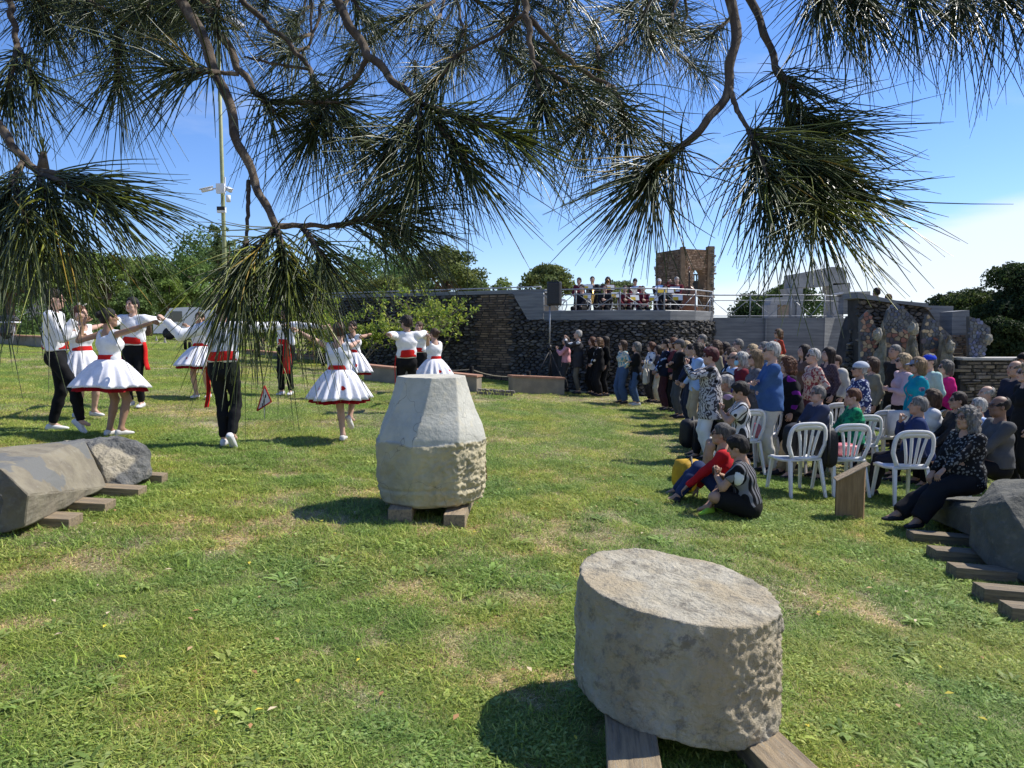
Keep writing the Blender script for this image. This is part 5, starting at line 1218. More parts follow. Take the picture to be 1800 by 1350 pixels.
def person(label, x, y, h=1.68, yaw=80, pose='stand', arms=('down', 'down'), top=None, sleeve='long', bottom=None, legs='trousers', hair=('short', 'dark'), skin='fair', b=1.0, sex='m', base=0.0, z=None,
           headyaw=0, nod=0, lean=0, hat=None, glasses=None, shoes=(.03, .03, .035), hem=.02, over=None, inner=None, mask=False, dist=None, group=None, hands=None, feet=None, extras=None, beard=None, neckline=.0, loose=0, kneel=None, cat='person'):
    dist = dist or y; near = dist < 12.5; hres = (.019 if dist < 12.5 else (.026 if dist < 17 else .033)); k = h / 1.75; fm = sex == 'f'
    z = (float(gz(x)) if z is None else z) + base; E = empty('person', (x, y, z), R(yaw), label, cat, group)
    U = Vector((0, math.sin(lean), math.cos(lean))); Fw = Vector((0, math.cos(lean), -math.sin(lean))); Rt = Vector((1, 0, 0))
    sit = {'stand': .945, 'walk': .93, 'chair': .53, 'ground': .115, 'stone': .47, 'half': .60}[pose]
    Pv = Vector((0, 0, sit * (k if pose in ('stand', 'walk') else 1))); sw = (.172 if fm else .195) * (1 + (b - 1) * .4)
    neck = Pv + U * .525 * k; hd_up = Vector((0, math.sin(lean * .4), math.cos(lean * .4))); hc = neck + hd_up * .158 * k + Vector((0, .02 * k, 0))
    sh = {s: neck - U * .065 * k + Rt * s * sw * k for s in (-1, 1)}; hipw = .092 if not fm else .098
    hp = {s: Pv - U * .02 + Rt * s * hipw * k for s in (-1, 1)}
    la, lf, lt, ls = .285 * k, .255 * k, .435 * k, .425 * k; el, wr, hm, kn, an = {}, {}, {}, {}, {}
    inv = Matrix.Rotation(-R(yaw), 4, 'Z') @ Matrix.Translation((-x, -y, -z)) if True else None
    for i, s in enumerate((-1, 1)):
        if hands and hands[i] is not None:
            tgt = inv @ Vector(hands[i]); mode = 'grip'; hint = (s * .2, -.5, -1)
            d = (tgt - sh[s]); tgt = tgt - d.normalized() * .06
        else:
            a = arms[i]; (tx, ty, tz), mode, hint = ARMS[a]; tgt = Pv + Rt * s * tx * k * (1 + (b - 1) * .5 * (tx > .15)) + Fw * (ty + (b - 1) * .12) * k + U * tz * k; hint = (hint[0] * s, hint[1], hint[2])
            if a == 'cross': tgt += U * (.03 * s) * k
        el[s], wr[s] = ik(sh[s], tgt, la, lf, hint); hm[s] = mode
    for i, s in enumerate((-1, 1)):
        if feet and feet[i] is not None: t = Vector(feet[i]); hint = (0, 1, .2)
        elif pose in ('stand', 'walk'): t = Vector((s * .11, .02 * s - .01, .085)); hint = (s * .15, 1, 0)
        elif pose == 'chair': t = Vector((s * .12, .43, .085)); hint = (s * .2, 1, 1)
        elif pose == 'stone': t = Vector((s * .10, .62 + .05 * s, .085)); hint = (s * .1, .4, 1)
        elif pose == 'half': t = Vector((s * .12, .30, .085)); hint = (s * .2, 1, 1)
        else: t = Vector((-s * .10, .33 + .05 * s, .07)); hint = (s * 1.0, .35, .45)
        kn[s], an[s] = ik(hp[s], t, lt, ls, hint)
    R_ = np.array([1.0, 0, 0]); up = NP(U); fwd = NP(Fw); pv = NP(Pv)
    def bounds(extra=.0):
        pts = np.array([NP(v) for v in [Pv, neck, hc, *sh.values(), *el.values(), *wr.values(), *kn.values(), *an.values()]]); m = .2 + extra; return pts.min(0) - m, pts.max(0) + m
    lo, hi = bounds(); lo[2] = max(lo[2], -.05)
    bf = b
    def torso(f, g, chest=1.0):
        wa, wc = (.088, 1.38) if fm else (.098, 1.36)
        f.cap(pv - up * .03 * k, pv + up * .14 * k, (.108 * bf + g) * k ** .5, (wa * bf ** 1.3 + g) * k ** .5, .05, R_, 1.48 if fm else 1.42)
        f.cap(pv + up * .14 * k, pv + up * .34 * k, (wa * bf ** 1.3 + g), (.105 * bf ** .6 + g), .05, R_, wc)
        f.cap(pv + up * .34 * k, pv + up * .455 * k, (.105 * bf ** .6 + g), (.062 + g), .05, R_, 1.52)
        if fm:
            for s in (-1, 1): f.ell(pv + up * .315 * k + fwd * (.078 * bf) + R_ * s * .066, (.056 + g, .050 + g, .056 + g), .05)
        if bf > 1.12: f.ell(pv + up * .12 * k + fwd * .05 * bf, (.15 * bf, .12 * bf, .14), .07)
    def limb_arm(f, g, s, full=True, cut=1.0):
        f.cap(NP(sh[s]), NP(el[s]), (.050 if not fm else .043) * bf ** .5 + g, (.039 if not fm else .035) + g, .035)
        if full:
            w = NP(el[s]) + (NP(wr[s]) - NP(el[s])) * cut; f.cap(NP(el[s]), w, (.040 if not fm else .035) + g, (.027 if not fm else .023) + g * .8, .02, flat=cut < 1.01 and g > 0)
    def legsf(f, g, gl, cut=1.0, flat=True):
        for s in (-1, 1):
            f.cap(NP(hp[s]), NP(kn[s]), (.082 if not fm else .085) * bf ** .7 + g, .054 + g, .04)
            w = NP(kn[s]) + (NP(an[s]) - NP(kn[s])) * cut
            f.cap(NP(kn[s]), NP(kn[s]) * .65 + NP(an[s]) * .35, .053 + g, .055 + gl, .03); f.cap(NP(kn[s]) * .65 + NP(an[s]) * .35, w, .055 + gl, .036 + gl, .02, flat=flat)
    # body
    f = Fld(lo, hi, hres * 1.12); torso(f, -.004)
    for s in (-1, 1): limb_arm(f, 0, s)
    legsf(f, -.004, -.004, flat=False)
    for s in (-1, 1): f.cap(NP(an[s]), NP(an[s]) + np.array([s * .02, .10, -.045]), .034, .024, .03)
    f.cap(NP(neck) - up * .06 * k, NP(neck) + up * .05, .066, .052, .05)
    bodyV, bodyF = f.mesh(); parts = [(bodyV, bodyF, (1, 1, 1))]
    Mh = Matrix.Rotation(R(headyaw), 3, 'Z') @ Matrix.Rotation(-R(nod), 3, 'X') @ Matrix.Diagonal((k ** .6 * 1.0,) * 3); hcv = NP(hc)
    Hv = HEADS[(int(fm), int(near))]; parts.append((xf(Hv[:2], hcv, M=Mh)[0], Hv[1], Hv[2]))
    for s in (-1, 1):
        d = (wr[s] - el[s]).normalized(); pal = Vector((-s, 0, 0)) if hm[s] != 'flat' else Vector((0, 0, -1))
        if arms[(s + 1) // 2] in ('lap', 'knee') and not hands: pal = Vector((0, -.2, -1)); d = (d + Vector((0, .2, -.35))).normalized()
        if arms[(s + 1) // 2] in ('phone', 'phonelow', 'chin', 'trumpet'): pal = Vector((0, -1, 0)); d = (d + Vector((0, 0, .8))).normalized()
        if hands and hands[(s + 1) // 2] is not None: pal = Vector((0, 0, -1))
        pal = pal - d * pal.dot(d); pal.normalize(); xx = pal.cross(d); M = np.stack([NP(xx), NP(pal), NP(d)], 1)
        hv = HANDS[hm[s]]; V = np.array(hv[0]); V = V * (1 if s < 0 else 1)
        # thumb on the inner side
        if np.dot(NP(xx), np.array([-s, .3, .5])) < 0: V = V * np.array([-1, 1, 1]); Fq = [q[:, ::-1] for q in hv[1]]
        else: Fq = hv[1]
        parts.append((V * (.95 if fm else 1.05) * k ** .5 @ M.T + NP(wr[s]), Fq, (1, 1, 1)))
    body = mk('body', join(parts), SKIN[skin], E)
    if hair:
        hv = hair_get(hair[0], near); V, Fq = xf(hv, hcv, M=Mh); mk('hair', (V, Fq), HAIRC[hair[1]], E)
    if beard: mk('beard', xf(ellipsoid((0, .048, -.078), (.058, .058, .042), 14, 9), hcv, M=Mh), HAIRC[beard], E)
    if hat: mk('hat' if hat[0] != 'cap' else 'cap', xf(CAPS[hat[0]], hcv, M=Mh), cloth(hat[1], hat[2]), E)
    if glasses: mk('sunglasses' if glasses == 'sun' else 'eyeglasses', xf(GLS[glasses == 'sun'], hcv, M=Mh), M_black, E)
    if mask: mk('face_mask', xf(rings(np.array([[(w * c, .085 + .03 * (1 - abs(c)) * q, zz + .0) for c in np.linspace(-1, 1, 7)] + [(w * c * .9, .06, zz) for c in np.linspace(1, -1, 7)] for zz, w, q in ((-.095, .05, .6), (-.06, .068, 1), (-.03, .07, 1), (-.012, .06, .8))])), hcv, M=Mh), cloth('mask_blue', (.35, .62, .75)), E)
    # shoes
    sm = cloth('shoe_%.2f_%.2f_%.2f' % shoes, shoes, rough=.6)
    for i, s in enumerate((-1, 1)):
        a = an[s]; ya = -s * 8; M = Matrix.Rotation(R(ya), 3, 'Z')
        if pose == 'ground': M = Matrix.Rotation(s * R(60), 3, 'Z') @ Matrix.Rotation(R(25), 3, 'Y')
        if feet and feet[i] is not None and feet[i][2] > .12: M = M @ Matrix.Rotation(R(-50), 3, 'X')
        V, Fq = xf(SHOE, (0, 0, 0), M=M @ Matrix.Diagonal((k, k, k * 1.05))); off = NP(a) + np.array(M @ Vector((0, 0, -.082 * k)))
        mk('shoe', (V + off, Fq), sm, E)
    ph = (hash(label) % 97) * .13 if False else (sum(map(ord, label)) % 97) * .13
    # lower garment
    if legs in ('trousers', 'shorts', 'wide'):
        f = Fld(lo, hi, hres); g = .014 if legs != 'wide' else .03
        f.cap(pv - up * .05 * k, pv + up * .13 * k, .112 * bf + .008, (.095 * bf ** 1.2) + .008, .05, R_, 1.45)
        f.plane(pv + up * .13 * k, up)
        if legs == 'shorts':
            for s in (-1, 1): f.cap(NP(hp[s]), NP(hp[s]) * .12 + NP(kn[s]) * .88, .092 * bf ** .7 + g, .082 + g, .04, flat=True)
        else: legsf(f, g, (.016 if legs == 'trousers' else .045), .965)
        f.fold(.0035, 34, ph); mk(legs if legs == 'shorts' else 'trousers', f.mesh(), bottom, E)
    if legs == 'skirt_long':
        f = Fld(lo, hi, hres); f.cap(pv + up * .1, np.array([0, .02, .42]), .12 * bf, .2, .05, R_, 1.3, flat=True); f.fold(.004, 30, ph); mk('skirt', f.mesh(), bottom, E)
    # upper garment
    if top is not None:
        f = Fld(lo, hi, hres); g = .011 + loose; torso(f, g)
        if hem > 0: f.cap(pv + up * .05, pv - up * hem * k, .115 * bf + g, .118 * bf + g, .04, R_, 1.45)
        f.plane(pv - up * hem * k, -up)
        f.cap(NP(sh[-1]) + up * .0, NP(sh[1]), .045 + g, .045 + g, .05)
        if sleeve != 'none':
            for s in (-1, 1):
                if sleeve == 'short':
                    f.cap(NP(sh[s]), NP(sh[s]) * .35 + NP(el[s]) * .65, .056 * bf ** .4 + g, .050 + g, .04, flat=True)
                else: limb_arm(f, g + .004, s, True, {'long': .97, 'mid': .45}.get(sleeve, .97))
        else:
            for s in (-1, 1): f.ell(NP(sh[s]) + R_ * s * .05, (.05, .09, .09), .01, 's')
        # neck opening
        f.cap(NP(neck) - up * .02 * k, NP(neck) + up * .12, .066 + neckline, .08 + neckline, .01, op='s')
        if neckline > .01: f.ell(NP(neck) - up * .05 + fwd * .06, (.07, .08, .06), .01, 's'); f.ell(NP(neck) - up * .04 - fwd * .06, (.075, .08, .05), .01, 's')
        f.fold(.0045, 27, ph); mk({'long': 'shirt', 'mid': 'shirt', 'short': 'tshirt', 'none': 'top'}[sleeve] if not over else 'shirt', f.mesh(), top, E)
        if sleeve == 'long' and not over and loose < .01: pass
        mk('collar', tube([NP(neck) - up * .035 + (R_ * math.cos(a) * .068 + fwd * (math.sin(a) * .066)) + up * (-.018 * math.sin(a)) for a in np.linspace(0, 2 * PI, 17)], .012, 6, False), top, E) if sleeve in ('long', 'mid') and near and neckline == 0 else None
    if over is not None:
        m_, oh = over; f = Fld(lo, hi, hres); torso(f, .022); f.cap(pv + up * .08, pv - up * oh * k, .125 * bf + .02, .132 * bf + .02, .05, R_, 1.45); f.plane(pv - up * oh * k, -up)
        f.cap(NP(sh[-1]), NP(sh[1]), .058, .058, .05)
        # open front
        f.cap(pv - up * (oh + .05) * k + fwd * .2, pv + up * .42 * k + fwd * .13, .06, .03, .01, R_, .8, op='s')
        for s in (-1, 1): limb_arm(f, .020, s, True, .94)
        f.cap(NP(neck) - up * .02 * k, NP(neck) + up * .12, .074, .085, .01, op='s'); f.fold(.005, 25, ph); mk('jacket', f.mesh(), m_, E)
    P_ = dict(E=E, sh=sh, el=el, wr=wr, neck=neck, hc=hc, Pv=Pv, k=k, an=an, kn=kn, U=U, Fw=Fw, Mh=Mh)
    PEOPLE.append(P_)
    return P_
def held_phone(p, label, dz=.07):
    E = p['E']; m = (p['wr'][-1] + p['wr'][1]) / 2 + Vector((0, .03, dz)); M = Matrix.Translation(E.location) @ Matrix.Rotation(E.rotation_euler.z, 4, 'Z'); w = M @ m
    e = empty('smartphone', w, E.rotation_euler.z, label, 'phone'); mk('case', box((-.075, -.004, -.036), (.075, .004, .036), .003), M_black, e); mk('screen', box((-.070, -.0055, -.032), (.070, -.004, .032)), M_glass, e, smooth=False)

# ---- dancers
C_WH = cloth('white_cotton_shirt', (.74, .74, .75)); C_BK = cloth('black_trousers', (.011, .011, .012)); C_RED = cloth('red_sash', (.55, .018, .016)); C_SK = cloth('white_pleated_skirt', (.74, .73, .76)); C_UND = cloth('dark_red_underskirt', (.28, .008, .014))
def sash(p, tall=.11, tail=None, b=1.0):
    k = p['k']; Pv = p['Pv']; n = 32; Rr = []
    for z, s in ((.07, 1.0), (.075, 1.04), (.07 + tall * .35, 1.02), (.07 + tall * .7, 1.035), (.07 + tall, 1.0)):
        Rr.append([(Pv.x + (.170 * b * s - .1 * max(0, z - .1) * .3) * math.cos(a), Pv.y + (.140 * b * s) * math.sin(a), Pv.z + z * k + .006 * math.sin(a * 3 + z * 60)) for a in np.linspace(0, 2 * PI, n, endpoint=False)])
    mk('sash', rings(np.array(Rr), caps=(False, False)), C_RED, p['E'])
    if tail:
        a, L_, w = tail; c = np.array([.178 * math.cos(a), .148 * math.sin(a), 0]); t = np.array([-math.sin(a), math.cos(a), 0]); o_ = c / np.linalg.norm(c)
        Rr = []
        for s in np.linspace(0, 1, 8):
            q = NP(Pv) + c + o_ * (.01 + .05 * s) + np.array([0, 0, .10 * k - L_ * s]); ww = w * (.7 + .3 * s); wv = .012 * math.sin(s * 7)
            Rr.append([q - t * ww / 2 + o_ * wv, q + o_ * (wv + .008), q + t * ww / 2 + o_ * wv, q + t * ww / 2 + o_ * (wv + .006), q + o_ * (wv + .014), q - t * ww / 2 + o_ * (wv + .006)])
        mk('sash_tail', rings(np.array(Rr)), C_RED, p['E'])
def dance_skirt(p, rad=.40, drop=.40, tilt=(0, 0), waves=15, amp=.034, deco=(1.4, 2.6, 4.4)):
    Pv = p['Pv']; k = p['k']; n = 112
    def surf(a, t, dr=0):
        r = .125 + (rad - .125) * (t ** .82) + amp * t ** 1.3 * math.sin(a * waves + .9 * math.sin(a * 3)) + dr
        z = .13 * k - drop * (t ** 1.15) + t * (tilt[0] * math.cos(a) + tilt[1] * math.sin(a)) + .010 * t * math.sin(a * 5 + 1)
        return np.array([Pv.x + r * math.cos(a) * (1.06 - .06 * t), Pv.y + r * math.sin(a) * (.88 + .12 * t), Pv.z + z])
    A = np.linspace(0, 2 * PI, n, endpoint=False); T = np.linspace(0, 1, 12)
    Rr = [[surf(a, t) for a in A] for t in T] + [[surf(a, t, -.004) for a in A] for t in T[::-1]]
    mk('skirt', rings(np.array(Rr), caps=(False, False)), C_SK, p['E'])
    Rr = [[surf(a, t, -.030 - .012 * t) + np.array([0, 0, -.05 * t ** 4]) for a in A] for t in np.linspace(.15, 1, 9)]
    mk('underskirt', rings(np.array(Rr), caps=(False, False)), C_UND, p['E'])
    for j, a0 in enumerate(deco):
        V = []; c0 = surf(a0, .68, .006)
        for q in np.linspace(0, 2 * PI, 10, endpoint=False): V.append(surf(a0 + .075 * math.cos(q) * (1 + .3 * math.cos(3 * q)), .66 + .07 * math.sin(q), .006))
        V.append(c0); mk('embroidery', (V, np.array([[i, (i + 1) % 10, 10] for i in range(10)])), C_RED, p['E'])
    Rr = [[(Pv.x + .150 * s * math.cos(a), Pv.y + .122 * s * math.sin(a), Pv.z + z * k) for a in A[::3]] for z, s in ((.115, 1.02), (.145, 1.0), (.185, .95))]
    mk('belt', rings(np.array(Rr), caps=(False, False)), C_RED, p['E'])
# joined hands (pixel direction and depth -> a place in the circle)
J = lambda px, py, D: P(px, py, D)
D = {}
def dpos(px, py): g = G(px, py); return g.x, g.y
m1 = dpos(104, 758); w1 = dpos(148, 735); w2 = dpos(198, 768); m2 = dpos(240, 716); w3 = dpos(356, 700); m3 = dpos(397, 783); m4 = dpos(505, 694); w4 = dpos(598, 776); w5 = dpos(622, 703); m5 = dpos(716, 726); w6 = dpos(764, 712); m6 = dpos(738, 690)
mid = lambda a, b: (a[1] + b[1]) / 2
h_m1w2 = J(141, 563, mid(m1, w2)); h_w2m3 = J(281, 562, mid(w2, m3) - .15); h_m3w4 = J(505, 572, mid(m3, w4)); h_w4m5 = J(656, 582, mid(w4, m5)); h_m5w6 = J(752, 582, mid(m5, w6)); h_w6m6 = J(748, 588, mid(w6, m6) + .1)
h_w5m6 = J(673, 580, mid(w5, m6)); h_m4w5 = J(576, 574, mid(m4, w5)); h_w3m4 = J(430, 572, mid(w3, m4)); h_m2w3 = J(314, 563, mid(m2, w3)); h_w1m2 = J(181, 570, mid(w1, m2)); h_m1w1 = J(141, 592, mid(m1, w1))
DG = 'dancers in a ring'
def dancer(label, pos, h, face, left, right, sex, **kw):
    """left/right: points held by the person's left and right hand"""
    kw.setdefault('arms', ('down', 'down')); kw.setdefault('dist', 10)
    if sex == 'm':
        p = person(label, pos[0], pos[1], h, face, top=C_WH, bottom=C_BK, hands=(left, right), shoes=(.62, .62, .62), loose=.012, hem=-.05, group=DG, **kw)
    else:
        p = person(label, pos[0], pos[1], h, face, top=C_WH, sleeve='none', legs='none', hands=(left, right), sex='f', shoes=(.62, .60, .58), hem=-.10, neckline=.02, group=DG, **kw)
    return p
p = dancer('male dancer with short dark hair facing right, leftmost of the ring', m1, 1.80, -72, h_m1w1, h_m1w2, 'm', feet=[(-.10, -.10, .085), (.14, .28, .13)], headyaw=2, b=1.02, hair=('short', 'dark'), neckline=0); sash(p)
p = dancer('female dancer with auburn hair and narrow white skirt, half hidden behind the leftmost man', w1, 1.60, -110, h_w1m2, h_m1w1, 'f', headyaw=10, hair=('bun', 'auburn'), feet=[(-.08, .1, .1), (.08, -.05, .085)]); dance_skirt(p, .30, .42, deco=(1.2, 2.0, 4.4))
p = dancer('female dancer with black bun seen from behind, arms raised wide, white skirt flaring', w2, 1.60, -28, h_m1w2, h_w2m3, 'f', skin='olive', headyaw=-20, hair=('bun', 'black'), feet=[(-.09, .02, .085), (.12, .03, .10)]); dance_skirt(p, .44, .35, (.0, -.02), deco=())
p = dancer('male dancer with dark hair facing the camera between two women', m2, 1.78, 178, h_m2w3, h_w1m2, 'm', headyaw=-10, hair=('short', 'black'), feet=[(-.10, .02, .085), (.03, .12, .12)]); sash(p, tail=(2.9, .45, .1))
p = dancer('female dancer mostly hidden behind the tallest back-turned dancer, skirt edge showing', w3, 1.60, 175, h_w3m4, h_m2w3, 'f', hair=('bun', 'brown')); dance_skirt(p, .46, .36, deco=(1.3,))
p = dancer('tall male dancer seen squarely from behind with arms stretched wide under the pine needles', m3, 1.83, 2, h_w2m3, h_m3w4, 'm', feet=[(-.02, .0, .085), (.12, -.12, .14)], hair=('short', 'dark')); sash(p, tail=(2.9, .62, .09), b=1.05)
p = dancer('male dancer facing the camera with a long red sash hanging to the knee', m4, 1.80, 172, h_m4w5, h_w3m4, 'm', hair=('short', 'dark'), feet=[(-.08, 0, .085), (.10, .03, .085)]); sash(p, tail=(2.0, .62, .20))
p = dancer('female dancer with brown bun seen from behind on one leg in the middle', w4, 1.62, -8, h_m3w4, h_w4m5, 'f', headyaw=30, skin='fair', hair=('bun', 'brown'), feet=[(.02, .05, .085), (.06, .22, .30)]); dance_skirt(p, .42, .40, waves=18, amp=.042, deco=(4.2, 5.2))
p = dancer('smiling female dancer with dark hair facing the camera behind the middle woman', w5, 1.62, 165, h_w5m6, h_m4w5, 'f', skin='tan', hair=('bun', 'dark'), feet=[(-.08, .0, .085), (.08, .1, .1)]); dance_skirt(p, .38, .42, deco=(1.5, 2.2))
p = dancer('bearded male dancer seen from behind with a red sash, right of the middle woman', m5, 1.79, 20, h_w4m5, h_m5w6, 'm', headyaw=28, hair=('thick', 'dark'), beard='dark', skin='tan'); sash(p, .13, tail=(3.0, .75, .10))
p = dancer('male dancer almost hidden behind the bearded man, red sash edge showing', m6, 1.70, 150, h_w6m6, h_w5m6, 'm', hair=('short', 'brown')); sash(p)
p = dancer('female dancer with short brown ponytail behind the stone column base, rightmost of the ring', w6, 1.58, 40, h_m5w6, h_w6m6, 'f', hair=('bun', 'brown'), headyaw=20); dance_skirt(p, .42, .40, deco=(4.5, 5.4))

# ---- spectators
SHOEW, SHOEB, SHOEN = (.55, .55, .53), (.03, .028, .028), (.10, .06, .04)
def S(label, px, ytop, D, yaw=None, pose='stand', feet_y=None, kr=None, **kw):
    if feet_y: g = G(px, feet_y); D = g.y; x = g.x
    else: x = XY(px, D)
    zt = P(px, ytop, D).z; z0 = float(gz(x)); hh = zt - z0
    if kw.get('base'): hh -= kw['base']
    if pose != 'stand':
        sit = {'chair': .53, 'ground': .115, 'stone': .47, 'half': .6}[pose]; hh = (hh - sit) / .80 * 1.75
    h = min(1.88, max(1.48, hh))
    if abs(h - hh) > .05 and DBG: print('HEIGHT', label[:40], round(hh, 2), 'D', round(D, 1))
    if yaw is None: yaw = math.degrees(math.atan2(-(-3.2 - x), 12.5 - D)) if True else 80
    return person(label, x, D, h, yaw + 20, pose, **kw)
DBG = False
c = cloth
SP = 'spectators'
K = dict(group=SP)
p = S('man with white hair in a dark jacket photographing, in front of the bastion', 1016, 580, 0, 62, feet_y=692, top=c('white_shirt_b', (.6, .6, .6)), over=(c('charcoal_jacket', (.035, .035, .04)), .22), bottom=c('olive_grey_trousers', (.13, .12, .09)), hair=('short', 'white'), arms=('phone', 'phone'), nod=-8, **K); held_phone(p, 'small camera held up by the white-haired man in the dark jacket')
S('person in a pink shirt mostly hidden behind the man photographing', 995, 592, 21, 70, top=c('pink_shirt', (.62, .30, .33)), bottom=c('dark_grey_trousers', (.05, .05, .05)), hair=('short', 'brown'), arms=('phonelow', 'down'), **K)
S('woman with blond curls in a long black coat over a white blouse', 1052, 594, 0, 75, feet_y=697, top=c('white_blouse', (.62, .62, .6)), over=(c('black_coat', (.008, .008, .009)), .2), bottom=C_BK, legs='wide', hair=('curly', 'curlb'), sex='f', arms=('clasp', 'clasp'), glasses='sun', **K)
S('woman with reddish hair standing behind the blond curls by the wall', 1041, 593, 20.6, 80, top=c('black_top', (.011, .011, .011)), bottom=C_BK, hair=('bob', 'auburn'), sex='f', arms=('hip', 'down'), **K)
S('dark-haired person in black behind the blond curls, right of her', 1064, 592, 20.4, 75, top=c('black_top', (.011, .011, .011)), bottom=C_BK, hair=('long', 'dark'), sex='f', **K)
S('woman with long brown hair in a floral cream blouse and blue jeans', 1094, 599, 0, 85, feet_y=710, top=c('floral_cream', (.55, .50, .40), 'floral', (.06, .25, .33)), bottom=c('blue_jeans', (.06, .10, .18)), legs='wide', hair=('long', 'brown'), sex='f', arms=('hip', 'hip'), glasses='sun', hem=-.04, **K)
S('woman with grey bob, arms folded, in a long black cardigan', 1118, 602, 0, 70, feet_y=713, top=c('black_knit', (.010, .010, .011)), hem=.25, bottom=c('blue_jeans', (.06, .10, .18)), hair=('bob', 'grey'), sex='f', arms=('cross', 'cross'), glasses='clear', shoes=SHOEW, **K)
S('woman with auburn bob and sunglasses in a short white jacket', 1144, 602, 0, 72, feet_y=708, top=c('navy_top', (.03, .04, .09)), over=(c('white_jacket', (.66, .66, .66)), -.02), bottom=c('black_trousers2', (.03, .028, .03)), hair=('bob', 'auburn'), sex='f', arms=('chest', 'clasp'), glasses='sun', **K)
S('person in cream trousers standing behind the white jacket', 1156, 608, 19.2, 75, top=c('dark_blouse', (.06, .05, .06)), bottom=c('cream_trousers', (.48, .43, .34)), hair=('bob', 'dark'), sex='f', **K)
S('man in a navy jacket and burgundy trousers, hands clasped low', 1169, 596, 0, 66, feet_y=722, top=c('blue_collar', (.3, .4, .6)), over=(c('navy_jacket', (.010, .014, .030)), .1), bottom=c('burgundy_trousers', (.065, .025, .032)), hair=('short', 'dark'), arms=('clasp', 'clasp'), glasses='sun', b=1.05, **K)
S('woman with auburn hair and dark glasses behind the navy jacket', 1183, 594, 17.2, 70, top=c('maroon_top', (.12, .03, .04)), bottom=C_BK, hair=('bob', 'auburn'), sex='f', glasses='sun', **K)
S('man in a grey cap and black jacket with arms folded', 1193, 596, 0, 68, feet_y=735, top=c('black_jacket', (.010, .010, .012)), loose=.012, hem=.12, bottom=c('slate_trousers', (.075, .08, .085)), hair=('short', 'salt'), hat=('cap', 'grey_cap', (.09, .09, .10)), arms=('cross', 'cross'), b=1.05, **K)
S('blond woman peeking out behind the man in the grey cap', 1205, 600, 16.6, 75, top=c('beige_top', (.4, .34, .26)), bottom=C_BK, hair=('bob', 'blond'), sex='f', **K)
S('man in dark navy sweater with hands clasped behind the striped top', 1214, 605, 14.6, 66, top=c('navy_sweater', (.02, .025, .05)), bottom=c('dark_jeans', (.025, .03, .05)), hair=('short', 'dark'), arms=('clasp', 'clasp'), **K)
S('man with curly dark hair and sunglasses in a light blue shirt and beige trousers', 1226, 603, 13.6, 66, top=c('light_blue_shirt', (.32, .45, .68)), bottom=c('beige_chinos', (.42, .34, .22)), hair=('curly', 'dark'), glasses='sun', hem=.12, arms=('clasp', 'hip'), b=1.1, **K)
S('grey-haired man standing behind the curly dark-haired man', 1234, 588, 18.5, 75, top=c('grey_blue_shirt', (.2, .24, .3)), bottom=C_BK, hair=('short', 'grey'), **K)
p = S('woman with dark red hair in a zebra print tunic holding up a phone', 1250, 613, 10.35, 62, top=c('black_vest', (.011, .011, .011)), over=(c('zebra_print', (.50, .48, .47), 'zebra', (.06, .055, .06)), .26), bottom=c('white_trousers', (.70, .70, .69)), hair=('thick', 'red'), sex='f', arms=('phone', 'phone'), glasses='sun', b=1.12, nod=0, **K); held_phone(p, 'phone held up by the woman in the zebra print tunic')
S('man with tousled brown hair behind the zebra print tunic', 1258, 599, 14.2, 70, top=c('khaki_shirt', (.25, .22, .15)), bottom=C_BK, hair=('curly', 'brown'), **K)
S('dark-haired woman right of the tousled brown hair', 1273, 602, 15.2, 75, top=c('plum_top', (.10, .05, .08)), bottom=C_BK, hair=('long', 'dark'), sex='f', **K)
S('woman with brown curls and sunglasses in a white top, middle of the crowd', 1284, 612, 12.8, 68, top=c('pale_blue_top', (.5, .56, .66)), over=(c('navy_jacket', (.02, .02, .04)), .1), bottom=C_BK, hair=('curly', 'brown'), sex='f', glasses='sun', **K)
S('balding tanned man in sunglasses below the brown curls', 1290, 619, 12.1, 70, top=c('light_blue_shirt2', (.36, .46, .66)), bottom=C_BK, hair=('bald', 'salt'), skin='tan', glasses='sun', **K)
S('tall grey-haired man with glasses in a dark shirt at the back', 1297, 596, 15.0, 78, top=c('charcoal_shirt', (.05, .055, .06)), bottom=C_BK, hair=('short', 'grey'), glasses='clear', **K)
S('woman with a blue face mask and short silver hair', 1304, 620, 11.6, 72, top=c('dark_red_top', (.16, .02, .03)), bottom=C_BK, hair=('bob', 'white'), sex='f', glasses='sun', mask=True, **K)
p = S('blond woman at the back holding her phone sideways', 1322, 606, 13.6, 78, top=c('sand_top', (.4, .33, .25)), bottom=C_BK, hair=('bob', 'blond'), sex='f', arms=('phone', 'phone'), **K); held_phone(p, 'phone held sideways at the back of the crowd')
S('woman with long blond hair and dark glasses in a grey blouse', 1329, 616, 10.8, 66, top=c('grey_blouse', (.16, .15, .15), 'mottle', (.10, .09, .10)), bottom=c('grey_trousers', (.1, .1, .1)), hair=('long', 'sandy'), sex='f', glasses='sun', arms=('chest', 'hip'), **K)
S('grey-haired man behind the big man in blue', 1343, 601, 13.0, 80, top=c('grey_top', (.2, .2, .2)), bottom=C_BK, hair=('short', 'grey'), **K)
S('big man with grey hair in a blue sweater, arms folded, in pale trousers', 1357, 601, 9.75, 62, top=c('blue_sweater', (.045, .10, .24)), bottom=c('pale_chinos', (.55, .52, .46)), hair=('short', 'white'), glasses='sun', arms=('cross', 'cross'), b=1.2, hem=.10, beard=None, **K)
S('woman with curly brown hair in a long orange-red dress by the concrete wall', 1367, 573, 21.3, 75, base=.32, top=c('orange_red_dress', (.42, .06, .03)), hem=.3, bottom=c('orange_red_dress', (.42, .06, .03)), legs='wide', hair=('curly', 'curlb'), sex='f', glasses='sun', **K)
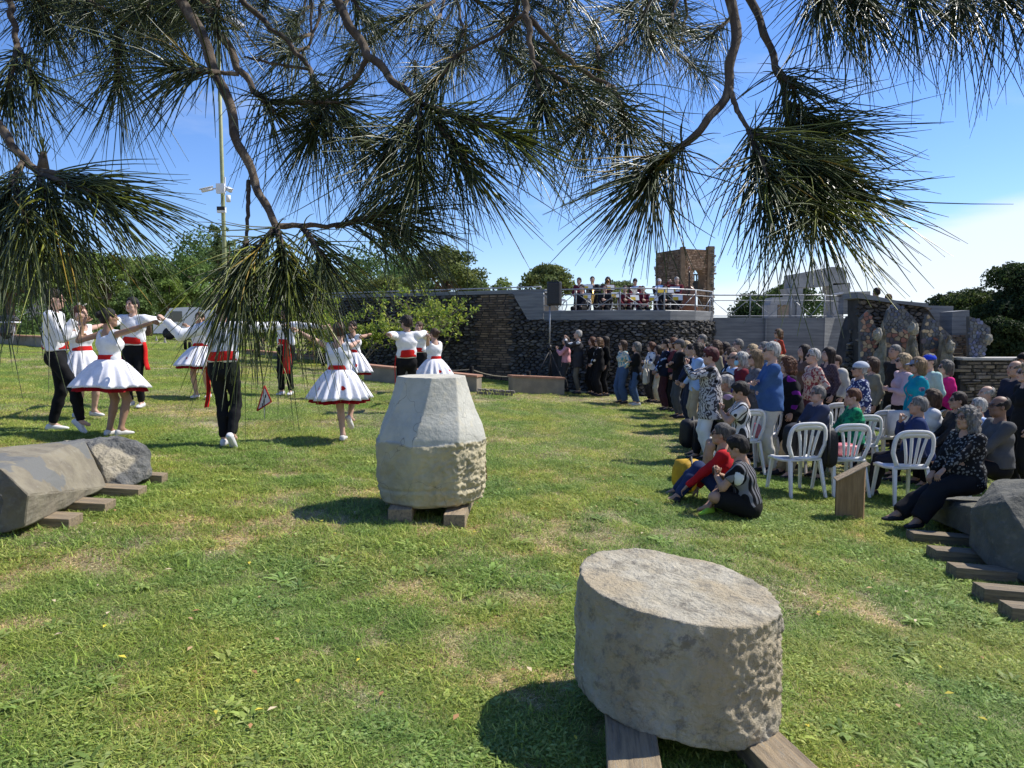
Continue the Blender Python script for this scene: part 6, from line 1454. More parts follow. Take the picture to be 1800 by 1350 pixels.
S('woman with short pale hair half hidden by the man in blue', 1375, 626, 11.2, 70, top=c('cream_top', (.5, .46, .4)), bottom=C_BK, hair=('bob', 'blond'), sex='f', **K)
S('woman with auburn curls in a purple top under a black jacket', 1393, 628, 10.3, 62, top=c('purple_top', (.19, .02, .22)), over=(c('black_jacket2', (.010, .010, .012)), .12), bottom=C_BK, hair=('curly', 'auburn'), sex='f', arms=('down', 'clasp'), b=1.12, lean=.12, **K)
S('young woman with long dark hair looking up, behind the purple top', 1413, 606, 13.8, 78, top=c('brown_print', (.14, .09, .07)), bottom=C_BK, hair=('long', 'dark'), sex='f', nod=-8, **K)
S('woman with short white hair in a red and cream patterned blouse', 1430, 613, 11.6, 70, top=c('red_cream_print', (.48, .40, .33), 'mottle', (.20, .04, .05)), bottom=c('maroon_trousers', (.09, .03, .04)), hair=('short', 'white'), sex='f', glasses='sun', b=1.1, arms=('hip', 'down'), **K)
S('woman with long dark hair in a dark plaid shirt', 1456, 611, 13.0, 75, top=c('dark_plaid', (.06, .04, .05), 'check', (.09, .065, .075)), bottom=C_BK, hair=('long', 'dark'), sex='f', **K)
S('person in a pale beige jacket behind the dark plaid shirt', 1470, 625, 13.8, 85, top=c('pale_beige_jacket', (.52, .50, .44)), loose=.02, bottom=C_BK, hair=('short', 'brown'), **K)
# seated, left part
S('seated man with white hair in a lilac shirt and olive vest', 1279, 662, 10.7, 60, pose='chair', top=c('lilac_shirt', (.33, .25, .38)), over=(c('olive_vest', (.10, .10, .06)), .05), bottom=C_BK, hair=('thick', 'white'), arms=('lap', 'lap'), skin='tan', b=1.1, **K)
S('seated person bending forward in a purple sweater and dark cap', 1297, 652, 11.6, 60, pose='chair', lean=.35, top=c('purple_sweater', (.10, .035, .14)), bottom=C_BK, hair=('short', 'black'), hat=('beret', 'dark_cap', (.02, .02, .025)), arms=('lap', 'lap'), **K)
p = S('boy with black hair in a striped football shirt, seated, taking a photo', 1304, 694, 9.15, 58, pose='chair', top=c('white_black_shirt', (.55, .55, .55), 'stripes', (.03, .03, .03)), sleeve='short', bottom=c('black_shorts', (.011, .011, .011)), legs='shorts', hair=('thick', 'black'), skin='tan', arms=('phonelow', 'phonelow'), nod=15, shoes=(.4, .42, .4), b=.9, **K); held_phone(p, 'phone held by the seated boy in the striped football shirt', .05)
S('seated man with grey hair and glasses in a dark blue shirt, turned left', 1440, 682, 9.7, 75, pose='chair', top=c('dark_slate_shirt', (.05, .06, .10)), bottom=c('beige_chinos', (.42, .34, .22)), hair=('short', 'grey'), glasses='clear', arms=('lap', 'lap'), b=1.1, **K)
S('seated woman with short auburn hair in a bright green top', 1503, 692, 9.6, 60, pose='chair', top=c('green_top', (.02, .28, .12), 'mottle', (.01, .12, .07)), bottom=C_BK, hair=('short', 'auburn'), sex='f', arms=('lap', 'lap'), b=1.1, nod=10, **K)
S('seated man in a navy sweater leaning back with a hand over his face', 1612, 706, 8.75, 48, pose='chair', lean=-.08, top=c('navy_sweater2', (.025, .04, .11)), bottom=c('black_jeans', (.02, .02, .025)), hair=('short', 'grey'), skin='tan', arms=('rest', 'chin'), b=1.12, **K)
S('seated woman with shoulder-length brown hair in a white jacket', 1641, 686, 9.9, 52, pose='chair', top=c('white_jacket2', (.60, .60, .60)), loose=.012, bottom=C_BK, hair=('bob', 'brown'), sex='f', arms=('lap', 'lap'), **K)
S('seated woman with short black hair and big black sunglasses', 1688, 690, 9.6, 62, pose='chair', top=c('black_top3', (.03, .028, .03)), bottom=C_BK, hair=('short', 'dark'), sex='f', glasses='sun', arms=('lap', 'lap'), b=1.1, skin='tan', **K)
S('seated white-haired man in a light blue shirt behind the bald man', 1724, 702, 9.4, 60, pose='chair', top=c('light_blue_shirt3', (.40, .50, .70)), bottom=C_BK, hair=('short', 'white'), arms=('lap', 'lap'), **K)
S('seated dark balding man in a grey pullover with a pale collar', 1762, 697, 8.3, 62, pose='chair', top=c('grey_pullover', (.085, .085, .085)), bottom=C_BK, hair=('bald', 'black'), skin='brown', arms=('lap', 'lap'), b=1.15, glasses='clear', **K)
S('grey-haired woman in black floral blouse sitting on the stone slab, hand on knee', 1706, 726, 7.15, 78, pose='stone', top=c('black_floral', (.012, .012, .013), 'leafy', (.16, .16, .15)), hem=.10, bottom=c('black_slacks', (.016, .016, .018)), legs='wide', hair=('wild', 'grey'), sex='f', glasses='clear', arms=('knee', 'lap'), b=1.15, skin='tan', shoes=(.03, .03, .04), base=.08, dist=7, **K)
S('white-haired man low behind the row at the right', 1738, 679, 11.0, 60, pose='chair', top=c('navy_top2', (.03, .035, .06)), bottom=C_BK, hair=('bald', 'white'), arms=('lap', 'lap'), **K)
# standing, right part
S('woman in a pale blue-grey beret and white polka dot blouse', 1512, 636, 10.7, 64, top=c('polka_dots', (.035, .045, .13), 'dots', (.62, .62, .64)), sleeve='mid', bottom=c('navy_trousers', (.02, .025, .05)), hair=('crop', 'white'), hat=('beret', 'pale_beret', (.42, .45, .50)), sex='f', glasses='sun', b=1.2, skin='tan', **K)
S('woman with dark brown hair in a khaki top behind the polka dots', 1533, 629, 12.2, 70, top=c('khaki_top', (.22, .21, .15)), bottom=C_BK, hair=('bob', 'brown'), sex='f', **K)
S('tall grey-haired man in a black sweater at the back right', 1573, 604, 13.2, 78, top=c('black_sweater', (.025, .022, .02)), bottom=C_BK, hair=('crop', 'grey'), skin='tan', headyaw=5, **K)
S('blond woman with sunglasses in a pale pink blouse with a diagonal strap', 1588, 622, 11.6, 66, top=c('pale_pink_blouse', (.55, .40, .42)), bottom=C_BK, hair=('bob', 'blond'), sex='f', glasses='sun', b=1.1, arms=('chest', 'hip'), **K)
S('woman in a grey cap and turquoise jacket over a printed shirt', 1614, 629, 10.8, 62, top=c('printed_shirt', (.35, .22, .28), 'mottle', (.05, .09, .16)), over=(c('turquoise_jacket', (.01, .27, .34)), .1), bottom=C_BK, hair=('bob', 'sandy'), hat=('cap', 'greyblue_cap', (.22, .24, .29)), sex='f', glasses='sun', b=1.1, skin='tan', **K)
S('person in a bright blue cap and pale green shirt', 1634, 622, 12.0, 72, top=c('pale_green_shirt', (.36, .52, .48)), bottom=C_BK, hair=('short', 'salt'), hat=('cap', 'bright_blue_cap', (.02, .06, .50)), headyaw=10, b=1.1, **K)
S('woman with grey hair and sunglasses in a magenta sweater', 1663, 634, 12.2, 66, top=c('magenta_sweater', (.62, .02, .19)), bottom=C_BK, hair=('bob', 'salt'), sex='f', glasses='sun', **K)
S('balding man in a dark navy jacket standing at the right edge', 1786, 634, 10.8, 70, top=c('dark_navy', (.02, .022, .035)), bottom=C_BK, hair=('bald', 'salt'), arms=('down', 'clasp'), b=1.1, skin='tan', **K)
S('person with curly blond hair and dark glasses cut by the right edge', 1806, 640, 9.6, 62, top=c('black_top4', (.011, .011, .011)), bottom=C_BK, hair=('curly', 'blond'), sex='f', glasses='sun', b=1.1, **K)
S('person in a dark cap at the right edge by the low wall', 1800, 617, 12.8, 75, top=c('dark_top5', (.03, .03, .035)), bottom=C_BK, hair=('short', 'brown'), hat=('cap', 'black_cap', (.011, .011, .011)), skin='tan', **K)
# sitting on the grass
person('woman with a grey bun and sunglasses sitting on the grass in a red top', XY(1282, 7.75), 7.75, 1.60, 72, 'ground', arms=('knee', 'lap'), top=c('red_long_top', (.42, .015, .02)), bottom=c('navy_leggings', (.025, .04, .10)), hair=('bun', 'salt'), glasses='sun', sex='f', skin='tan', lean=.10, dist=7, feet=[(-.16, .50, .07), (.12, .55, .07)], **K)
p = person('boy in a black and white football shirt sitting cross-legged on the grass taking a photo', XY(1322, 7.25), 7.25, 1.46, 66, 'ground', arms=('phonelow', 'phonelow'), top=c('black_white_shirt', (.010, .010, .012), 'stripes', (.16, .16, .17)), sleeve='short', bottom=c('black_shorts', (.011, .011, .011)), legs='shorts', hair=('thick', 'black'), skin='tan', lean=.22, nod=14, shoes=(.35, .65, .06), dist=7, **K); held_phone(p, 'phone held by the boy sitting cross-legged on the grass', .05)
E = p['E']
for s in (-1, 1): mk('sleeve_panel', xf(ellipsoid((0, 0, 0), (.060, .066, .100), 14, 9), NP(p['sh'][s]) + np.array([s * .020, .008, -.060])), c('white_sleeve', (.60, .62, .66)), E)
mk('collar_stripe', tube([NP(p['neck']) + np.array([.07 * math.cos(a), .06 * math.sin(a) , -.03]) for a in np.linspace(0, 2 * PI, 17)], .010, 6, False), c('yellow_trim', (.60, .45, .03)), E)
# two people on the upper terrace
person('dark-haired person with a red scarf seen from behind, above the mosaic wall', XY(1536, 19.6), 19.6, 1.66, 10, 'stand', top=c('maroon_coat', (.12, .03, .04)), bottom=C_BK, hair=('short', 'dark'), z=P(1536, 506, 19.6).z - 1.66, dist=19, **K)
person('smaller brown-haired person seen from behind above the mosaic wall', XY(1557, 19.4), 19.4, 1.55, 12, 'stand', top=c('slate_coat', (.10, .11, .13)), bottom=C_BK, hair=('short', 'auburn'), z=P(1557, 517, 19.4).z - 1.55, dist=19, **K)

# bags and small things
def bag(name, label, cat, ctr, size, m, seed=0, rz=0, strap=True):
    e = empty(name, ctr, rz, label, cat); V, F = ellipsoid((0, 0, 0), (1, 1, 1), 20, 14); V = np.array(V)
    for i, v in enumerate(V):
        q = np.sign(v) * np.abs(v) ** .55; q = q / max(1, np.abs(q).max()); V[i] = q * np.array(size) / 2 * (1 + .09 * nz3(v, 2.2, seed) + .04 * nz3(v, 6, seed)) + np.array([0, 0, size[2] / 2])
    mk('body', (V, F), m, e)
    mk('pocket', xf(ellipsoid((0, 0, 0), (1, 1, 1), 14, 9), (0, size[1] * .48, size[2] * .32), s=(size[0] * .38, size[1] * .22, size[2] * .24)), m, e)
    if strap: mk('strap', tube([(-size[0] * .2, -size[1] * .45, size[2] * .1), (-size[0] * .25, -size[1] * .65, size[2] * .6), (0, -size[1] * .2, size[2] * 1.08), (size[0] * .1, 0, size[2] * .98)], .014, 6), M_black, e)
    return e
M_nyl = mat('black_nylon', (.010, .010, .011), (.012, .012, .014), 12, .6, .5, 30); 
g = G(1208, 866); bag('backpack', 'yellow backpack lying on the grass beside the woman in the red top', 'backpack', (g.x, g.y, g.z + .02), (.30, .26, .36), mat('yellow_nylon', (.55, .33, .015), (.38, .22, .01), 6, .7, .5, 30), 2, .5)
x_, y_ = XY(1418, 8.45), 8.45
bag('backpack', 'black backpack hanging inside the chair nearest the seated grey-haired man', 'backpack', (x_ - .06, y_ + .10, float(gz(x_)) + .44), (.30, .20, .38), M_nyl, 4, .4)
bag('shoulder_bag', 'black bag slung on the right side of the same chair', 'bag', (x_ + .28, y_ + .05, float(gz(x_)) + .32), (.22, .2, .46), M_nyl, 7, .2)
x_, y_ = XY(1488, 8.9), 8.9
bag('plastic_bag', 'crumpled red and pink plastic bag on a chair seat', 'bag', (x_, y_, float(gz(x_)) + .44), (.30, .26, .14), mat('red_plastic_bag', (.55, .10, .11), (.62, .25, .25), 14, .3, .8, 20), 9, 0, False)
x_, y_ = XY(1338, 9.9), 9.9
bag('plastic_bag', 'small red bag on the second chair from the left', 'bag', (x_, y_, float(gz(x_)) + .45), (.2, .2, .2), mat('red_plastic_bag', (.5, .1, .1)), 10, 0, False)
g = G(1222, 792); bag('shoulder_bag', 'black bag standing on the grass behind the zebra print tunic', 'bag', (g.x, g.y + .3, g.z), (.34, .26, .46), M_nyl, 11, .5)
x_, y_ = XY(1136, 17.2), 17.2
e = empty('tote_bag', (x_, y_, float(gz(x_)) + .62), R(70), 'off-white canvas tote bag held by the woman in the white jacket', 'bag')
mk('body', rings(np.array([[(a * s, b_ * s2, z_) for a, b_ in ((-.2, -.05), (.2, -.05), (.2, .05), (-.2, .05))] for z_, s, s2 in ((0, .8, .6), (.03, .92, 1), (.28, 1, .9), (.36, 1, .3))])), cloth('canvas', (.55, .50, .42)), e, smooth=False)
for s in (-1, 1): mk('handle', tube([(-.09, .03 * s, .35), (-.05, .03 * s, .55), (.05, .03 * s, .55), (.09, .03 * s, .35)], .010, 6), cloth('canvas', (.5, .5, .4)), e)
x_, y_ = XY(1562, 11.0), 11.0
e = empty('draped_jacket', (x_, y_, float(gz(x_)) + .55), R(12), 'white jacket draped over an empty chair back in front of the pink blouse', 'jacket')
mk('cloth', rings(np.array([[(a * s, -.30 + b_, z_) for a, b_ in ((-.2, -.04), (0, -.06), (.2, -.04), (.2, .05), (0, .07), (-.2, .05))] for z_, s in ((-.02, 1.1), (.12, 1.03), (.28, 1.0), (.335, .9))])), cloth('white_jacket3', (.6, .6, .58)), e)

# ---- musicians on the terrace
BG = 'musicians of the band'; C_BUR = c('burgundy_shirt', (.13, .018, .03)); C_BKS = c('black_shirt', (.02, .02, .024))
M_brass = mat('brass', (.62, .42, .14), None, 1, .25, metal=.9); M_silver = mat('silver_plate', (.75, .76, .78), None, 1, .2, metal=.9); M_wood = mat('dark_clarinet_wood', (.03, .02, .015), None, 1, .4); M_varn = mat('orange_brown_varnish', (.20, .07, .03), (.13, .045, .02), 6, .3, spec=.5)
def MU(label, px, ytop, D, pose, top, yaw=175, **kw):
    x = XY(px, D); zt = P(px, ytop, D).z; h = zt - FLOORZ
    if pose == 'chair': h = (h - .53) / .8 * 1.75
    if DBG: print('MUS', label[:30], round(h, 2))
    h = min(1.85, max(1.55, h)); kw.setdefault('bottom', C_BK); kw.setdefault('arms', ('play', 'playlow'))
    p = person(label, x, D, h, yaw, pose, top=top, z=FLOORZ, dist=D, group=BG, **kw)
    if pose == 'chair': chair(x, D - .0, R(yaw), label_ch[px], z=FLOORZ, group='white plastic chairs of the band')
    return p
label_ch = {1022: 'white plastic chair under the leftmost seated musician', 1062: 'white plastic chair under the flute player in black', 1097: 'white plastic chair under the seated player in burgundy left of the tuba', 1128: 'white plastic chair under the seated player in burgundy right of the tuba', 1166: 'white plastic chair under the seated player hidden by the wide music stand'}
def W(p, v):
    E = p['E']; return Matrix.Translation(E.location) @ Matrix.Rotation(E.rotation_euler.z, 4, 'Z') @ Vector(v)
def instr(p, parts, name, label, cat):
    E = p['E']; e = empty(name, E.location, E.rotation_euler.z, label, cat)
    for nm, vf, m in parts: mk(nm, vf, m, e)
def bell(a, b, r0, r1, n=8):
    a, b = np.array(a, float), np.array(b, float); t = np.linspace(0, 1, n)[:, None]; return tube(a + (b - a) * t, r0 + (r1 - r0) * np.linspace(0, 1, n) ** 2.6, 14, False)
MU('standing woman in burgundy with dark bun, leftmost of the band', 1017, 488, 26.6, 'stand', C_BUR, 150, sex='f', hair=('bun', 'black'))
p = MU('seated young musician in black at the left of the band', 1022, 500, 25.2, 'chair', C_BKS, 150, hair=('short', 'dark'), arms=('lap', 'lap'))
p = MU('standing man in black playing a saxophone', 1040, 486, 26.6, 'stand', C_BKS, 178, hair=('short', 'black'))
m_ = NP((p['wr'][-1] + p['wr'][1]) / 2)
instr(p, [('neck', tube([NP(p['hc']) + (0, .11, -.06), m_ + (.02, .06, .22), m_ + (.0, .05, .1)], .012, 8), M_brass), ('body', tube([m_ + (0, .05, .1), m_ + (.02, .06, -.25), m_ + (.04, .12, -.34), m_ + (.03, .20, -.28)], [.02, .035, .045, .05], 10), M_brass), ('bell', bell(m_ + (.03, .20, -.28), m_ + (.03, .26, -.05), .05, .11), M_brass)], 'saxophone', 'brass saxophone held by the standing man at the left of the band', 'saxophone')
p = MU('seated musician in black playing a wind instrument, second from the left', 1062, 501, 25.0, 'chair', C_BKS, 165, hair=('short', 'brown'))
def clar(p, label):
    a = NP(p['hc']) + (0, .10, -.06); b = NP((p['wr'][-1] + p['wr'][1]) / 2) + (0, .12, -.22); instr(p, [('body', tube([a, b], [.012, .02], 8), M_wood), ('bell', bell(b, b + (b - a) / np.linalg.norm(b - a) * .1, .02, .05), M_brass)], 'tenora', label, 'wind instrument')
clar(p, 'dark wind instrument with a brass bell, played by the seated man in black')
p = MU('standing trumpet player in dark shirt with elbows out', 1067, 487, 26.8, 'stand', c('dark_wine_shirt', (.07, .02, .03)), 172, hair=('bob', 'black'), arms=('trumpet', 'trumpet'))
a = NP(p['hc']) + (0, .10, -.06); instr(p, [('tube', tube([a, a + (0, .35, -.02)], .012, 8), M_brass), ('bell', bell(a + (0, .35, -.02), a + (0, .55, -.03), .014, .06), M_brass), ('valve', tube([a + (0, .22, -.1), a + (0, .22, .05)], .025, 8), M_brass)], 'trumpet', 'brass trumpet played by the standing musician', 'trumpet')
p = MU('seated man in burgundy with dark hair left of the tuba player', 1097, 502, 25.0, 'chair', C_BUR, 175, hair=('short', 'dark')); clar(p, 'dark wind instrument of the seated man left of the tuba player')
p = MU('musician in burgundy bowed over a silver tuba', 1114, 490, 26.4, 'stand', C_BUR, 178, hair=('short', 'black'), nod=30, lean=.1, b=1.1)
m_ = NP((p['wr'][-1] + p['wr'][1]) / 2); instr(p, [('bell', bell(m_ + (0, .08, -.1), m_ + (.08, .16, .28), .05, .17), M_silver), ('coil', tube([m_ + (.0 + .14 * math.cos(t), .12, -.1 + .2 * math.sin(t)) for t in np.linspace(0, 6.28, 20)], .035, 8, False), M_silver)], 'euphonium', 'silver tuba held by the bowed musician in burgundy', 'tuba')
p = MU('seated young man in burgundy right of the tuba player', 1128, 503, 25.0, 'chair', C_BUR, 178, hair=('short', 'black')); clar(p, 'dark wind instrument of the seated man right of the tuba player')
p = MU('standing musician in a pale grey cap behind a silver horn', 1156, 490, 26.6, 'stand', C_BKS, 178, hair=('short', 'white'), hat=('cap', 'pale_cap', (.5, .5, .52)))
m_ = NP((p['wr'][-1] + p['wr'][1]) / 2); instr(p, [('bell', bell(m_ + (0, .05, .0), m_ + (.02, .22, .22), .05, .2), M_silver), ('coil', tube([m_ + (.15 * math.cos(t), .1, .0 + .17 * math.sin(t)) for t in np.linspace(0, 6.28, 20)], .03, 8, False), M_silver)], 'horn', 'silver horn held by the musician in the pale cap', 'horn')
p = MU('seated musician in black half hidden by the wide music stand', 1166, 508, 24.9, 'chair', C_BKS, 175, hair=('short', 'dark')); clar(p, 'dark wind instrument behind the wide music stand')
p = MU('white-haired man in burgundy playing the double bass', 1187, 487, 26.2, 'stand', C_BUR, 172, hair=('short', 'white'), arms=('playlow', 'bassu'), b=1.1)
# double bass
bx, by = XY(1208, 25.7), 25.7; e = empty('double_bass', (bx, by, FLOORZ), R(-8), 'large brown double bass leaning on the white-haired player', 'double bass')
out = [(0, .20), (.20, .22), (.31, .34), (.32, .50), (.24, .66), (.19, .78), (.215, .92), (.24, 1.04), (.20, 1.18), (.08, 1.27), (0, 1.29)]
full = out + [(-x, z) for x, z in out[::-1][1:-1]]; cx_, cz_ = 0, .72
V, F = rings(np.array([[(x * s, y_, cz_ + (z - cz_) * s) for x, z in full] for y_, s in ((-.11, .90), (-.09, 1), (.09, 1), (.12, .92))])); mk('body', (V, F), M_varn, e)
mk('neck', tube([(0, -.13, 1.25), (0, -.10, 1.80)], .024, 8), M_wood, e); mk('fingerboard', box((-.03, -.175, .95), (.03, -.155, 1.75), .004), M_wood, e, smooth=False); mk('scroll', xf(ellipsoid((0, 0, 0), (.035, .06, .09), 10, 7), (0, -.09, 1.87)), M_varn, e)
mk('endpin', tube([(0, 0, 0), (0, 0, .22)], .008, 6), M_black, e); mk('bridge', box((-.07, -.19, .62), (.07, -.12, .66), .004), cloth('canvas', (.5, .5, .4)), e, smooth=False)
# music stands
M_yel = mat('yellow_folder', (.60, .40, .03), None, 1, .6); M_pap = mat('white_paper', (.68, .68, .66), None, 1, .7)
def mstand(px, py, D, label, sheet, w=.46, two=False):
    x = XY(px, D); z = P(px, py, D).z - FLOORZ; e = empty('music_stand', (x, D, FLOORZ), R(random.uniform(-12, 12)), label, 'music stand', 'music stands')
    mk('pole', tube([(0, 0, .25), (0, 0, z)], .011, 6), M_black, e)
    for a in (.5, 2.6, 4.7): mk('leg', tube([(0, 0, .4), (.3 * math.cos(a), .3 * math.sin(a), 0)], .010, 5), M_black, e)
    d = mk('desk', xf(box((-w * .34, -.008, -.09), (w * .34, .008, .10)), (0, 0, z), M=Matrix.Rotation(R(-22), 3, 'X')), M_black, e, smooth=False)
    M = Matrix.Translation((x, D, FLOORZ)) @ Matrix.Rotation(e.rotation_euler.z, 4, 'Z') @ Matrix.Translation((0, 0, z)) @ Matrix.Rotation(R(-22), 4, 'X')
    s = empty('sheet_music', (0, 0, 0), 0, sheet, 'sheet music', 'sheet music on the stands'); s.matrix_world = M
    mk('folder', box((-w * .30, .0, -.08), (w * .05, .004, .03), 0), M_yel, s, smooth=False).location = (0, -.024, 0); mk('page', box((-w * .32, 0, -.08), (w * .32, .004, .10), 0), M_pap, s, smooth=False).location = (0, -.018, 0)
for px, py, D, lb, sh_, w in [(1031, 505, 25.8, 'music stand behind the leftmost seated musician', 'white and yellow sheet music high behind the leftmost seated musician', .62), (1031, 521, 24.6, 'low music stand at the left end of the band', 'white sheet music at the left end of the band', .40), (1071, 506, 25.9, 'music stand under the trumpet player', 'sheet music under the trumpet', .46),
        (1080, 519, 24.5, 'low music stand between the black and burgundy shirts', 'white sheet music between the black and burgundy shirts', .40), (1114, 524, 24.4, 'low music stand below the tuba', 'yellow sheet music below the tuba', .46), (1147, 525, 24.4, 'low music stand right of the tuba', 'yellow sheet music right of the tuba', .46), (1167, 511, 24.5, 'wide double music stand in front of the silver horn', 'long grey-green score on the wide double stand', .9), (1189, 524, 24.4, 'low music stand in front of the double bass', 'yellow sheet music in front of the double bass', .5), (1184, 509, 25.3, 'music stand of the double bass player', 'sheet music of the double bass player', .5)]:
    mstand(px, py, D, lb, sh_, w)
chair(XY(983, 25.6), 25.6, R(170), 'empty white plastic chair behind the black loudspeaker', z=FLOORZ, group='white plastic chairs of the band')

# litter on the lawn
V = []; F = []; C = []
for i in range(150):
    y_ = 2.0 + 7 * random.random() ** 1.3; x_ = (random.random() * 2 - 1) * y_ * .68; a = random.uniform(0, 6.28); L_ = random.uniform(.012, .028); b = len(V); z_ = float(gz(x_)) + .012 + random.random() * .02; c_ = np.array(random.choice([(.30, .16, .07), (.42, .28, .14), (.5, .4, .25), (.5, .42, .05)])) * random.uniform(.7, 1.2)
    dx, dy = math.cos(a) * L_, math.sin(a) * L_
    V += [(x_ - dx, y_ - dy, z_), (x_ + dy * .5, y_ - dx * .5, z_ + .006), (x_ + dx, y_ + dy, z_ + .004), (x_ - dy * .5, y_ + dx * .5, z_ + .008)]; C += [c_] * 4; F.append([b, b + 1, b + 2, b + 3])
mk('leaf_litter', (np.array(V), np.array(F), np.array(C)), mat('dry_leaf', (1, 1, 1), None, 1, .8, attr=True), kind='stuff', label='scattered dry leaves and bark bits on the lawn')

# ------------------------------------------------------------------ overhanging pine: trunk, limbs, branches and needle tufts
PT = empty('pine_tree', (-1.9, -2.4, float(gz(-1.9))), 0, 'overhanging pine with long drooping needles filling the top of the view', 'tree')
O_ = np.array(PT.location[:])
def bark(pts, r0, r1, n=9, name='branch'):
    pts = np.array([NP(p) for p in pts]); m = len(pts); t = np.linspace(0, 1, m)
    tt = np.linspace(0, 1, max(6, m * 5)); Q = np.stack([np.interp(tt, t, pts[:, i]) for i in range(3)], 1)
    for _ in range(3): Q[1:-1] = .25 * Q[:-2] + .5 * Q[1:-1] + .25 * Q[2:]
    Q += min(.0035, .008 * np.linalg.norm(pts[-1] - pts[0])) * np.stack([np.sin(tt * 31 + pts[0, 0] * 9), np.cos(tt * 23 + 1), np.sin(tt * 27 + 2)], 1) * np.sin(tt * PI)[:, None]
    V, F = tube(Q, (r0 + (r1 - r0) * tt) * (1 + .05 * np.sin(tt * 60 + pts[0, 1] * 50) + .05 * np.sin(tt * 140)), n)
    mk(name, (V - O_, F), M_bark, PT)
    return Q
trunk_top = Vector((-1.5, -1.6, 4.2))
bark([(-1.9, -2.4, .0), (-1.85, -2.3, 1.4), (-1.7, -2.0, 3.0), trunk_top], .22, .13, 14, 'trunk')
LIMB = [Vector((-1.6, -1.8, 3.4)), Vector((-.9, -.4, 3.1)), Vector((-.2, .8, 2.75)), Vector((.5, 1.9, 2.65))]
bark(LIMB, .07, .03, 12)
bark([Vector((-.9, -.4, 3.1)), Vector((-1.1, .6, 2.7)), Vector((-1.1, 1.4, 2.45))], .04, .022, 10)
SH = []  # shoots: (base, tip, needle length, count, droop, spread)
PB = lambda px, py, D: P(px, py, D)
def br(px_pts, r0, r1, root=None):
    pts = [PB(*p) for p in px_pts]
    if root is not None: pts = [Vector(root)] + pts
    return bark(pts, r0, r1)
# pixel paths at their own depth
br([(300, -30, 1.25), (352, 55, 1.2), (386, 140, 1.16), (412, 225, 1.12), (438, 300, 1.1), (462, 350, 1.07), (486, 400, 1.05)], .0095, .0050, LIMB[1])
br([(437, 318, 1.1), (436, 370, 1.07), (433, 425, 1.05)], .0035, .0022)
br([(486, 398, 1.05), (530, 396, 1.08), (590, 398, 1.12), (655, 380, 1.16)], .0045, .0025)
br([(350, -20, 1.35), (384, 55, 1.33), (420, 120, 1.3), (447, 160, 1.28), (470, 180, 1.27)], .0080, .0045, LIMB[1])
br([(405, -20, 1.5), (460, 35, 1.46), (512, 80, 1.42), (545, 122, 1.4)], .0065, .004, LIMB[1])
br([(575, -30, 1.35), (618, 50, 1.3), (648, 98, 1.27), (690, 140, 1.24), (738, 182, 1.2)], .0090, .0055, LIMB[1])
br([(648, 98, 1.27), (625, 140, 1.28), (580, 172, 1.3)], .0048, .0030)
br([(545, 122, 1.4), (480, 112, 1.42), (430, 100, 1.45)], .003, .002)
br([(915, -30, 1.25), (928, 40, 1.22), (936, 110, 1.2)], .0075, .0042, LIMB[2])
br([(930, 30, 1.22), (985, 92, 1.24), (1030, 130, 1.26), (1078, 152, 1.28)], .0045, .0030)
br([(925, 20, 1.22), (880, 60, 1.25), (800, 98, 1.28)], .0035, .0022)
br([(1288, -30, 1.1), (1292, 70, 1.07), (1281, 158, 1.05), (1240, 222, 1.03), (1190, 262, 1.02), (1166, 282, 1.01)], .0085, .0040, LIMB[2])
br([(1283, 155, 1.05), (1296, 195, 1.03), (1316, 228, 1.0)], .0040, .0028)
br([(1306, -30, 1.2), (1345, 60, 1.15), (1366, 120, 1.12), (1384, 190, 1.1), (1395, 260, 1.06)], .0070, .0035, LIMB[2])
br([(-40, 170, 1.1), (0, 222, 1.08), (40, 280, 1.05), (72, 306, 1.02)], .0070, .0048, (-1.1, 1.4, 2.45))
br([(10, -30, 1.3), (22, 30, 1.27), (30, 82, 1.25)], .0060, .0045, (-1.1, 1.4, 2.45))
br([(275, -20, 1.4), (225, 18, 1.38), (210, 50, 1.36)], .0060, .0040, (-1.1, 1.4, 2.45))
br([(420, 130, 1.15), (385, 128, 1.14), (335, 120, 1.12)], .0035, .0025)
def sh(px0, py0, px1, py1, D0, D1, L_=.145, n=230, droop=.5, spread=(12, 60), young=0): SH.append((NP(PB(px0, py0, D0)), NP(PB(px1, py1, D1)), L_ * .90, int(n * .36), droop, (spread[0], 5 + spread[1] * .74), young))
sh(66, 300, 84, 352, 1.02, .95, .18, 380, .75, (6, 62), .35); sh(40, 285, 14, 335, 1.04, .98, .18, 280, .9, (6, 60)); sh(72, 306, 150, 335, 1.0, .95, .19, 320, .55, (6, 42), .3); sh(20, 310, 40, 370, 1.0, .92, .17, 280, .75, (6, 55), .2); sh(72, 300, 130, 312, 1.0, .98, .19, 170, .3, (4, 30), .2)
sh(-60, 330, -20, 380, 1.0, .95, .19, 260, .5); sh(75, 300, 76, 272, 1.02, 1.02, .03, 60, 0, (5, 40))
sh(30, 80, 18, 140, 1.25, 1.2, .15, 300, .5, (8, 70)); sh(34, 85, 55, 130, 1.25, 1.2, .15, 240, .5, (8, 60)); sh(-30, 100, -40, 160, 1.2, 1.2, .15, 200, .5)
sh(205, 55, 208, 120, 1.36, 1.3, .165, 420, .5, (8, 75)); sh(60, -40, 80, 30, 1.4, 1.4, .15, 200); sh(140, -60, 150, 10, 1.45, 1.4, .15, 200); sh(290, -50, 290, 10, 1.5, 1.45, .15, 180)
sh(385, 128, 330, 122, 1.14, 1.1, .145, 330, .55, (15, 85)); sh(447, 160, 475, 190, 1.28, 1.25, .15, 300, .5, (20, 95)); sh(470, 180, 560, 180, 1.27, 1.22, .14, 240, .4, (15, 80))
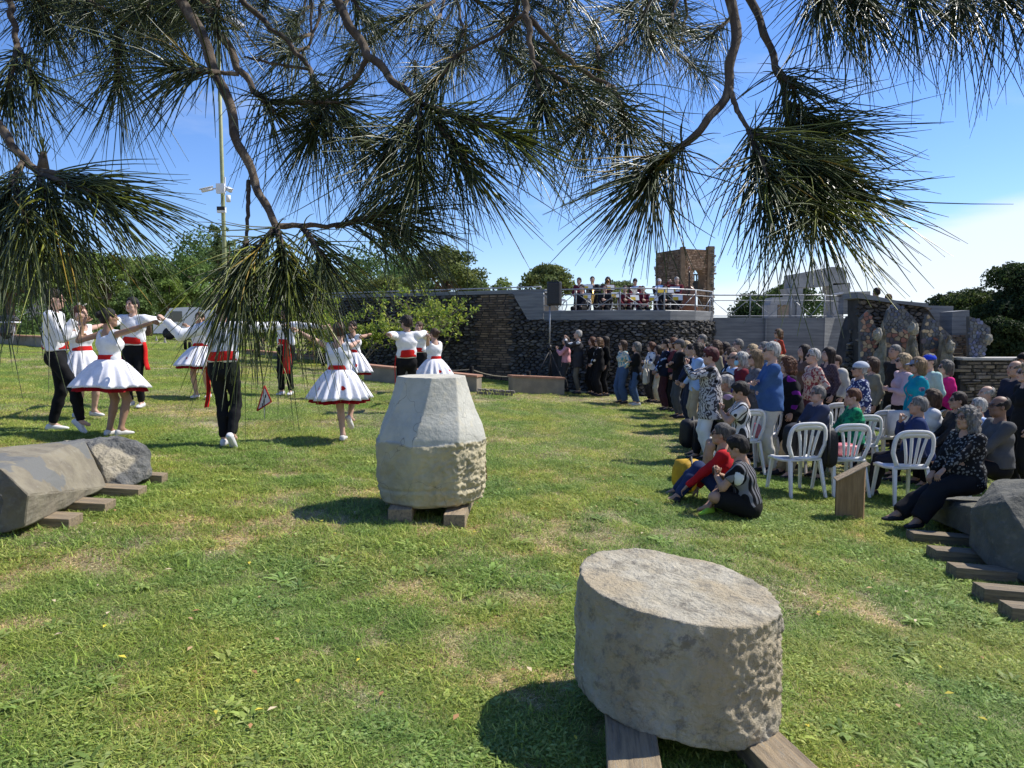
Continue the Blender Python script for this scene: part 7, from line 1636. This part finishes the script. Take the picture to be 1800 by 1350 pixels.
sh(545, 120, 560, 175, 1.4, 1.36, .16, 300, .5, (10, 85)); sh(580, 172, 560, 215, 1.3, 1.25, .155, 420, .5, (10, 90)); sh(578, 172, 620, 230, 1.3, 1.25, .15, 320, .5, (10, 80), .2)
sh(486, 398, 500, 455, 1.03, .97, .17, 420, .72, (5, 52), .35); sh(433, 423, 428, 468, 1.03, .97, .185, 300, .7, (4, 46), .45); sh(486, 398, 455, 435, 1.04, .98, .165, 240, .65, (8, 60), .2); sh(530, 397, 560, 440, 1.07, 1.0, .155, 260, .7, (8, 55), .2)
sh(590, 398, 665, 378, 1.12, 1.1, .15, 320, .5, (15, 70)); sh(640, 385, 690, 400, 1.15, 1.1, .145, 240, .5, (15, 60))
sh(738, 182, 736, 265, 1.2, 1.1, .185, 520, .35, (8, 75)); sh(740, 182, 850, 222, 1.2, 1.08, .165, 460, .4, (8, 45), .55); sh(735, 180, 690, 250, 1.2, 1.15, .16, 340, .4, (10, 80)); sh(750, 190, 800, 260, 1.2, 1.1, .175, 420, .4, (8, 50), .25)
sh(936, 108, 950, 165, 1.2, 1.15, .15, 360, .5, (10, 90)); sh(936, 108, 1000, 150, 1.2, 1.15, .14, 280, .4, (10, 80)); sh(1078, 152, 1095, 200, 1.28, 1.2, .165, 420, .5, (10, 85)); sh(1070, 150, 1040, 205, 1.27, 1.2, .155, 340, .5, (10, 85)); sh(800, 98, 770, 140, 1.28, 1.25, .14, 260, .5)
sh(1166, 282, 1148, 305, 1.01, .98, .165, 420, .35, (8, 80)); sh(1200, 255, 1178, 275, 1.03, 1.0, .15, 260, .4, (20, 80)); sh(1316, 228, 1345, 300, 1.0, .92, .165, 520, .35, (8, 65), .15); sh(1316, 228, 1380, 265, 1.0, .95, .165, 420, .2, (8, 40))
sh(1384, 190, 1402, 275, 1.1, 1.0, .165, 520, .35, (10, 75)); sh(1395, 255, 1425, 330, 1.06, .92, .175, 560, .25, (8, 62), .45); sh(1384, 180, 1430, 215, 1.1, 1.05, .165, 420, .2, (8, 65)); sh(1366, 120, 1390, 150, 1.12, 1.08, .14, 260, .35, (20, 80)); sh(1400, 265, 1470, 320, 1.05, .95, .16, 360, .15, (8, 40), .3)
for px, x2 in ((1430, 1440), (1500, 1520), (1580, 1600), (1655, 1680), (1730, 1752), (1790, 1820), (1470, 1490)): sh(px, -75, x2, -20, 1.2, 1.12, .165, 360, .45, (10, 65), .1)
# dense canopy along the top edge, at several depths
rt = random.Random(3)
TOPS = []
for i in range(72):
    px = rt.uniform(-20, 1320); D = rt.uniform(1.35, 2.4); py = rt.uniform(-60, 95) if 420 < px else rt.uniform(-90, 0)
    if 1250 < px: py = min(py, 30)
    if px > 560: py += 30 * math.sin(px * .01) ** 2
    sh(px, py, px + rt.uniform(-45, 45), py + rt.uniform(20, 60) / D, D, D - .05, rt.uniform(.13, .165), 230, .5, (10, 95)); TOPS.append((px, py, D))
for (px, py, D) in TOPS[::2]:
    q = [Vector((px * .0006 - .6, D * .6, 2.9)), PB(px + rt.uniform(-60, 60), py - 90, D + .1), PB(px, py, D)]; bark(q, .006, .003, 7)
def tuft(a, b, L_, n, droop, spread, young, seg=5):
    ax = b - a; Ls = np.linalg.norm(ax); ax = ax / Ls
    u = RNG.random(n) ** .8; base = a + (b - a) * (u * 1.45)[:, None]
    th = np.radians(spread[0] + (spread[1] - spread[0]) * RNG.random(n) ** .9 * (1.1 - .5 * u)); ph = RNG.random(n) * 2 * PI
    e1 = np.cross(ax, (0.3, .2, 1.0)); e1 /= np.linalg.norm(e1); e2 = np.cross(ax, e1)
    d = ax * np.cos(th)[:, None] + (e1 * np.cos(ph)[:, None] + e2 * np.sin(ph)[:, None]) * np.sin(th)[:, None]
    L = L_ * (.65 + .45 * RNG.random(n)); t = np.linspace(0, 1, seg + 1)
    side = RNG.normal(size=(n, 3)) * .11; dr = droop * (.35 + .75 * RNG.random(n))
    pts = base[:, None] + d[:, None] * (L[:, None] * t)[:, :, None] + side[:, None] * (L[:, None] * t ** 2)[:, :, None]
    pts[:, :, 2] -= (dr * L)[:, None] * (t ** 2) * .55
    w = np.cross(d, RNG.normal(size=(n, 3))); w /= np.linalg.norm(w, axis=1)[:, None]; v = np.cross(d, w)
    r = (.00100 * (1 - .72 * t ** 3))[None, :, None] * (.85 + .3 * RNG.random((n, 1, 1)))
    ring = np.stack([pts + w[:, None] * r, pts + (-.5 * w + .866 * v)[:, None] * r, pts + (-.5 * w - .866 * v)[:, None] * r], 2)
    V = ring.reshape(-1, 3); k = 3 * (seg + 1); bi = (np.arange(n) * k)[:, None, None] + (np.arange(seg) * 3)[None, :, None]; j = np.arange(3)[None, None, :]; j2 = (j + 1) % 3
    Q = np.stack([bi + j, bi + j2, bi + 3 + j2, bi + 3 + j], -1).reshape(-1, 4)
    yy = (RNG.random(n) < young * .8); c = np.where(yy[:, None], (2.6, 2.3, 1.1), (1, 1, 1)) * (.7 + .6 * RNG.random((n, 1))); dead = RNG.random(n) < .015; c[dead] = (4.2, 2.3, 1.2)
    return V, Q, np.repeat(c, k, axis=0)
for s_ in SH:
    mk('needle_tuft', (lambda q: (q[0] - O_, q[1], q[2]))(tuft(*s_, seg=5 if s_[0][1] < 1.32 else 4)), M_needle, PT, kind='stuff')
    if s_[2] > .05: mk('twig', (lambda q: (q[0] - O_, q[1]))(tube([s_[0], (s_[0] + s_[1]) / 2, s_[1] + (s_[1] - s_[0]) * .4], [.0042, .0045, .0022], 7)), M_bark, PT)
mk('candle', (lambda q: (q[0] - O_, q[1]))(tube([NP(PB(76, 306, 1.02)), NP(PB(76, 268, 1.02))], [.009, .004], 8)), M_bark, PT)
